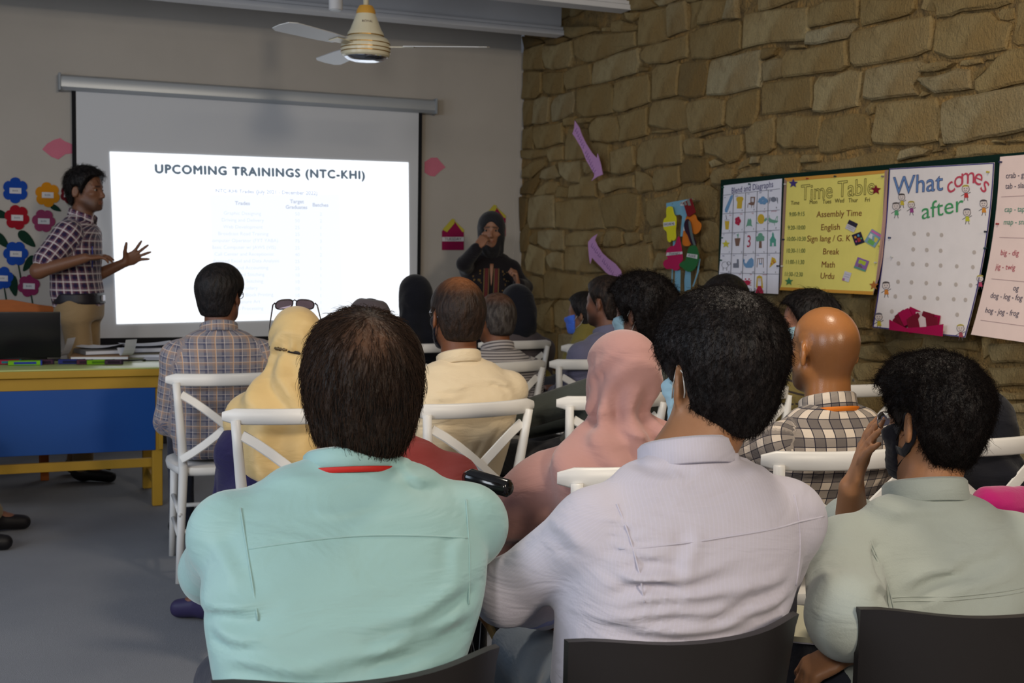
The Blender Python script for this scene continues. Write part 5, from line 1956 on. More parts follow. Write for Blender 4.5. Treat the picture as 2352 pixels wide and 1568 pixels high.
class Fr:
    """frame: local (head or hand) -> figure space"""

    def __init__(s, o, R, sc=1.0):
        s.o, s.R, s.sc = np.array(o, F32), np.array(R, F32), sc

    def p(s, q):
        return s.o + s.R @ (np.array(q, F32) * s.sc)

    def inv(s, P):
        return ((P - s.o) @ s.R) / s.sc

    def cone(s, a, b, ra, rb, **k):
        return Cone(s.p(a), s.p(b), ra * s.sc, rb * s.sc, **k)

    def ell(s, c, r, R=None, **k):
        return Ell(s.p(c), np.array(r) * s.sc, s.R if R is None else s.R @ np.array(R, F32), **k)


def head_prims(F, face=True, ears=True, nose=1.0, fem=False):
    jw = 0.9 if fem else 1.0
    L = [F.ell((0, -.008, .045), (.076, .096, .082), k=.02), F.ell((0, -.036, .018), (.07, .068, .075), k=.02), F.ell((0, .035, -.02), (.061 * jw, .06, .084), k=.02), F.ell((0, .048, -.07), (.046 * jw, .044, .036), k=.02)]
    for s in (-1, 1):
        L.append(F.cone((s * .050 * jw, 0, -.042), (s * .024 * jw, .058, -.084), .022, .018, k=.02))
        L.append(F.ell((s * .042, .06, -.014), (.021, .02, .015), k=.015))
        L.append(F.cone((s * .042, .074, .027), (s * .010, .087, .024), .008, .008, k=.012))
    L.append(F.cone((0, .086, .014), (0, .106, -.022), .0065, .0105 * nose, k=.010))
    L.append(F.ell((0, .1, -.03), (.0165, .012, .009), k=.006))
    L.append(F.ell((0, .0885, -.056), (.021, .009, .0048), k=.004))
    L.append(F.ell((0, .087, -.066), (.018, .009, .006), k=.005))
    L.append(F.ell((0, .077, -.092), (.018 * jw, .016, .014), k=.012))
    if face:
        for s in (-1, 1):
            L.append(F.ell((s * .031, .099, .009), (.0165, .017, .0105), k=.008, op='s'))
        L.append(F.ell((0, .1, -.0608), (.02, .012, .0012), k=.003, op='s'))
    if ears:
        for s in (-1, 1):
            Re = np.array(Matrix.Rotation(s * 0.55, 3, 'Z') @ Matrix.Rotation(-0.18, 3, 'X'))
            L.append(F.ell((s * .084, -.018, 0.0), (.0085, .020, .034), Re, k=.008))
            L.append(F.ell((s * .0925, -.012, .004), (.007, .012, .020), Re, k=.005, op='s'))
            L.append(F.ell((s * .080, -.004, -.003), (.005, .006, .008), k=.004))
    return L


def hand_prims(F, curl=(0.4, .45, .5, .55), spread=0.12, thumb=0.7, side=1, inf=0.0, curl2=1.0):
    """F: origin at the wrist, +y to the fingertips, +z back of the hand, thumb on side*x"""
    L = [F.ell((0, .045, 0), (.040, .048, .013), k=.01)]
    xs = (.029, .0095, -.010, -.028)
    ln = (.070, .079, .073, .056)
    ys = (.086, .090, .086, .078)
    for i in range(4):
        x = xs[i] * side
        L.append(F.cone((x * .45, .0, 0), (x, ys[i], .002), .0115, .0105, k=.008))
        a = (x, ys[i], .002)
        an = -curl[i] * .75
        sp = -(i - 1.4) * spread * side * -1
        sp = (1.4 - i) * spread * side
        for j, (fr, r0, r1) in enumerate(((.45, .0098, .0088), (.30, .0088, .008), (.25, .008, .0068))):
            d = np.array((math.sin(sp) * math.cos(an), math.cos(sp) * math.cos(an), math.sin(an)))
            b = np.array(a) + d * ln[i] * fr
            L.append(F.cone(a, b, r0, r1, k=.004))
            a = tuple(b)
            an -= curl[i] * curl2
    t0 = (.018 * side, .018, -.004)
    d = np.array((math.sin(thumb) * side, math.cos(thumb), -.28))
    d /= np.linalg.norm(d)
    t1 = np.array(t0) + d * .042
    d2 = np.array((math.sin(thumb * .75) * side, math.cos(thumb * .75), -.2))
    d2 /= np.linalg.norm(d2)
    t2 = t1 + d2 * .032
    t3 = t2 + d2 * .025
    L += [F.cone(t0, t1, .0165, .0125, k=.012), F.cone(t1, t2, .0115, .0102, k=.004), F.cone(t2, t3, .0102, .0082, k=.004)]
    return L


def hand_frame(wrist, tip, back, sc=1.0):
    y = np.array(tip, float) - np.array(wrist, float)
    y /= np.linalg.norm(y)
    z = np.array(back, float)
    z = z - y * (z @ y)
    z /= np.linalg.norm(z)
    return Fr(wrist, np.stack([np.cross(y, z), y, z], 1), sc)


# ------------------------------------------------------------------ cloth, skin and hair materials
def skin_mat(name, col, dark=None):
    if name in _MC:
        return _MC[name]
    k = NT(name)
    a = k.n('ShaderNodeAttribute', attribute_name='tint')
    c = lin(col)
    n = k.noise(45, 4)
    cc = k.mix(k.math('MULTIPLY', n, 0.5), c, tuple(x * 0.72 for x in c[:3]) + (1,))
    # tint: 0 skin, 1 stubble / beard shade, -1 lips
    cc = k.mix(k.math('MAXIMUM', a.outputs['Fac'], 0.0), cc, lin(dark or (46, 34, 30)))
    cc = k.mix(k.math('MAXIMUM', k.math('MULTIPLY', a.outputs['Fac'], -1.0), 0.0), cc, tuple(x * y for x, y in zip(c[:3], (0.85, 0.66, 0.66))) + (1,))
    k.base(cc)
    k.b.inputs['Roughness'].default_value = 0.48
    k.b.inputs['Specular IOR Level'].default_value = 0.4
    k.b.inputs['Subsurface Weight'].default_value = 0.06
    k.b.inputs['Subsurface Radius'].default_value = (0.01, 0.004, 0.002)
    k.bump(k.noise(260, 2), 0.15, 0.002)
    _MC[name] = k.m
    return k.m


def cloth_mat(name, col, rough=0.85, bump=0.25, bscale=260, vary=0.05, sheen=0.15, stripes=None, weave=True, spec=0.12, stretch=(1, 1, 1), creases=.28):
    """stripes: list of (axis 0 across / 1 up, period, start, width, colour, opacity) in metres of cloth"""
    if name in _MC:
        return _MC[name]
    k = NT(name)
    c = lin(col)
    n = k.noise(7, 4)
    cc = k.mix(n, tuple(x * (1 - vary) for x in c[:3]) + (1,), tuple(min(1, x * (1 + vary)) for x in c[:3]) + (1,))
    if stripes:
        a = k.n('ShaderNodeAttribute', attribute_name='cloth')
        sp = k.n('ShaderNodeSeparateXYZ')
        k.l(a.outputs['Vector'], sp.inputs[0])
        for ax, per, st, wd, sc_, op in stripes:
            f = k.math('FRACT', k.math('ADD', k.math('DIVIDE', sp.outputs[ax], per), 10.0 - st))
            msk = k.math('LESS_THAN', f, wd / per)
            cc = k.mix(k.math('MULTIPLY', msk, op), cc, lin(sc_))
    k.base(cc)
    k.b.inputs['Roughness'].default_value = rough
    k.b.inputs['Specular IOR Level'].default_value = spec
    k.b.inputs['Sheen Weight'].default_value = sheen
    k.b.inputs['Sheen Roughness'].default_value = 0.5
    fine = k.noise(bscale, 2, stretch=stretch)
    warp = k.n('ShaderNodeTexNoise')
    warp.inputs['Scale'].default_value = 6.5
    warp.inputs['Detail'].default_value = 3
    warp.inputs['Distortion'].default_value = 1.3
    mp = k.n('ShaderNodeMapping')
    mp.inputs['Scale'].default_value = (0.8, 0.8, 2.1)
    mp.inputs['Rotation'].default_value = (0.2, 0.35, 0)
    k.l(k.n('ShaderNodeTexCoord').outputs['Object'], mp.inputs['Vector'])
    k.l(mp.outputs[0], warp.inputs['Vector'])
    k.bump(k.math('ADD', k.math('MULTIPLY', warp.outputs[0], creases), k.math('MULTIPLY', fine, bump * 0.05)), 1.0, 0.03)
    _MC[name] = k.m
    return k.m


def hair_mat(name, col, hi, scalp=None):
    if name in _MC:
        return _MC[name]
    k = NT(name)
    n = k.noise(60, 4, stretch=(1, 1, .35))
    cc = k.mix(k.ramp(n, [(0.4, (0, 0, 0)), (0.75, (1, 1, 1))]), lin(col), lin(hi))
    if scalp:
        a = k.n('ShaderNodeAttribute', attribute_name='tint')
        cc = k.mix(k.math('MULTIPLY', k.math('MAXIMUM', a.outputs['Fac'], 0.0), k.math('ADD', 0.45, k.math('MULTIPLY', n, 0.9))), cc, lin(scalp))
    k.base(cc)
    k.b.inputs['Roughness'].default_value = 0.55
    k.b.inputs['Specular IOR Level'].default_value = 0.25
    k.bump(n, 0.9, 0.012)
    _MC[name] = k.m
    return k.m


def strand_mat(name, col, hi):
    if name in _MC:
        return _MC[name]
    k = NT(name)
    hi_ = k.n('ShaderNodeHairInfo')
    k.base(k.mix(hi_.outputs['Random'], lin(col), lin(hi)))
    k.b.inputs['Roughness'].default_value = 0.75
    k.b.inputs['Specular IOR Level'].default_value = 0.04
    _MC[name] = k.m
    return k.m


def strands(parent, F, count, length, lift, m, radius=0.0005, curl=0.0, seed=0, whorl=(0.01, -.055, .115), keep=None, steps=6, gravity=0.35, jitter=.25):
    """hair strands rooted on the hair mesh `parent`, combed down from the crown"""
    me = parent.data
    n = len(me.vertices)
    co = np.empty(n * 3, F32)
    me.vertices.foreach_get('co', co)
    co = co.reshape(-1, 3)
    no = np.empty(n * 3, F32)
    me.vertices.foreach_get('normal', no)
    no = no.reshape(-1, 3)
    r = np.random.RandomState(seed)
    H = F.inv(co)
    out = np.nonzero(((H - np.array((0, -.01, .02))) * (no @ F.R)).sum(1) > 0.01)[0]
    if keep is not None:
        out = out[keep(H[out], r)]
    pick = r.choice(out, count)
    p = co[pick] + r.randn(count, 3).astype(F32) * 0.002 - no[pick] * 0.002
    nn = no[pick]
    h = H[pick]
    w_ = np.array(whorl, F32)
    t = (h - w_)
    t = t @ F.R.T
    t = t / (np.linalg.norm(t, axis=1, keepdims=True) + 1e-6)
    t = t + np.array((0, 0, -gravity), F32)
    t = t - nn * (t * nn).sum(1, keepdims=True)
    t = t / (np.linalg.norm(t, axis=1, keepdims=True) + 1e-6)
    t = t + r.randn(count, 3) * jitter
    L = length * (0.55 + 0.75 * r.rand(count, 1))
    pts = np.zeros((count, steps, 3), F32)
    ph = r.rand(count, 1) * 6.28
    side = np.cross(nn, t)
    q = p.copy()
    for s in range(steps):
        a = s / (steps - 1)
        off = nn * (lift * L * math.sin(a * 2.2)) + t * (L * a) - nn * (a ** 2 * L * L * 4.5)
        if curl:
            off = off + (side * np.sin(ph + a * 7.5) + nn * np.cos(ph + a * 7.5)) * curl * a
        pts[:, s] = p + off
    cu = bpy.data.hair_curves.new('strands')
    cu.add_curves([steps] * count)
    cu.attributes['position'].data.foreach_set('vector', pts.ravel())
    ra = cu.attributes.get('radius') or cu.attributes.new('radius', 'FLOAT', 'POINT')
    rad = np.tile(np.linspace(1, 0.35, steps), count) * radius
    ra.data.foreach_set('value', rad.astype(F32))
    cu.materials.append(m)
    o = bpy.data.objects.new('strands', cu)
    COL.objects.link(o)
    o.parent = parent
    o['kind'] = 'stuff'
    return o

# ------------------------------------------------------------------ one figure
def hair_region(nape=-.085, earcut=True, front_z=.085, recede=0.0):
    def reg(H):
        x, y, z = H[..., 0], H[..., 1], H[..., 2]
        yf = np.interp(z, [-.05, 0, .04, front_z, front_z + .015], [.014, .020, .044, .074 - recede, .2])
        if earcut:
            zl = np.interp(y, [-.12, -.052, -.042, -.032, -.002, .006, .03], [nape, nape, nape + .045, .026, .026, -.018, -.02])
        else:
            zl = np.interp(y, [-.12, -.05, -.03, .0, .03], [nape, nape, nape + .03, -.012, -.02])
        return np.minimum(yf - y, z - zl)
    return reg


def make_hair(parent, F, m, top=.022, side=.012, nape=-.085, earcut=True, h=.006, rough=.003, seed=0, scalp=None, front_z=.085, recede=0.0, lumps=30, asym=0.0, volume=None, taper=0.0):
    reg = hair_region(nape, earcut, front_z, recede)
    pr = [F.ell((0, -.008, .045), (.077, .097, .083), k=.02), F.ell((0, -.038, .018), (.071, .068, .076), k=.02), F.ell((0, -.034, -.036), (.059, .058, .062), k=.025)]

    def post(P, D):
        H = F.inv(P)
        S = sstep(-.003, .014, reg(H))
        t = side + (top - side) * sstep(-.02, .095, H[..., 2]) + asym * H[..., 0]
        if taper:
            t = t * (1 - taper * sstep(-.015, -.08, H[..., 2]))
            t = t - .6 * taper * side * np.exp(-(((H[..., 1] + .018) / .03) ** 2 + ((H[..., 2] - .028) / .03) ** 2))
        if volume is not None:
            t = t + volume(H)
        nz = wrinkle(H, seed, (lumps, lumps, lumps * .7), False)
        return D - (t * S - .007 * (1 - S)) * F.sc - rough * nz * S
    col = None
    if scalp is not None:
        def col(v):
            return scalp(F.inv(v))
    o = sdf_mesh('hair', pr, h, m, parent, post, near=.075, color=col, smooth_it=1, uv=False)
    return o


def collar_mesh(name, parent, c, R, rx, ry, hgt, m, tilt=0.0, open_front=0.35, flare=.003):
    """folded shirt collar: profile swept round the neck; c, R = frame at the neck root"""
    prof = [(0, -.012), (0, hgt), (.005, hgt + .006), (.010, hgt + .001), (.008 + flare, hgt * .5), (.010 + flare, -.004), (.006 + flare, -.008), (.005, hgt * .5)]
    v, f = [], []
    N = 36
    a0 = open_front
    for i in range(N + 1):
        a = PI / 2 + a0 + (2 * PI - 2 * a0) * i / N
        e = abs(i / N - .5) * 2
        for pr, pz in prof:
            dr = pr + e * .004
            p = np.array(((rx + dr) * math.cos(a), (ry + dr) * math.sin(a), pz - e ** 2 * .02 - tilt * math.sin(a)))
            v.append(tuple(np.array(c) + R @ p))
    n = len(prof)
    for i in range(N):
        for j in range(n):
            f.append((i * n + j, i * n + (j + 1) % n, (i + 1) * n + (j + 1) % n, (i + 1) * n + j))
    f += [tuple(range(n)), tuple(range((N + 1) * n - 1, N * n - 1, -1))]
    o = mesh_obj(name, v, f, m, parent, True)
    at = o.data.attributes.new('cloth', 'FLOAT_VECTOR', 'POINT')
    U = []
    for i in range(N + 1):
        for j in range(n):
            U += [i / N * 2 * PI * rx * 1.1, prof[j][1] + j * .004, 0]
    at.data.foreach_set('vector', U)
    bm = bmesh.new()
    bm.from_mesh(o.data)
    bmesh.ops.recalc_face_normals(bm, faces=bm.faces)
    bm.to_mesh(o.data)
    bm.free()
    TRIS[0] += 2 * len(f)
    return o


def on_surface(ob, pts, direction, off=0.001):
    """drop points onto a mesh along a direction (figure space)"""
    me = ob.data
    n = len(me.vertices)
    co = np.empty(n * 3, F32)
    me.vertices.foreach_get('co', co)
    bv = BVHTree.FromPolygons([Vector(c) for c in co.reshape(-1, 3)], [tuple(p.vertices) for p in me.polygons])
    out = []
    d = Vector(direction).normalized()
    for p in pts:
        h = bv.ray_cast(Vector(p) - d * 0.6, d)
        if h[0] is not None:
            out.append(h[0] - d * off)
    return out


def seam(name, ob, pts, direction, m, r=.0016):
    P = on_surface(ob, pts, direction)
    if len(P) > 2:
        # light smoothing, then a thin stitched ridge
        for _ in range(6):
            P = [P[0]] + [(P[i - 1] + P[i] * 2 + P[i + 1]) / 4 for i in range(1, len(P) - 1)] + [P[-1]]
        return MB().tube(P, r, 6).build(name, m, ob, smooth=True)


def lanyard(g, m, wd, drop=-.011, span=.42):
    R = np.array(Matrix.Rotation(-.22, 3, 'X'), F32)
    c = g.nb + np.array((0, .010, .006))
    k = g.neck
    return MB().tube([tuple(c + R @ np.array((.0815 * k * math.cos(a), .0845 * k * math.sin(a), drop))) for a in np.linspace(PI * (1.5 - span), PI * (1.5 + span), 20)], 1.0, 8, flat=(wd, .0012, (0, 0, 1))).build('lanyard', m, g.root, smooth=True)


class Fig:
    pass


def person(label, top, heading=0, lean=(0, 0), head=(0, 0, 0), hs=1.0, w=1.0, b=1.0, seat=.455, skin='skin_brown', skin_col=(132, 92, 68), shirt=None, sleeve='long', collar=True,
           trousers=(40, 40, 46), hair=None, beard=0.0, arms=None, h=.008, hb=None, fem=False, hands=True, legs=None, hc_off=(0, 0), fold=.004, fold_seed=1, shirt_post=None, shirt_bottom=None, shirt_inf=.012,
           standing=False, shoe=(26, 24, 24), shoulder=1.0, drop=.0, neck=1.0, cat='person', hunch=0.0, ears=True, belly=0.0, nose=1.0, group=None, sleeve_post=None, bare_feet=False, leg_h=.016, hipw=None, shaved=0.0, collar_h=.032):
    """top: world position of the crown; heading clockwise from the screen direction (degrees); lean: crown ahead of the hips (right, forward)"""
    g = Fig()
    hd = math.radians(heading)
    Rw = np.array(((math.cos(hd), math.sin(hd)), (-math.sin(hd), math.cos(hd))))  # local (x right, y forward) -> world
    top = np.array(top, float)
    hip = top[:2] - Rw @ np.array(lean)
    g.hip = hip
    g.hd = hd

    def tl(p):
        """world -> figure space"""
        q = Rw.T @ (np.array(p[:2]) - hip)
        return np.array((q[0], q[1], p[2]))
    g.tl = tl
    g.neck = neck
    Rh = rotm(*[math.radians(a) for a in head])
    T = np.array((lean[0], lean[1], top[2]))
    hc = T - Rh @ np.array((0, -.0, .127 * hs))
    F = Fr(hc, Rh, hs)
    g.F = F
    zsh = hc[2] - (.205 + drop) * hs
    nb = np.array((hc[0] - hc_off[0] - (Rh @ np.array((0, .02, 0)))[0], hc[1] - .03 - hc_off[1] - .3 * (Rh @ np.array((0, .03, 0)))[1], zsh + .06))
    z0 = .47 if not standing else standing
    sh = shoulder

    def cxy(z):
        f = np.clip((z - z0) / (zsh - z0), 0, 1.1)
        return nb[0] * f ** 1.25, (nb[1] - .015) * f ** 1.35 - .02 * math.sin(min(f, 1) * PI) - hunch * math.sin(min(f, 1) * PI)
    Z = lambda f: z0 + (zsh - z0) * f
    rows = []
    hipw = hipw or (.172 if not fem else .184)
    spec = [(0.0, hipw * .95 * w, .118 * b), (.18, hipw * w, .128 * b), (.42, (.160 + belly) * w, (.115 + belly) * b), (.70, .176 * w * sh, .120 * b), (.88, .180 * w * sh, .108 * b)]
    if fem:
        spec = [(0.0, .178 * w, .118 * b), (.18, .184 * w, .126 * b), (.45, .138 * w, .104 * b), (.72, .155 * w * sh, .115 * b), (.88, .158 * w * sh, .1 * b)]
    for f, ax, ay in spec:
        cx, cy = cxy(Z(f))
        rows.append((Z(f), cx, cy, ax, ay))
    cx, cy = cxy(zsh)
    rows.append((zsh + .012, cx, cy, (.150 if not fem else .132) * w * sh, .083 * b))
    rows.append((zsh + .045, cx, cy + .004, .085 * w, .060))
    g.rows, g.zsh, g.nb, g.cxy, g.Z = rows, zsh, nb, cxy, Z
    J = {}
    hw = (.163 if not fem else .140) * w * sh
    for s in 'LR':
        sg = -1 if s == 'L' else 1
        J[s] = np.array((cx + sg * hw, cy - .002, zsh - .038))
    A = {}
    for s in 'LR':
        sg = -1 if s == 'L' else 1
        if arms and s in arms:
            A[s] = [np.array(q, float) for q in arms[s][:2]] + list(arms[s][2:])
        elif standing:
            A[s] = [J[s] + np.array((sg * .05, -.02, -.29)), J[s] + np.array((sg * .05, .06, -.53))]
        else:
            e = J[s] + np.array((sg * .035, .05, -.275))
            A[s] = [e, np.array((sg * .07, e[1] + .20, max(.645, e[2] - .06)))]
    g.J, g.A = J, A

    def torso(inf):
        return [Loft(rows, inf=inf, k=.03)]

    def trapz(inf):
        L = []
        for s in 'LR':
            L.append(Cone(nb + np.array((0, -.004, -.008)), J[s] + np.array((0, 0, .002)), .042 * neck, .046, k=.035, inf=inf))
            L.append(Ell(J[s] + np.array((0, 0, -.006)), (.049, .052, .056), k=.025, inf=inf))
        for p_ in L:
            p_.nouv = True
        return L

    def arm(s, inf, upto='wrist', thick=1.0):
        e, wr = A[s][0], A[s][1]
        f = (.84 if fem else 1.0) * (w * .5 + .5)
        L = [Cone(J[s], e, .050 * f, .041 * f, k=.025, inf=inf)]
        if upto == 'short':
            L = [Cone(J[s], J[s] + (e - J[s]) * .72, .058 * f, .052 * f, k=.03, inf=inf + .008)]
        elif upto == 'elbow':
            L = [Cone(J[s], J[s] + (e - J[s]) * 1.0, .058 * f, .05 * f, k=.03, inf=inf + .004), Cone(e, e + (wr - e) * .22, .05 * f, .05 * f, k=.02, inf=inf + .006)]
        elif upto == 'wrist':
            L.append(Cone(e, wr, .043 * f, .028 * f, k=.025, inf=inf))
        elif upto == 'cuff':
            L.append(Cone(e, e + (wr - e) * .9, .044 * f, .034 * f, k=.025, inf=inf))
        return L
    g.torso, g.trapz, g.arm = torso, trapz, arm
    LG = legs or {}
    P_leg = {}
    for s in 'LR':
        sg = -1 if s == 'L' else 1
        if standing:
            d = dict(hipj=(sg * .088, 0, z0 + .03), knee=(sg * .10, .02, .49), ank=(sg * .105, -.02, .085), toe=(sg * .13, .13, .035))
        else:
            d = dict(hipj=(sg * .092, .03, seat + .088), knee=(sg * .135, .43, seat + .075), ank=(sg * .13, .44, .09), toe=(sg * .15, .58, .035))
        d.update(LG.get(s, {}))
        P_leg[s] = {k: np.array(v, float) for k, v in d.items()}
    g.leg = P_leg
    # ---- body: one continuous skin
    sk = skin_mat(skin, skin_col)
    body = head_prims(F, ears=ears, nose=nose, fem=fem)
    body.append(F.cone((0, -.022, -.03), tuple(F.inv(nb + np.array((0, .012, .0)))), .056 * neck * (.88 if fem else 1), .062 * neck * (.88 if fem else 1), k=.025))
    body += torso(-.014) + trapz(-.012)
    for s in 'LR':
        body += arm(s, -.002)
        if hands:
            hp = A[s][2] if len(A[s]) > 2 else {}
            e, wr = A[s][0], A[s][1]
            tip = hp.get('tip')
            if tip is None:
                tip = wr + (wr - e) / np.linalg.norm(wr - e) * .15 + np.array((0, 0, -.03))
            bk = hp.get('back', (0, 0, 1))
            HF = hand_frame(wr, tip, bk, hp.get('sc', .95 if not fem else .86))
            sd = hp.get('side', (1 if s == 'L' else -1))
            body += hand_prims(HF, hp.get('curl', (.45, .5, .55, .6)), hp.get('spread', .08), hp.get('thumb', .6), sd)
            A[s].append(HF) if len(A[s]) > 2 else A[s].extend([{}, HF])
        q = P_leg[s]
        body += [Cone(q['hipj'], q['knee'], .07, .05, k=.03), Cone(q['knee'], q['ank'], .046, .034, k=.02), Cone(q['ank'], q['toe'], .032, .024, k=.02)]

    def tint(v):
        H = F.inv(v)
        x, y, z = H[..., 0], H[..., 1], H[..., 2]
        r = np.where((np.abs(x) < .074) & (np.abs(y) < .14) & (np.abs(z) < .14), 1.0, 0.0)
        bd = sstep(-.022, -.07, z + .25 * np.maximum(y - .06, 0)) * sstep(-.03, .03, y) * sstep(-.125, -.095, z)
        mus = sstep(.012, .0, np.abs(z + .044)) * sstep(.03, .02, np.abs(x)) * sstep(.07, .08, y)
        lips = sstep(.011, .006, np.abs(z + .061)) * sstep(.026, .02, np.abs(x)) * sstep(.075, .085, y)
        brow = sstep(.008, .003, np.abs(z - .031 + np.abs(x) * .08)) * sstep(.046, .04, np.abs(x)) * sstep(.006, .012, np.abs(x)) * sstep(.05, .065, y)
        t = np.maximum(beard * np.maximum(bd, mus), .85 * brow)
        if shaved:
            t = np.maximum(t, shaved * sstep(-.002, .02, hair_region(-.07, False)(H)) * sstep(.085, .03, z))
        return r * np.where(lips > .3, -lips, t)
    hb = hb or h
    root = sdf_mesh('person', body, hb, sk, None, color=tint, smooth_it=1)
    root.location = (hip[0], hip[1], 0)
    root.rotation_euler = (0, 0, -hd)
    tag(root, label, cat, group)
    g.root = root
    # ---- eyes
    for s in (-1, 1):
        if abs(heading + 0) > 60 or fem and standing:
            ey = sdf_mesh('eye', [F.ell((s * .031, .0725, .009), (.0135, .012, .0105))], .004, mat('eye_white', (150, 138, 128), .4), root)
            sdf_mesh('iris', [F.ell((s * .031, .0818, .009), (.0078, .0045, .008))], .003, mat('iris_brown', (34, 22, 16), .2), ey)
    # ---- clothes
    if shirt is not None:
        sp = torso(shirt_inf) + trapz(shirt_inf)
        for s in 'LR':
            if sleeve == 'long':
                sp += arm(s, shirt_inf, 'cuff')
            elif sleeve:
                sp += arm(s, shirt_inf, sleeve)
        if shirt_bottom:
            sp = shirt_bottom(g) + sp
        f0, sd_ = fold, fold_seed

        def post(P, D):
            wv = wrinkle(P, sd_)
            fz = np.interp(P[..., 2], [z0, Z(.45), Z(.8), zsh + .02], [1.25, 1.0, .55, .25])
            D = D - f0 * wv * fz
            # pull folds from the arm pits across the back
            for s in 'LR':
                sg = -1 if s == 'L' else 1
                a = J[s] + np.array((-sg * .03, -.08, -.09))
                D = D + crease(P, a, a + np.array((-sg * .13, -.05, -.03)), .014, .006 * (f0 > 0)) + crease(P, a + np.array((0, 0, -.06)), a + np.array((-sg * .15, -.05, -.12)), .016, .006 * (f0 > 0))
            if shirt_post:
                D = shirt_post(P, D, g)
            return D
        g.shirt = sdf_mesh('shirt', sp, h, shirt, root, post, uv=True, smooth_it=1)
        if collar:
            ncr = F.R @ np.array((0, 0, 1))
            cm = shirt if collar is True else collar
            g.collar = collar_mesh('collar', g.shirt, nb + np.array((0, .010, .006)), np.array(Matrix.Rotation(-.22, 3, 'X'), F32), .066 * neck, .069 * neck, collar_h, cm)
    if trousers is not None:
        tm = trousers if isinstance(trousers, bpy.types.Material) else cloth_mat('trousers_%d_%d_%d' % tuple(trousers), trousers)
        tp = []
        for s in 'LR':
            q = P_leg[s]
            tp += [Cone(q['hipj'], q['knee'], .083 * w, .064, k=.03), Cone(q['knee'], q['ank'] + (q['knee'] - q['ank']) * .02, .062, .058, k=.025)]
        if standing:
            tp.append(Loft([(z0 - .06, 0, 0, .150 * w, .112 * b), (z0 + .02, 0, 0, .152 * w, .116 * b), (z0 + .10, 0, -.005, .145 * w, .106 * b)], inf=.012))
        else:
            tp.append(Ell((0, .0, seat + .105), (.175 * w, .13 * b, .098), k=.03))

        def tpost(P, D):
            return D - .004 * wrinkle(P, 5 + fold_seed, (16, 16, 12))
        g.trousers = sdf_mesh('trousers', tp, leg_h, tm, root, tpost, uv=True)
    if not bare_feet:
        for s in 'LR':
            q = P_leg[s]
            a, t = q['ank'], q['toe']
            d = t - a
            d[2] = 0
            d /= np.linalg.norm(d)
            sp = [Cone(a + np.array((0, 0, -.03)) - d * .03, t, .042, .034, k=.02), Cone(a + np.array((0, 0, .02)), a + np.array((0, 0, -.04)), .042, .042, k=.02), Half((0, 0, -1), -.002)]
            sh_ = sdf_mesh('shoe', sp, .009, mat('shoe_%d_%d_%d' % tuple(shoe), shoe, .5), root)
    if hair:
        kw = dict(hair)
        cmat = kw.pop('m')
        st = kw.pop('st', None)
        kw.setdefault('h', min(h, .007))
        g.hair = make_hair(root, F, cmat, **kw)
        if st:
            g.strands = strands(g.hair, F, **st)
    return g


def mask_on(g, m, loop_m, h=.005, low=-.112, ears=True, ear_y=-.02):
    F = g.F
    pr = head_prims(F, face=False, ears=False)
    for p in pr:
        if isinstance(p, Cone):
            p.ra += .007
            p.rb += .007
        else:
            p.r = p.r + .007
        p.k = max(p.k, .015)
    pr += [Half(F.R @ np.array((0, -1, 0)), float((F.R @ np.array((0, -1, 0))) @ F.p((0, .028, 0)))), Half(F.R @ np.array((0, .25, 1)), float((F.R @ np.array((0, .25, 1)) / np.linalg.norm((0, .25, 1))) @ F.p((0, .098, -.008)))), Half(F.R @ np.array((0, -.2, -1)), float((F.R @ np.array((0, -.2, -1)) / np.linalg.norm((0, .2, 1))) @ F.p((0, .07, low))))]

    def post(P, D):
        H = F.inv(P)
        return D - .0012 * np.sin(H[..., 2] * 420)
    o = sdf_mesh('face_mask', pr, h, m, g.root, post)
    for s in (-1, 1):
        b = MB()
        b.tube([F.p(q) for q in ((s * .066, .034, -.03), (s * .078, .01, -.004), (s * .083, -.012, .030), (s * .083, -.032, .020), (s * .080, -.034, -.01), (s * .074, -.015, -.045), (s * .062, .03, -.08))], .0014, 6)
        b.build('ear_loop', loop_m, o, smooth=True)
    return o


def glasses_on(g, m, lens=None, y=.106, z=.010, r=(.024, .017), up=0.0, temple=True, rim=.0013, square=2.6, sweep=0.0):
    F = g.F
    root = empty('glasses', (0, 0, 0), parent=g.root)
    for s in (-1, 1):
        b = MB()
        pts = []
        for k in range(25):
            a = 2 * PI * k / 24
            ca, sa = math.cos(a), math.sin(a)
            ex = 2 / square
            pts.append(F.p((s * .033 + r[0] * math.copysign(abs(ca) ** ex, ca), y - abs(s * .033 + r[0] * ca) * .12, z + r[1] * math.copysign(abs(sa) ** ex, sa) + up)))
        b.tube(pts, rim, 6, caps=False)
        b.build('rim', m, root, smooth=True)
        if lens:
            mesh_obj('lens', [tuple(p) for p in pts[:-1]], [tuple(range(24))], lens, root)
        if temple:
            MB().tube([F.p(q) for q in ((s * .058, y - .01, z + up), (s * .074, .06, z + .004 + up * .6), (s * .080, .0, z + .012), (s * .081, -.03, z + .006), (s * .078, -.045, z - .02))], rim * .9, 6).build('temple', m, root, smooth=True)
    MB().tube([F.p((-.009, y, z + .004 + up)), F.p((0, y + .004, z + .007 + up)), F.p((.009, y, z + .004 + up))], rim, 6).build('bridge', m, root, smooth=True)
    return root

# ================================================================== the people
def seat_lean(ch, top, heading, fwd=.02):
    """crown position relative to the hips of someone sitting on chair ch"""
    o = ch.location if hasattr(ch, 'location') else Vector((ch[0], ch[1], 0))
    hd = math.radians(heading)
    hx, hy = o[0] + math.sin(hd) * fwd, o[1] + math.cos(hd) * fwd
    dx, dy = top[0] - hx, top[1] - hy
    return (math.cos(hd) * dx - math.sin(hd) * dy, math.sin(hd) * dx + math.cos(hd) * dy)


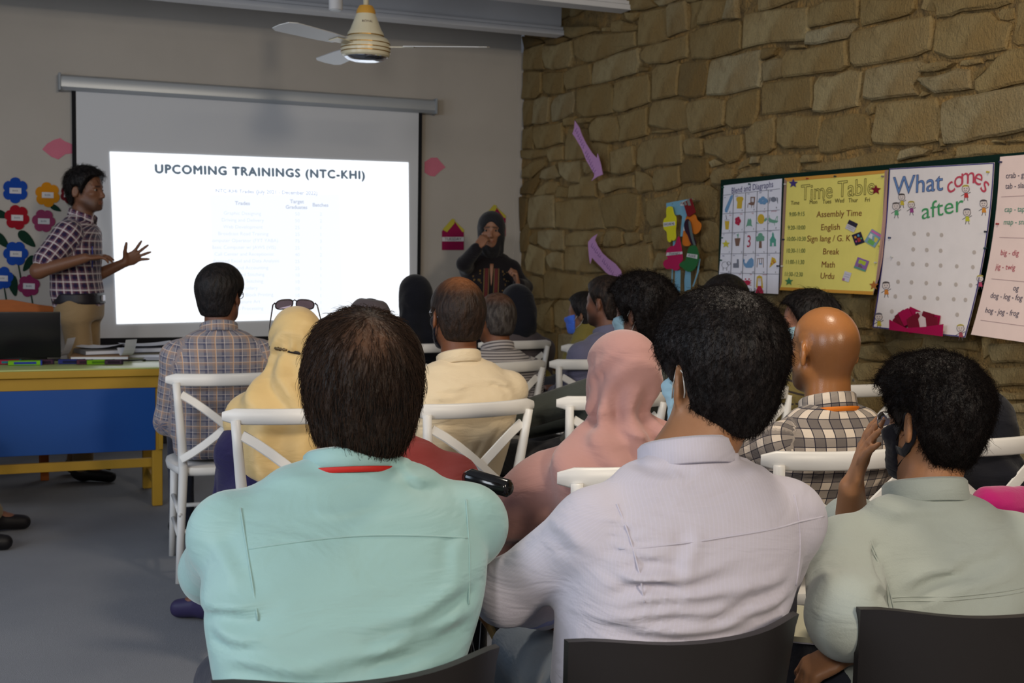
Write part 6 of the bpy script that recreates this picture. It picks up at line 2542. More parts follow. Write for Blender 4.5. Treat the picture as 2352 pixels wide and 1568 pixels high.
def crown(px, py, depth, hair=.022):
    p = at_depth(px, py, depth)
    p[2] -= hair
    return p


HB = hair_mat('hair_black', (17, 15, 16), (40, 34, 33))
HBR = hair_mat('hair_dark_brown', (24, 18, 15), (58, 44, 36))
SB = strand_mat('strand_black', (11, 9, 10), (27, 22, 21))
SBR = strand_mat('strand_brown', (20, 15, 13), (60, 46, 38))
LOOP_W = mat('white_elastic', (200, 196, 190), .7)
LOOP_B = mat('black_elastic', (24, 22, 24), .7)
MASKB = cloth_mat('surgical_mask_blue', (150, 182, 196), .8, bump=.1)
MASKK = cloth_mat('black_mask', (26, 25, 32), .8, bump=.2)
MGLD = mat('dark_spectacle_frame', (28, 26, 28), .3)
MGLM = mat('thin_metal_frame', (150, 146, 150), .25, .5, .8)


def hijab(g, m, h, low=.62, sleeves=None, inf=.026, seed=3, amp=.005, face=(.052, .058, .076), scale=(20, 20, 7), crown_inf=.014, post2=None, name='headscarf', neck_r=(.078, .1), bun=None, extra=None, shoulders=True):
    F = g.F
    c = crown_inf
    pr = [F.ell((0, -.008, .045), (.078 + c, .098 + c, .084 + c), k=.03), F.ell((0, -.036, .012), (.072 + c, .07 + c, .078 + c), k=.03), F.ell((0, .012, -.035), (.07 + c, .07 + c * .5, .09), k=.03), F.ell((0, .034, -.1), (.062, .064, .042), k=.03),
          Cone(F.p((0, -.022, -.05)), g.nb + np.array((0, .0, .03)), neck_r[0], neck_r[1], k=.05)]
    if bun:
        pr.append(F.ell(bun[0], bun[1], k=.035))
    if shoulders:
        pr += g.trapz(inf + .006)
        rows = [r for r in g.rows if r[0] > low + .03]
        f = (low - g.rows[0][0]) / (g.zsh - g.rows[0][0])
        cx, cy = g.cxy(low)
        ax = np.interp(low, [r[0] for r in g.rows], [r[3] for r in g.rows])
        ay = np.interp(low, [r[0] for r in g.rows], [r[4] for r in g.rows])
        pr.append(Loft([(low, cx, cy, ax, ay)] + rows, inf=inf, k=.03, cap=.012))
    for s in (sleeves or ''):
        pr += [Cone(g.J[s], g.A[s][0], .066, .07, k=.035, inf=inf * .4)]
    if extra:
        pr += extra(g)
    if face:
        pr.append(F.ell((0, .115, -.012), face, k=.012, op='s'))

    def post(P, D):
        H = F.inv(P)
        r = np.random.RandomState(seed)
        a = np.arctan2(H[..., 0], -H[..., 1])
        on_head = sstep(-.10, .02, H[..., 2])
        drape = np.sin(a * 9 + H[..., 2] * 16 + 1.3 * np.sin(H[..., 2] * 21 + r.rand() * 6)) * (1 - on_head)
        hf = np.sin(H[..., 2] * 70 + H[..., 1] * 60 + 2 * np.sin(H[..., 0] * 30)) * sstep(.11, .03, H[..., 2]) * on_head
        D = D - amp * (drape * .9 + wrinkle(P, seed, scale) * (1 - on_head * .75) + hf * .35)
        if post2:
            D = post2(P, D, H)
        return D
    o = sdf_mesh(name, pr, h, m, g.root, post, near=.04, smooth_it=1, uv=False)
    return o


# ---------------------------------------------------------------- 1 aqua shirt, nearest left
top = crown(832, 704, 2.02, .020)
hdg = 8
ln = seat_lean(BC['P5'], top, hdg, .03)
print('P5 lean', ln, top)
AQUA = cloth_mat('aqua_cotton', (138, 174, 173), .55, bump=.12, bscale=420, vary=.03, sheen=.3, spec=.3)


AQ = [(455, 1412, 610, 1372, .011, .011), (470, 1432, 600, 1462, .010, .009), (1122, 1376, 850, 1440, .012, .012), (1100, 1425, 870, 1476, .011, .010), (1085, 1456, 740, 1497, .010, .008), (500, 1496, 800, 1516, .012, .009), (690, 1204, 940, 1196, .006, .005), (1060, 1172, 930, 1128, .008, .006), (1010, 1118, 900, 1098, .007, .005), (480, 1250, 560, 1330, .012, -.005), (1095, 1250, 1040, 1340, .012, -.005), (520, 1150, 640, 1110, .010, .004)]


def aqua_post(P, D, g):
    return D + crease_px(P, g, AQ, 1.85)


P5 = person('person in aqua shirt with thinning crown, seated nearest in a black chair, back to camera', top, hdg, ln, (-4, 3, 0), hs=1.03, w=1.08, b=1.1, skin='skin_a', skin_col=(122, 84, 62), shirt=AQUA, trousers=(44, 46, 58),
            hair=dict(m=hair_mat('hair_thin_brown', (20, 16, 14), (52, 40, 33), (112, 74, 48)), top=.018, side=.022, nape=-.116, earcut=False, h=.0055, rough=.004, seed=4, lumps=45,
                      scalp=lambda H: .9 * np.exp(-(((H[..., 0] - .005) / .040) ** 2 + ((H[..., 1] + .075) / .040) ** 2 + ((H[..., 2] - .09) / .034) ** 2)),
                      st=dict(count=16000, length=.032, lift=.07, m=SBR, radius=.00042, seed=2, gravity=.8, jitter=.12, curl=.0015,
                              keep=lambda H, r: r.rand(len(H)) > .97 * np.exp(-(((H[..., 0] - .005) / .044) ** 2 + ((H[..., 1] + .070) / .042) ** 2 + ((H[..., 2] - .095) / .036) ** 2) ** 2))),
            beard=.3, h=.0065, hb=.0085, fold=.0022, fold_seed=7, belly=.0, collar_h=.022, shirt_post=aqua_post, drop=-.03, shoulder=1.12, hc_off=(.02, 0),
            hipw=.155, arms={'L': ((-.165, .34, .765), (-.06, .47, .64)), 'R': ((.222, .34, .775), (.13, .47, .64))})
SEAM_A = AQUA
zs = P5.zsh
yk = [(x, -.1, zs - .018 - .022 * (abs(x) / .2) ** 2) for x in np.linspace(-.172, .172, 40)]
seam('yoke_seam', P5.shirt, [(p[0] + P5.cxy(zs)[0], p[1], p[2]) for p in yk], (0, 1, 0), SEAM_A)
for s, sg in (('L', -1), ('R', 1)):
    J = P5.J[s]
    seam('armhole_seam', P5.shirt, [(J[0] - sg * (.012 + .03 * q), J[1], J[2] + .07 - .2 * q) for q in np.linspace(.08, .78, 20)], (0, 1, 0), SEAM_A)
lanyard(P5, mat('red_ribbon', (176, 34, 28), .6), .005)

# ---------------------------------------------------------------- 2 white shirt, nearest middle
top = crown(1655, 659, 2.05, .032)
hdg = 5
ln = seat_lean(BC['P16'], top, hdg, .04)
ln = (ln[0] - .03, ln[1])
print('P16 lean', ln, top)
WHITE = cloth_mat('white_lilac_cotton', (186, 182, 194), .8, bump=.15, bscale=420, vary=.02, sheen=.2, stripes=[(0, .006, 0, .0015, (190, 186, 202), .6)])


WH = [(1348, 1200, 1460, 1192, .006, .006), (1348, 1222, 1470, 1220, .006, .006), (1348, 1246, 1500, 1262, .007, .007), (1345, 1272, 1540, 1278, .007, .006), (1350, 1296, 1500, 1330, .008, .008), (1335, 1342, 1640, 1300, .010, .009), (1360, 1372, 1700, 1344, .009, .008), (1320, 1402, 1600, 1392, .009, .008), (1330, 1424, 1700, 1442, .009, .009), (1835, 1330, 1600, 1396, .011, .009), (1840, 1380, 1650, 1430, .010, .008), (1430, 1062, 1560, 1086, .008, .005), (1565, 1190, 1525, 1320, .012, -.005), (1830, 1090, 1710, 1078, .010, .007), (1240, 1215, 1310, 1260, .010, .006)]


def white_post(P, D, g):
    return D + crease_px(P, g, WH, 1.93)


P16 = person('person in white shirt with thick dark hair, seated in the middle foreground, back to camera', top, hdg, ln, (3, 0, 0), hs=1.04, w=1.08, b=1.12, skin='skin_b', skin_col=(150, 106, 74), shirt=WHITE, legs={'L': dict(hipj=(-.075, .03, .543), knee=(-.065, .43, .53), ank=(-.07, .42, .09), toe=(-.08, .56, .035))}, trousers=(112, 124, 138),
             hair=dict(m=HB, top=.031, side=.016, nape=-.088, taper=.6, h=.0055, rough=.004, seed=9, lumps=60, st=dict(count=24000, length=.010, lift=.3, m=SB, radius=.00032, seed=5, gravity=.4, jitter=.35, curl=.002, keep=lambda H, r: ((H[..., 1] + .018) / .034) ** 2 + ((H[..., 2] - .004) / .042) ** 2 > 1)),
             beard=.55, h=.0065, hb=.0072, fold=.0028, fold_seed=12, belly=.0, shirt_post=white_post, neck=1.04, hc_off=(.07, 0), hipw=.135, drop=-.018,
             arms={'L': ((-.205, .11, .745), (-.075, .265, .665)), 'R': ((.262, .06, .70), (.10, .27, .64))})
mask_on(P16, MASKB, LOOP_W)
SEAM_W = WHITE
zs = P16.zsh
cx = P16.cxy(zs)[0]
seam('yoke_seam', P16.shirt, [(x + cx, -.1, zs - .03 + .014 * x / .2 - .006 * (x / .2) ** 2) for x in np.linspace(-.17, .215, 40)], (0, 1, 0), SEAM_W)
J = P16.J['L']
for s, sg in (('L', -1), ('R', 1)):
    J = P16.J[s]
    seam('armhole_seam', P16.shirt, [(J[0] - sg * (.014 + .028 * q), J[1], J[2] + .07 - .2 * q) for q in np.linspace(.08, .78, 20)], (0, 1, 0), SEAM_W)
# rolled cuff of the left sleeve
e, wr = P16.A['L'][0], P16.A['L'][1]
ax_ = (wr - e) / np.linalg.norm(wr - e)
sdf_mesh('rolled_cuff', [Cone(e + (wr - e) * .62, e + (wr - e) * .92, .050, .046, k=.01), Cone(e + (wr - e) * .9, e + (wr - e) * 1.0, .03, .03, k=.004, op='s')], .006, cloth_mat('cuff_periwinkle', (150, 156, 206), .8), P16.root, lambda P, D: D - .004 * wrinkle(P, 4, (60, 60, 60)))

# ---------------------------------------------------------------- 3 pale denim shirt, nearest right
top = crown(2150, 806, 2.32, .030)
hdg = 14
ln = seat_lean(BC['P20'], top, hdg, .05)
print('P20 lean', ln, top)
DENIM = cloth_mat('pale_denim', (162, 170, 164), .85, bump=.35, bscale=330, vary=.07, sheen=.2)


DN = [(2050, 1356, 2230, 1310, .011, .011), (2075, 1376, 2310, 1322, .010, -.008), (2190, 1306, 2352, 1282, .010, .007), (2020, 1160, 2170, 1132, .009, .005), (1950, 1300, 2060, 1245, .010, .006), (1900, 1300, 1990, 1340, .010, .006), (2050, 1230, 2250, 1200, .012, .004)]


def denim_post(P, D, g):
    return D + crease_px(P, g, DN, 2.15)




def loc20(px, py, d):
    q = at_depth(px, py, d)
    c_, s_ = math.cos(math.radians(hdg)), math.sin(math.radians(hdg))
    hx, hy = top[0] - (c_ * ln[0] + s_ * ln[1]), top[1] - (-s_ * ln[0] + c_ * ln[1])
    x, y = q[0] - hx, q[1] - hy
    return (c_ * x - s_ * y, s_ * x + c_ * y, q[2])


Rw_ = math.radians(hdg)
cheek = None
P20 = person('person in pale denim shirt and black face mask, resting cheek on hand, right foreground', top, hdg, ln, (17, -4, 4), hs=.95, w=1.0, b=1.0, skin='skin_c', skin_col=(172, 122, 86), shirt=DENIM, sleeve='elbow', trousers=(46, 48, 58),
             hair=dict(m=HB, top=.024, side=.013, nape=-.078, taper=.5, h=.0055, rough=.009, seed=21, lumps=38, volume=lambda H: .012 * sstep(.03, .08, H[..., 1]) * sstep(.03, .09, H[..., 2]), st=dict(count=20000, length=.012, lift=.3, m=SB, radius=.00034, seed=8, gravity=.3, jitter=.4, curl=.004, keep=lambda H, r: ((H[..., 1] + .018) / .034) ** 2 + ((H[..., 2] - .004) / .042) ** 2 > 1)),
             beard=.4, h=.0065, hb=.0065, fold=.003, fold_seed=31, shirt_post=denim_post, shoulder=1.06, hc_off=(.03, 0),
             arms={'L': (loc20(1945, 1410, 2.02), loc20(1955, 1492, 2.12), dict(tip=loc20(1850, 1545, 2.14), curl=(.75, .85, .95, 1.05), back=(-.5, -.2, 1), thumb=.5, side=1)),
                   'R': ((ln[0] - .02, ln[1] + .30, .72), (ln[0] - .10, ln[1] + .135, top[2] - .262), dict(tip=(ln[0] - .082, ln[1] + .085, top[2] - .12), curl=(.12, .15, .2, .25), back=(-.9, .35, 0), side=-1, thumb=.8))})
mask_on(P20, MASKK, LOOP_B, ears=False)
glasses_on(P20, MGLM, mat('clear_lens', (230, 236, 240), .02, trans=1.0), rim=.0010, r=(.023, .018))
# the black mask has broad fabric ear straps
for s in (-1, 1):
    F = P20.F
    pts = [F.p(q) for q in ((s * .064, .035, -.045), (s * .077, .0, -.05), (s * .083, -.03, -.02), (s * .0845, -.038, .012), (s * .082, -.024, .034), (s * .080, .004, .022), (s * .068, .035, -.008))]
    MB().tube(pts, 1.0, 8, flat=(.009, .0018, tuple(F.R @ np.array((0, .6, .8))))).build('mask_strap', MASKK, P20.root, smooth=True)
SEAM_D = DENIM
zs = P20.zsh
cx = P20.cxy(zs)[0]
for dz in (0, -.006):
    seam('yoke_seam', P20.shirt, [(x + cx, -.1, zs - .07 + dz + .03 * x) for x in np.linspace(-.15, .2, 40)], (0, 1, 0), SEAM_D, .0012)
for s, sg in (('L', -1), ('R', 1)):
    J = P20.J[s]
    for dx in (0, .008):
        seam('armhole_seam', P20.shirt, [(J[0] - sg * (.0 + dx + .03 * q), J[1], J[2] + .068 - .22 * q) for q in np.linspace(.08, .78, 20)], (0, 1, 0), SEAM_D, .0014)
HFp = P20.A['L'][1]
MB().tube([tuple(P20.A['L'][1] + np.array((.030 * math.cos(a), .006, .028 * math.sin(a)))) for a in np.linspace(0, 2 * PI, 20)], .003, 6, caps=False).build('bracelet', mat('dark_cord', (50, 30, 28), .7), P20.root, smooth=True)
# booklet on his lap
kw = P20.tl
bk_w = at_depth(1905, 1462, 2.27)
t = empty('notebook', (bk_w[0] + .02, bk_w[1] + .05, bk_w[2]), math.radians(38))
tag(t, 'thin notebook with lined pages on the lap of the man in pale denim', 'notebook')
MB().box((0, 0, .006), (.15, .21, .010)).build('pages', paper('ruled_page', (206, 202, 176)), t)
MB().box((0, 0, .0), (.154, .214, .002)).build('cover', paper('notebook_cover', (196, 194, 206)), t)
for k in range(6):
    MB().box((-.0765, 0, .0015 + k * .0016), (.001, .21, .0006)).build('page_edge', paper('page_edge', (150, 146, 150)), t)

# ---------------------------------------------------------------- 4 plaid man with glasses, by the table
PLAID3 = cloth_mat('grey_tan_plaid', (128, 126, 134), .85, bump=.1, stripes=[(0, .052, 0, .012, (58, 62, 92), .55), (1, .052, 0, .012, (58, 62, 92), .55), (0, .052, .45, .012, (176, 140, 108), .28), (1, .052, .45, .012, (176, 140, 108), .28), (0, .026, .3, .0028, (206, 196, 190), .6), (1, .026, .3, .0028, (206, 196, 190), .6), (0, .052, .62, .003, (206, 150, 90), .5), (1, .052, .62, .003, (190, 140, 90), .35)])
top = crown(507, 602, 5.02, .022)
ln = seat_lean(CH['A'], top, 4)
print('P3', ln)
P3 = person('person in blue-grey and tan plaid shirt and glasses, seated left by the table', top, 4, ln, (-30, 0, 0), w=1.06, shirt=PLAID3, trousers=(48, 50, 62), skin='skin_d', skin_col=(120, 80, 62), h=.011, hb=.0115, fold=.003, fold_seed=41, belly=.01,
            hair=dict(m=HB, top=.024, side=.014, nape=-.085, h=.007, seed=5), shoe=(34, 34, 38))
glasses_on(P3, MGLD, rim=.0016)

# ---------------------------------------------------------------- 5 beige headscarf with sunglasses
BEIGE = cloth_mat('beige_satin', (212, 182, 124), .5, creases=.2, bump=.05, vary=.1, sheen=.3, spec=.35)
NAVY = cloth_mat('navy_abaya', (44, 40, 78), .85, vary=.06)
top = crown(680, 696, 4.12, .02)
ln = seat_lean(CH['B'], top, 6)
print('P4', ln)
P4 = person('person in beige headscarf with sunglasses pushed up on top, seated, back to camera', top, 6, ln, (0, -4, 0), fem=True, ears=False, shirt=NAVY, collar=False, trousers=NAVY, h=.0095, hb=.0115, fold=.004, fold_seed=51, w=1.08, skin='skin_d', skin_col=(120, 80, 62),
            legs={'L': dict(knee=(-.15, .42, .51), ank=(-.25, .29, .09), toe=(-.345, .35, .035))}, shirt_bottom=lambda g: [Cone((-.15, .02, .66), (-.13, .12, .40), .085, .09, k=.04), Loft([(.25, 0, .20, .20, .28), (.45, 0, .14, .19, .25), (.58, 0, .02, .17, .14)], k=.05)], shoe=(50, 44, 78),
            arms={'L': ((-.185, .03, .64), (-.1, .2, .62))})


def beige_post(P, D, H):
    # tied in at the nape, blown up below
    a = np.arctan2(H[..., 0], -H[..., 1])
    D = D + .010 * np.exp(-((H[..., 2] + .028 + .03 * H[..., 0]) / .012) ** 2) * (H[..., 1] < .05)
    D = D - .004 * np.sin(a * 22) * np.exp(-((H[..., 2] + .0) / .03) ** 2) * sstep(.06, .0, np.abs(H[..., 0] + .03))
    return D


sc4 = hijab(P4, BEIGE, .0085, low=.60, sleeves=None, inf=.032, seed=14, amp=.014, scale=(11, 11, 9), post2=beige_post, crown_inf=.012, neck_r=(.088, .13), extra=lambda g: [Cone(g.nb + np.array((-.12, -.05, -.06)), g.nb + np.array((.06, -.07, -.04)), .075, .07, k=.05), Cone(g.nb + np.array((-.05, -.10, -.12)), g.nb + np.array((.02, -.10, -.34)), .085, .095, k=.05)])
F = P4.F
MB().tube([F.p((.094 * math.sin(a), -.002 - .108 * math.cos(a), -.024 - .02 * math.sin(a))) for a in np.linspace(-1.35, 1.35, 24)], 1.0, 8, flat=(.006, .003, (0, 0, 1))).build('hair_band', mat('black_band', (34, 28, 26), .5), P4.root, smooth=True)
MB().tube([F.p((.097 * math.sin(a), -.004 - .112 * math.cos(a), -.022 - .02 * math.sin(a))) for a in np.linspace(-.95, -.45, 10)], [.004, .006, .004, .007, .004, .006, .004, .007, .005, .003], 8).build('hair_clip', mat('bronze_clip', (110, 92, 64), .35, .5, .6), P4.root, smooth=True)
MSG = mat('sunglass_frame', (40, 30, 34), .25, .5)
sgl = empty('sunglasses', tuple(P4.root.matrix_basis @ Vector(F.p((0, .045, .150)))), 0)
sgl.rotation_euler = (math.radians(38), 0, -math.radians(6))
tag(sgl, 'dark sunglasses pushed up on the beige headscarf', 'sunglasses')
MLENS = mat('tinted_lens', (120, 96, 112), .08, .5, trans=.75)
for s in (-1, 1):
    pts = [(s * .036 + .030 * math.copysign(abs(math.cos(a)) ** .75, math.cos(a)), -abs(s * .036 + .03 * math.cos(a)) * .2, .021 * math.copysign(abs(math.sin(a)) ** .75, math.sin(a)) - .002) for a in np.linspace(0, 2 * PI, 25)]
    MB().tube(pts, .0024, 6, caps=False).build('rim', MSG, sgl, smooth=True)
    mesh_obj('lens', pts[:-1], [tuple(range(24))], MLENS, sgl)
    MB().tube([(s * .068, -.014, .010), (s * .076, -.02, .006), (s * .090, -.09, -.03), (s * .094, -.125, -.06)], [.003, .0028, .0022, .0018], 6).build('temple', MSG, sgl, smooth=True)
MB().tube([(-.008, .0, .006), (0, .004, .009), (.008, .0, .006)], .0022, 6).build('bridge', MSG, sgl, smooth=True)

# ---------------------------------------------------------------- 6 maroon shirt in the wheelchair
MAROON = cloth_mat('maroon_cotton', (128, 52, 50), .85, vary=.05)
top = crown(872, 728, 2.82, .022)
ln = seat_lean((wc0[0], wc0[1]), top, 2, -.04)
print('P6', ln)
P6 = person('person in maroon shirt in a wheelchair, mostly hidden behind the man in aqua', top, 2, ln, (0, 0, 0), w=1.02, seat=.47, shirt=MAROON, trousers=(38, 38, 44), skin='skin_d', skin_col=(120, 80, 62), h=.012, hb=.0125, fold_seed=61,
            hair=dict(m=HBR, top=.026, side=.022, nape=-.09, earcut=False, h=.007, seed=8, rough=.006), arms={'L': ((-.185, .04, .74), (-.16, .24, .715)), 'R': ((.20, .04, .74), (.18, .24, .715))},
            legs={'L': dict(ank=(-.13, .43, .2), toe=(-.14, .55, .165)), 'R': dict(ank=(.13, .43, .2), toe=(.14, .55, .165))})

# ---------------------------------------------------------------- 7 cap
CHAR = cloth_mat('charcoal_kameez', (52, 50, 54), .9)
top = crown(848, 682, 5.5, .01)
ln = seat_lean(CH['P7'], top, 2)
P7 = person('person in grey textured cap, only the cap showing in front of the screen', top, 2, ln, (0, 0, 0), shirt=CHAR, trousers=CHAR, h=.013, hb=.013, fold_seed=71, hair=dict(m=HB, top=.004, side=.008, h=.008, seed=3), skin='skin_d', skin_col=(120, 80, 62))
F = P7.F
sdf_mesh('cap', [F.ell((0, -.010, .060), (.094, .114, .084), k=.02), Half(F.R @ np.array((0, -.35, -1.0)), float((F.R @ np.array((0, -.33, -.944))) @ F.p((0, -.02, .042)))), Half(F.R @ np.array((.12, .0, 1.0)), float((F.R @ np.array((.119, 0, .993))) @ F.p((0, 0, .128))), k=.01)], .006, cloth_mat('karakul_grey', (92, 84, 88), .95, bump=.9, bscale=90, vary=.3), P7.root, lambda P, D: D - .003 * np.sin(P[..., 0] * 260) * np.sin(P[..., 1] * 230) * np.sin(P[..., 2] * 240))

# ---------------------------------------------------------------- 8 black headscarf below the screen
BLACK = cloth_mat('black_crepe', (24, 25, 32), .9, vary=.05)
top = crown(953, 628, 6.82, .018)
ln = seat_lean(CH['P8'], top, 0)
P8 = person('person in black headscarf, seated in front of the right screen edge', top, 0, ln, (0, 0, 0), fem=True, ears=False, shirt=BLACK, collar=False, trousers=BLACK, h=.014, hb=.0135, fold_seed=81)
hijab(P8, BLACK, .011, low=.75, seed=15, amp=.004, bun=((0, -.08, .0), (.075, .06, .08)))

# ---------------------------------------------------------------- 9 cream shirt
CREAM = cloth_mat('cream_cotton', (220, 202, 170), .8, vary=.03, sheen=.25)
top = crown(1051, 634, 4.2, .014)
ln = seat_lean(CH['C'], top, -4, .05)
print('P9', ln, top)


CRM = [(1195, 902, 1100, 880, .012, .012), (985, 902, 1095, 894, .012, .009), (960, 922, 1085, 910, .011, .009), (1055, 1075, 1112, 1010, .016, .014), (1080, 1090, 1150, 1000, .016, .014), (1010, 830, 1150, 842, .010, .005), (1000, 770, 1060, 790, .010, .004)]


def cream_post(P, D, g):
    return D + crease_px(P, g, CRM, 4.1)


P9 = person('person in cream shirt with balding crown and glasses, seated in the middle, back to camera', top, -4, ln, (-2, 2, 0), hs=1.06, w=1.12, b=1.12, shirt=CREAM, trousers=(196, 180, 150), skin='skin_e', skin_col=(126, 78, 50), beard=.5, h=.009, hb=.0105, fold=.003, fold_seed=91, belly=.012, shirt_post=cream_post, hunch=.03,
            hair=dict(m=hair_mat('hair_balding', (30, 21, 17), (56, 40, 31), (140, 88, 52)), top=.010, side=.012, nape=-.075, h=.0065, seed=6, rough=.0015, lumps=60, scalp=lambda H: 1.0 * np.exp(-((H[..., 0] / .052) ** 2 + ((H[..., 1] + .03) / .058) ** 2)) * sstep(.07, .11, H[..., 2])),
            arms={'L': ((-.21, .06, .73), (-.10, .26, .65)), 'R': ((.225, .07, .73), (.12, .26, .65))})
glasses_on(P9, MGLM, rim=.0016)
mask_on(P9, MASKK, LOOP_B, h=.006)
seam('yoke_seam', P9.shirt, [(x + P9.cxy(P9.zsh - .12)[0], -.1, P9.zsh - .10) for x in np.linspace(-.2, .2, 30)], (0, 1, 0), CREAM, .0011)

# ---------------------------------------------------------------- 10 older man, thin stripes
STR10 = cloth_mat('thin_stripe_shirt', (176, 170, 168), .85, stripes=[(1, .0125, 0, .005, (66, 62, 68), .85)])
top = crown(1140, 672, 5.66, .010)
ln = seat_lean(CH['D'], top, -2)
print('P10', ln)
P10 = person('older person with short grey hair and thin-striped shirt, behind the cream shirt', top, -2, ln, (8, -4, 4), hs=.98, shirt=STR10, trousers=(62, 58, 56), skin='skin_e', skin_col=(126, 78, 50), h=.011, hb=.0115, fold_seed=101, beard=.2,
             hair=dict(m=hair_mat('hair_grey', (44, 38, 36), (86, 80, 76), (104, 66, 44)), top=.009, side=.012, nape=-.075, h=.0075, seed=7, scalp=lambda H: .55 * sstep(.06, .115, H[..., 2])))

# ---------------------------------------------------------------- 11 black headscarf, grey top
GREYT = cloth_mat('grey_brown_top', (86, 78, 80), .9, vary=.1)
top = crown(1184, 650, 7.02, .018)
ln = seat_lean(CH['E'], top, -2)
print('P11', ln)
P11 = person('person in black headscarf and grey-brown top below the interpreter', top, -2, ln, (0, -3, -5), fem=True, ears=False, w=1.1, shirt=GREYT, collar=False, trousers=CHAR, h=.014, hb=.0135, fold_seed=111)
hijab(P11, BLACK, .011, low=.95, seed=16, amp=.004, bun=((0, -.07, -.05), (.085, .07, .10)), shoulders=False)

# ---------------------------------------------------------------- 12 blue mask by the wall
OLIVE = cloth_mat('olive_scarf', (128, 116, 60), .9, vary=.12)
top = crown(1342, 668, 7.0, .018)
ln = seat_lean(CH['P12'], top, -20)
P12 = person('person in blue face mask and olive scarf beside the stone wall, behind the blue-grey shirt', top, -20, ln, (20, 0, 0), fem=True, shirt=OLIVE, collar=False, trousers=CHAR, h=.014, hb=.012, fold_seed=121, hair=dict(m=HB, top=.018, side=.014, nape=-.1, earcut=False, h=.008, seed=2))
mask_on(P12, cloth_mat('blue_mask', (70, 110, 214), .8), LOOP_W, h=.007)
F = P12.F
sdf_mesh('scarf', [F.ell((.01, -.055, -.05), (.082, .075, .10), k=.03), F.ell((.05, -.02, -.02), (.055, .075, .08), k=.03), Cone(F.p((0, -.02, -.09)), P12.nb + np.array((0, .02, -.02)), .075, .10, k=.04)], .010, OLIVE, P12.root, lambda P, D: D - .005 * wrinkle(P, 9, (30, 30, 12)))

# ---------------------------------------------------------------- 13 blue-grey shirt
BGREY = cloth_mat('blue_grey_shirt', (104, 104, 128), .85, vary=.05)
top = crown(1392, 630, 5.88, .018)
ln = seat_lean(CH['F'], top, -8)
print('P13', ln)
P13 = person('person in blue-grey shirt with short dark hair and beard, seated near the stone wall', top, -8, ln, (20, 0, 0), w=1.1, hs=1.02, shirt=BGREY, trousers=(44, 42, 40), skin='skin_d', skin_col=(120, 80, 62), beard=.85, h=.011, hb=.0115, fold_seed=131,
             hair=dict(m=HBR, top=.018, side=.010, nape=-.08, h=.0075, seed=5))

# ---------------------------------------------------------------- 14 curly hair, dark green-grey
DGREEN = cloth_mat('dark_green_grey', (66, 70, 66), .9, vary=.08)
top = crown(1474, 627, 4.56, .036)
ln = seat_lean(CH['G'], top, -14)
print('P14', ln)
P14 = person('curly black haired person in dark green-grey shirt and pale blue mask', top, -14, ln, (12, 0, 0), hs=1.04, w=1.06, shirt=DGREEN, trousers=(36, 36, 42), skin='skin_d', skin_col=(128, 84, 60), h=.009, hb=.0105, fold_seed=141,
             hair=dict(m=HB, top=.040, side=.026, nape=-.09, h=.0065, seed=12, rough=.008, lumps=70, st=dict(count=9000, length=.014, lift=.4, m=SB, radius=.00045, seed=9, jitter=.6, curl=.008)),
             arms={'L': ((-.24, .10, .72), (-.18, .34, .62), dict(tip=(-.13, .50, .60), curl=(.6, .7, .8, .9))), 'R': ((.26, .08, .73), (-.02, .34, .63), dict(tip=(-.12, .46, .62), curl=(.7, .8, .9, 1.0)))})
mask_on(P14, MASKB, LOOP_W, h=.006)
JL = P14.J['L']
sl = MB()
P_ = on_surface(P14.shirt, [(JL[0] + .02 + dx, JL[1] - .02, JL[2] + .02) for dx in (-.01, .05)], (0, 1, -.4), .002)
sl.box((JL[0] + .055, JL[1] - .066, JL[2] + .012), (.05, .006, .03), .002).build('shoulder_tab', paper('badge_grey', (120, 116, 104)), P14.shirt)

# ---------------------------------------------------------------- 15 dusty pink headscarf
PINK = cloth_mat('dusty_pink_crepe', (172, 130, 124), .85, creases=.16, bump=.1, vary=.04, sheen=.3)
top = crown(1430, 748, 3.1, .02)
ln = seat_lean(CH['H'], top, -6, .04)
print('P15', ln)
P15 = person('person in dusty pink headscarf and cape, seated in the middle row, back to camera', top, -6, ln, (10, -3, 3), fem=True, ears=False, hs=.97, shirt=BLACK, collar=False, trousers=BLACK, h=.009, hb=.0105, fold_seed=151, w=1.02, skin='skin_d', skin_col=(140, 92, 68),
             hc_off=(.02, 0), arms={'L': ((-.20, .12, .655), (-.25, .29, .64), dict(tip=(-.25, .43, .62))), 'R': ((.26, .06, .72), (.1, .25, .64))})


def pink_post(P, D, H):
    F = P15.F
    D = D + .007 * np.exp(-((H[..., 2] + .105 - .35 * H[..., 1]) / .010) ** 2) + .016 * np.exp(-((H[..., 2] + .085 - .2 * H[..., 0]) / .026) ** 2)
    for k, (a, b, w_, am) in enumerate([((-.085, .03, .075), (-.075, -.02, -.10), .006, .005), ((-.088, .0, .08), (-.066, -.05, -.10), .006, .005), ((-.06, -.07, .085), (-.05, -.08, -.09), .008, -.004), ((.05, -.09, .07), (-.06, -.06, -.06), .007, .004), ((.07, -.07, .03), (-.04, -.08, -.10), .008, -.005), ((.08, -.04, -.02), (-.02, -.09, -.13), .008, .005)]):
        D = D + crease(P, F.p(a), F.p(b), w_ * 1.4, am)
    return D


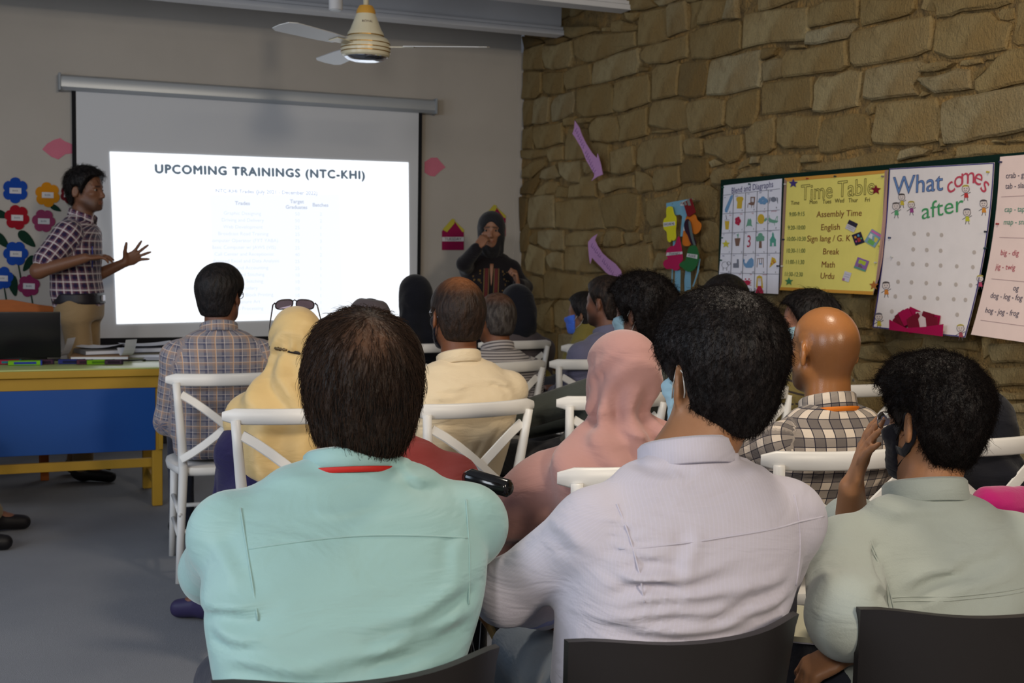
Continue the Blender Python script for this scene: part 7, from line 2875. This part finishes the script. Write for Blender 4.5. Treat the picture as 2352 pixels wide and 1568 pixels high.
hijab(P15, PINK, .0075, low=.66, sleeves='LR', inf=.030, seed=18, amp=.012, scale=(11, 11, 7), post2=pink_post, crown_inf=.009, neck_r=(.062, .082), extra=lambda g: [Cone(g.nb + np.array((-.05, .0, -.02)), g.A['L'][0], .055, .05, k=.09), Cone(g.J['L'] + np.array((0, 0, -.05)), g.A['L'][0] + np.array((.01, -.01, -.0)), .045, .06, k=.07), Cone(g.A['L'][0] + np.array((.0, -.01, .0)), g.A['L'][0] + np.array((.03, .04, -.09)), .06, .045, k=.05)])
q = P15.A['L'][1]
d_ = (P15.A['L'][1] - P15.A['L'][0])
d_ /= np.linalg.norm(d_)
e1 = np.cross(d_, (0, 0, 1))
e1 /= np.linalg.norm(e1)
e2 = np.cross(d_, e1)
for k in range(2):
    c_ = q - d_ * (.02 + .012 * k)
    MB().tube([tuple(c_ + (e1 * math.cos(a) + e2 * math.sin(a)) * .031) for a in np.linspace(0, 2 * PI, 24)], .0035, 6, caps=False).build('bracelet', mat('white_bangle', (214, 214, 214), .35), P15.root, smooth=True)

# ---------------------------------------------------------------- 17 dark hair behind the white shirt
top = crown(1664, 630, 5.66, .022)
ln = seat_lean(CH['P17'], top, -6)
P17 = person('person with dark hair by the first chart, mostly hidden behind the white shirt', top, -6, ln, (10, 0, 0), shirt=CHAR, trousers=CHAR, h=.014, hb=.0135, fold_seed=171, hair=dict(m=HB, top=.026, side=.022, earcut=False, nape=-.1, h=.008, seed=6))

# ---------------------------------------------------------------- 18 profile with mask, olive stripes
OSTR = cloth_mat('olive_striped_top', (118, 104, 62), .9, stripes=[(1, .04, 0, .008, (44, 38, 44), .9)])
top = crown(1856, 664, 4.80, .024)
ln = seat_lean(CH['I'], top, -14, .02)
ln = (ln[0] - .10, ln[1])
print('P18', ln)
P18 = person('person in dark-striped olive top and pale mask, profile before the yellow chart', top, -14, ln, (40, 0, 0), fem=True, hs=1.02, shirt=OSTR, collar=False, trousers=CHAR, skin='skin_f', skin_col=(158, 108, 84), h=.0095, hb=.007, fold_seed=181,
             hair=dict(m=HB, top=.026, side=.018, nape=-.06, earcut=False, h=.007, seed=14, rough=.004, recede=.0, volume=lambda H: .02 * np.exp(-(((H[..., 1] + .10) / .05) ** 2 + ((H[..., 2] - .0) / .06) ** 2)), st=dict(count=3000, length=.03, lift=.2, m=SB, radius=.0005, seed=4, jitter=.2)))
mask_on(P18, MASKB, LOOP_W, h=.006)
sdf_mesh('neck_scarf', [Cone(P18.nb + np.array((0, .0, .05)), P18.nb + np.array((0, 0, -.0)), .07, .1, k=.03)], .009, NAVY, P18.root, lambda P, D: D - .005 * wrinkle(P, 3, (30, 30, 20)))

# ---------------------------------------------------------------- 19 bald man, checked shirt
CHECK = cloth_mat('black_white_check', (206, 192, 176), .85, stripes=[(0, .046, 0, .023, (62, 58, 62), .62), (1, .046, 0, .023, (62, 58, 62), .62), (0, .023, 0, .0022, (34, 32, 46), .95), (1, .023, 0, .0022, (34, 32, 46), .95)])
top = crown(1895, 704, 3.34, .0)
ln = seat_lean(CH['J'], top, 2, .04)
print('P19', ln)
P19 = person('bald person in black and white checked shirt with orange lanyard, seated right', top, 2, ln, (5, 0, 0), hs=1.04, w=1.1, b=1.1, skin='skin_g', skin_col=(164, 108, 62), shirt=CHECK, trousers=(40, 40, 46), beard=.75, shaved=.42, h=.008, hb=.007, fold=.003, fold_seed=191, belly=.01,
             arms={'L': ((-.22, .06, .72), (-.10, .26, .65)), 'R': ((.215, .05, .72), (.12, .26, .65))})
P19.root.data.materials[0].node_tree.nodes['Principled BSDF'].inputs['Roughness'].default_value = .3
lanyard(P19, mat('orange_ribbon', (206, 112, 24), .6), .007)

# ---------------------------------------------------------------- 21 person in black at the right edge
top = at_depth(2236, 900, 3.6)
ln = seat_lean(CH['K'], top, 4, .06)
print('P21', ln)
P21 = person('person in black headscarf and black abaya at the right picture edge, partly hidden', top, 4, ln, (10, -8, 0), fem=True, ears=False, w=1.15, shirt=BLACK, collar=False, trousers=BLACK, h=.012, hb=.0125, fold_seed=211, hunch=.03)
hijab(P21, BLACK, .010, low=.62, sleeves='LR', inf=.04, seed=22, amp=.006, scale=(9, 9, 6), neck_r=(.09, .14), extra=lambda g: [Cone(g.J['R'] + np.array((-.06, -.03, .02)), g.J['R'] + np.array((.05, .0, -.15)), .11, .11, k=.06)])
mg = P21.tl(at_depth(2312, 1160, 3.0))
sdf_mesh('magenta_shawl', [Cone(mg + np.array((-.05, 0, .0)), mg + np.array((.12, .02, -.02)), .045, .06, k=.03), Cone(mg + np.array((-.06, .01, .02)), mg + np.array((-.02, .0, .0)), .02, .04, k=.03)], .009, cloth_mat('magenta_cloth', (176, 20, 104), .7, sheen=.4), P21.root, lambda P, D: D - .006 * wrinkle(P, 6, (18, 18, 26)))

# ---------------------------------------------------------------- 22 feet at the left picture edge
sh_w = on_plane(22, 1205, 2, .03)
top = np.array((-.66, 5.62, 1.26))
P22 = person('person in tan trousers and black shoes, only one foot showing at the left picture edge', top, 80, (0, .05), (0, 0, 0), shirt=CHAR, legs={'L': dict(ank=(-.24, .66, .09), toe=(-.25, .80, .035)), 'R': dict(ank=(.10, .52, .09), toe=(.12, .655, .035))}, trousers=(128, 114, 88), h=.014, hb=.0135, fold_seed=221, hair=dict(m=HB, h=.009), shoe=(22, 20, 22), skin='skin_d', skin_col=(120, 80, 62))
q = P22.tl(sh_w)
print('P22 shoe local', q)

# ---------------------------------------------------------------- the presenter
MADRAS = cloth_mat('maroon_navy_plaid', (92, 48, 62), .85, stripes=[(0, .046, 0, .014, (34, 34, 66), .75), (1, .046, 0, .014, (34, 34, 66), .75), (0, .046, .5, .009, (206, 196, 196), .7), (1, .046, .5, .009, (206, 196, 196), .7), (0, .046, .78, .003, (150, 130, 150), .5), (1, .046, .78, .003, (150, 130, 150), .5)])
foot = on_plane(205, 1096, 2, 0)
top = on_plane(197, 381, 1, foot[1])
top[2] -= .022
hdg = 112
hd = math.radians(hdg)
Rw = np.array(((math.cos(hd), math.sin(hd)), (-math.sin(hd), math.cos(hd))))
hipw = on_plane(182, 690, 1, foot[1])[:2]
ln = tuple(Rw.T @ (np.array(top[:2]) - hipw))


def lw(px, py, y):
    p = on_plane(px, py, 1, y)
    q = Rw.T @ (p[:2] - hipw)
    return np.array((q[0], q[1], p[2]))


yf_ = foot[1]
el_r, wr_r, tip_r = lw(88, 622, yf_ - .22), lw(196, 592, yf_ - .30), lw(250, 588, yf_ - .28)
el_l, wr_l, tip_l = lw(205, 640, yf_ + .14), lw(287, 603, yf_ + .10), lw(325, 580, yf_ + .08)
print('P1', ln, top, el_r, wr_r, el_l, wr_l)
zh = on_plane(180, 682, 1, yf_)[2] - .06
P1 = person('person standing in maroon and navy plaid shirt and khaki trousers, gesturing beside the screen', top, hdg, ln, (-14, 2, 0), standing=zh, shirt=MADRAS, sleeve='short', trousers=cloth_mat('khaki_chino', (150, 126, 92), .85, vary=.06), skin='skin_p', skin_col=(122, 82, 60), beard=.6, h=.009, hb=.0055, fold=.004, fold_seed=11, w=1.0, hipw=.155, leg_h=.011,
            hair=dict(m=HB, top=.026, side=.014, nape=-.075, h=.006, seed=3, st=dict(count=2500, length=.02, lift=.5, m=SB, radius=.0006, seed=3)), shoe=(24, 22, 26),
            arms={'R': (el_r, wr_r, dict(tip=tip_r, back=(.1, .1, 1), curl=(.15, .25, .35, .45), spread=.16, thumb=.75, side=-1)),
                  'L': (el_l, wr_l, dict(tip=tip_l, back=tuple(Rw.T @ np.array((.1, 1.0))) + (.15,), curl=(.08, .1, .1, .12), spread=.30, thumb=1.1, side=1, sc=1.0))},
            legs={'L': dict(hipj=(-.085, 0, zh + .02), knee=(-.09, .03, .50), ank=(-.10, -.06, .085), toe=(-.12, .10, .035)), 'R': dict(hipj=(.085, 0, zh + .02), knee=(.10, .06, .50), ank=(.11, .05, .085), toe=(.13, .21, .035))})
zb_belt = zh + .055
bl = Loft([(zb_belt - .016, 0, 0, .153, .118), (zb_belt + .016, 0, 0, .151, .115)], inf=.016, cap=.004)
MBELT = mat('dark_leather', (32, 28, 34), .45)
sdf_mesh('belt', [bl], .008, MBELT, P1.root)
MB().box((0, .136, zb_belt), (.045, .012, .036), .004).build('belt_buckle', MGLM, P1.root)
MB().tube([tuple(on_surface(P1.shirt, [(.075, .0, P1.zsh - .10 - .12 * q)], (0, -1, 0), .003)[0]) for q in (0, .5, 1.0)], .004, 6).build('pocket_pen', mat('blue_pen', (24, 30, 120), .4), P1.shirt)

# ---------------------------------------------------------------- the interpreter
y2 = 7.30
top = on_plane(1129, 482, 1, y2)
top[2] -= .018
hdg = 196
hd = math.radians(hdg)
Rw = np.array(((math.cos(hd), math.sin(hd)), (-math.sin(hd), math.cos(hd))))
hipw = on_plane(1122, 700, 1, y2)[:2]
ln = tuple(Rw.T @ (np.array(top[:2]) - hipw))
el_r, wr_r, tip_r = lw(1066, 606, y2 - .10), lw(1097, 568, y2 - .24), lw(1117, 540, y2 - .22)
el_l, wr_l, tip_l = lw(1206, 660, y2 - .10), lw(1190, 652, y2 - .26), lw(1184, 622, y2 - .27)
print('P2', ln, top, el_r, wr_r)
KAM = cloth_mat('black_embroidered_kameez', (30, 27, 31), .85, vary=.15)
zh = .80
P2 = person('person standing in black embroidered kameez and headscarf, signing with hand at the mouth', top, hdg, ln, (-6, 0, 0), standing=zh, fem=True, ears=False, shirt=KAM, sleeve='long', collar=False, trousers=cloth_mat('black_shalwar', (28, 26, 30), .9), skin='skin_q', skin_col=(152, 108, 84), h=.010, hb=.0055, fold_seed=22, nose=.85, leg_h=.013,
            arms={'R': (el_r, wr_r, dict(tip=tip_r, back=tuple(Rw.T @ np.array((-.5, -.6))) + (.4,), curl=(.7, .8, .9, 1.0), spread=.05, thumb=.4, side=-1, sc=.9)), 'L': (el_l, wr_l, dict(tip=tip_l, back=tuple(Rw.T @ np.array((.9, -.3))) + (.1,), curl=(1.2, 1.25, 1.3, 1.3), spread=.02, thumb=.15, side=1, sc=.9))},
            shirt_bottom=lambda g: [Loft([(.42, 0, 0, .25, .19), (.6, 0, 0, .225, .165), (.85, 0, 0, .19, .13)], inf=.01, k=.04)], shoe=(40, 34, 34))
hijab(P2, cloth_mat('charcoal_headscarf', (40, 40, 44), .9, vary=.1), .008, low=1.2, seed=23, amp=.004, crown_inf=.012, shoulders=False, neck_r=(.07, .085), face=(.060, .062, .088))
# embroidered front panel and neckline
for sx, nm, mm, wd in ((-.032, 'embroidered_band', cloth_mat('maroon_band', (96, 44, 44), .8, vary=.4, bump=.6, bscale=160), .012), (.032, 'embroidered_band', cloth_mat('maroon_band', (96, 44, 44), .8), .012), (-.048, 'gold_piping', cloth_mat('gold_piping', (128, 104, 62), .6), .0025), (.048, 'gold_piping', cloth_mat('gold_piping', (128, 104, 62), .6), .0025), (-.017, 'gold_piping', cloth_mat('gold_piping', (128, 104, 62), .6), .0022), (.017, 'gold_piping', cloth_mat('gold_piping', (128, 104, 62), .6), .0022)):
    pts = on_surface(P2.shirt, [(P2.cxy(z_)[0] * 1 + sx, .0, z_) for z_ in np.linspace(P2.zsh - .03, .85, 24)], (0, -1, 0), .0015)
    if len(pts) > 3:
        MB().tube(pts, 1.0, 6, flat=(wd, .002, (1, 0, 0))).build(nm, mm, P2.shirt, smooth=True)
pts = on_surface(P2.shirt, [(P2.cxy(z_)[0], .0, z_) for z_ in np.linspace(P2.zsh + .0, P2.zsh - .14, 10)], (0, -1, 0), .001)
if len(pts) > 3:
    MB().tube(pts, [1.0, 1.0, .95, .85, .75, .6, .5, .4, .3, .1], 6, flat=(.013, .0016, (1, 0, 0))).build('neck_opening', skin_mat('skin_q', (152, 108, 84)), P2.shirt, smooth=True)
m = MB()
rr = random.Random(5)
for k in range(46):
    sx = rr.choice((-1, 1)) * rr.uniform(.065, .125)
    z_ = rr.uniform(.9, P2.zsh - .04)
    p_ = on_surface(P2.shirt, [(P2.cxy(z_)[0] + sx, 0, z_)], (0, -1, 0), .001)
    if p_:
        m.box(p_[0], (rr.uniform(.006, .014), .003, rr.uniform(.006, .016)), .001)
o = m.build('embroidery', cloth_mat('ochre_thread', (104, 82, 48), .7, vary=.4), P2.shirt)
o['kind'] = 'stuff'
print('tris', TRIS[0])

# print and drawing on flat paper count as surface marks, too many and too small to pick apart
for o in bpy.data.objects:
    b = o.name.split('.')[0]
    if b in ('lettering', 'lettering_small', 'drawing', 'ruled_line', 'handwriting', 'slide_title', 'slide_heading', 'slide_rows', 'word_lettering', 'day_lettering', 'name_lettering', 'hours', 'lessons', 'title_outline', 'title_red', 'title_blue', 'title_green', 'faint_dot', 'child_drawing', 'child_outline', 'child_hair', 'child_clothes', 'picture_sticker', 'star_sticker', 'blue_edging', 'orange_border', 'brown_border'):
        o['kind'] = 'stuff'
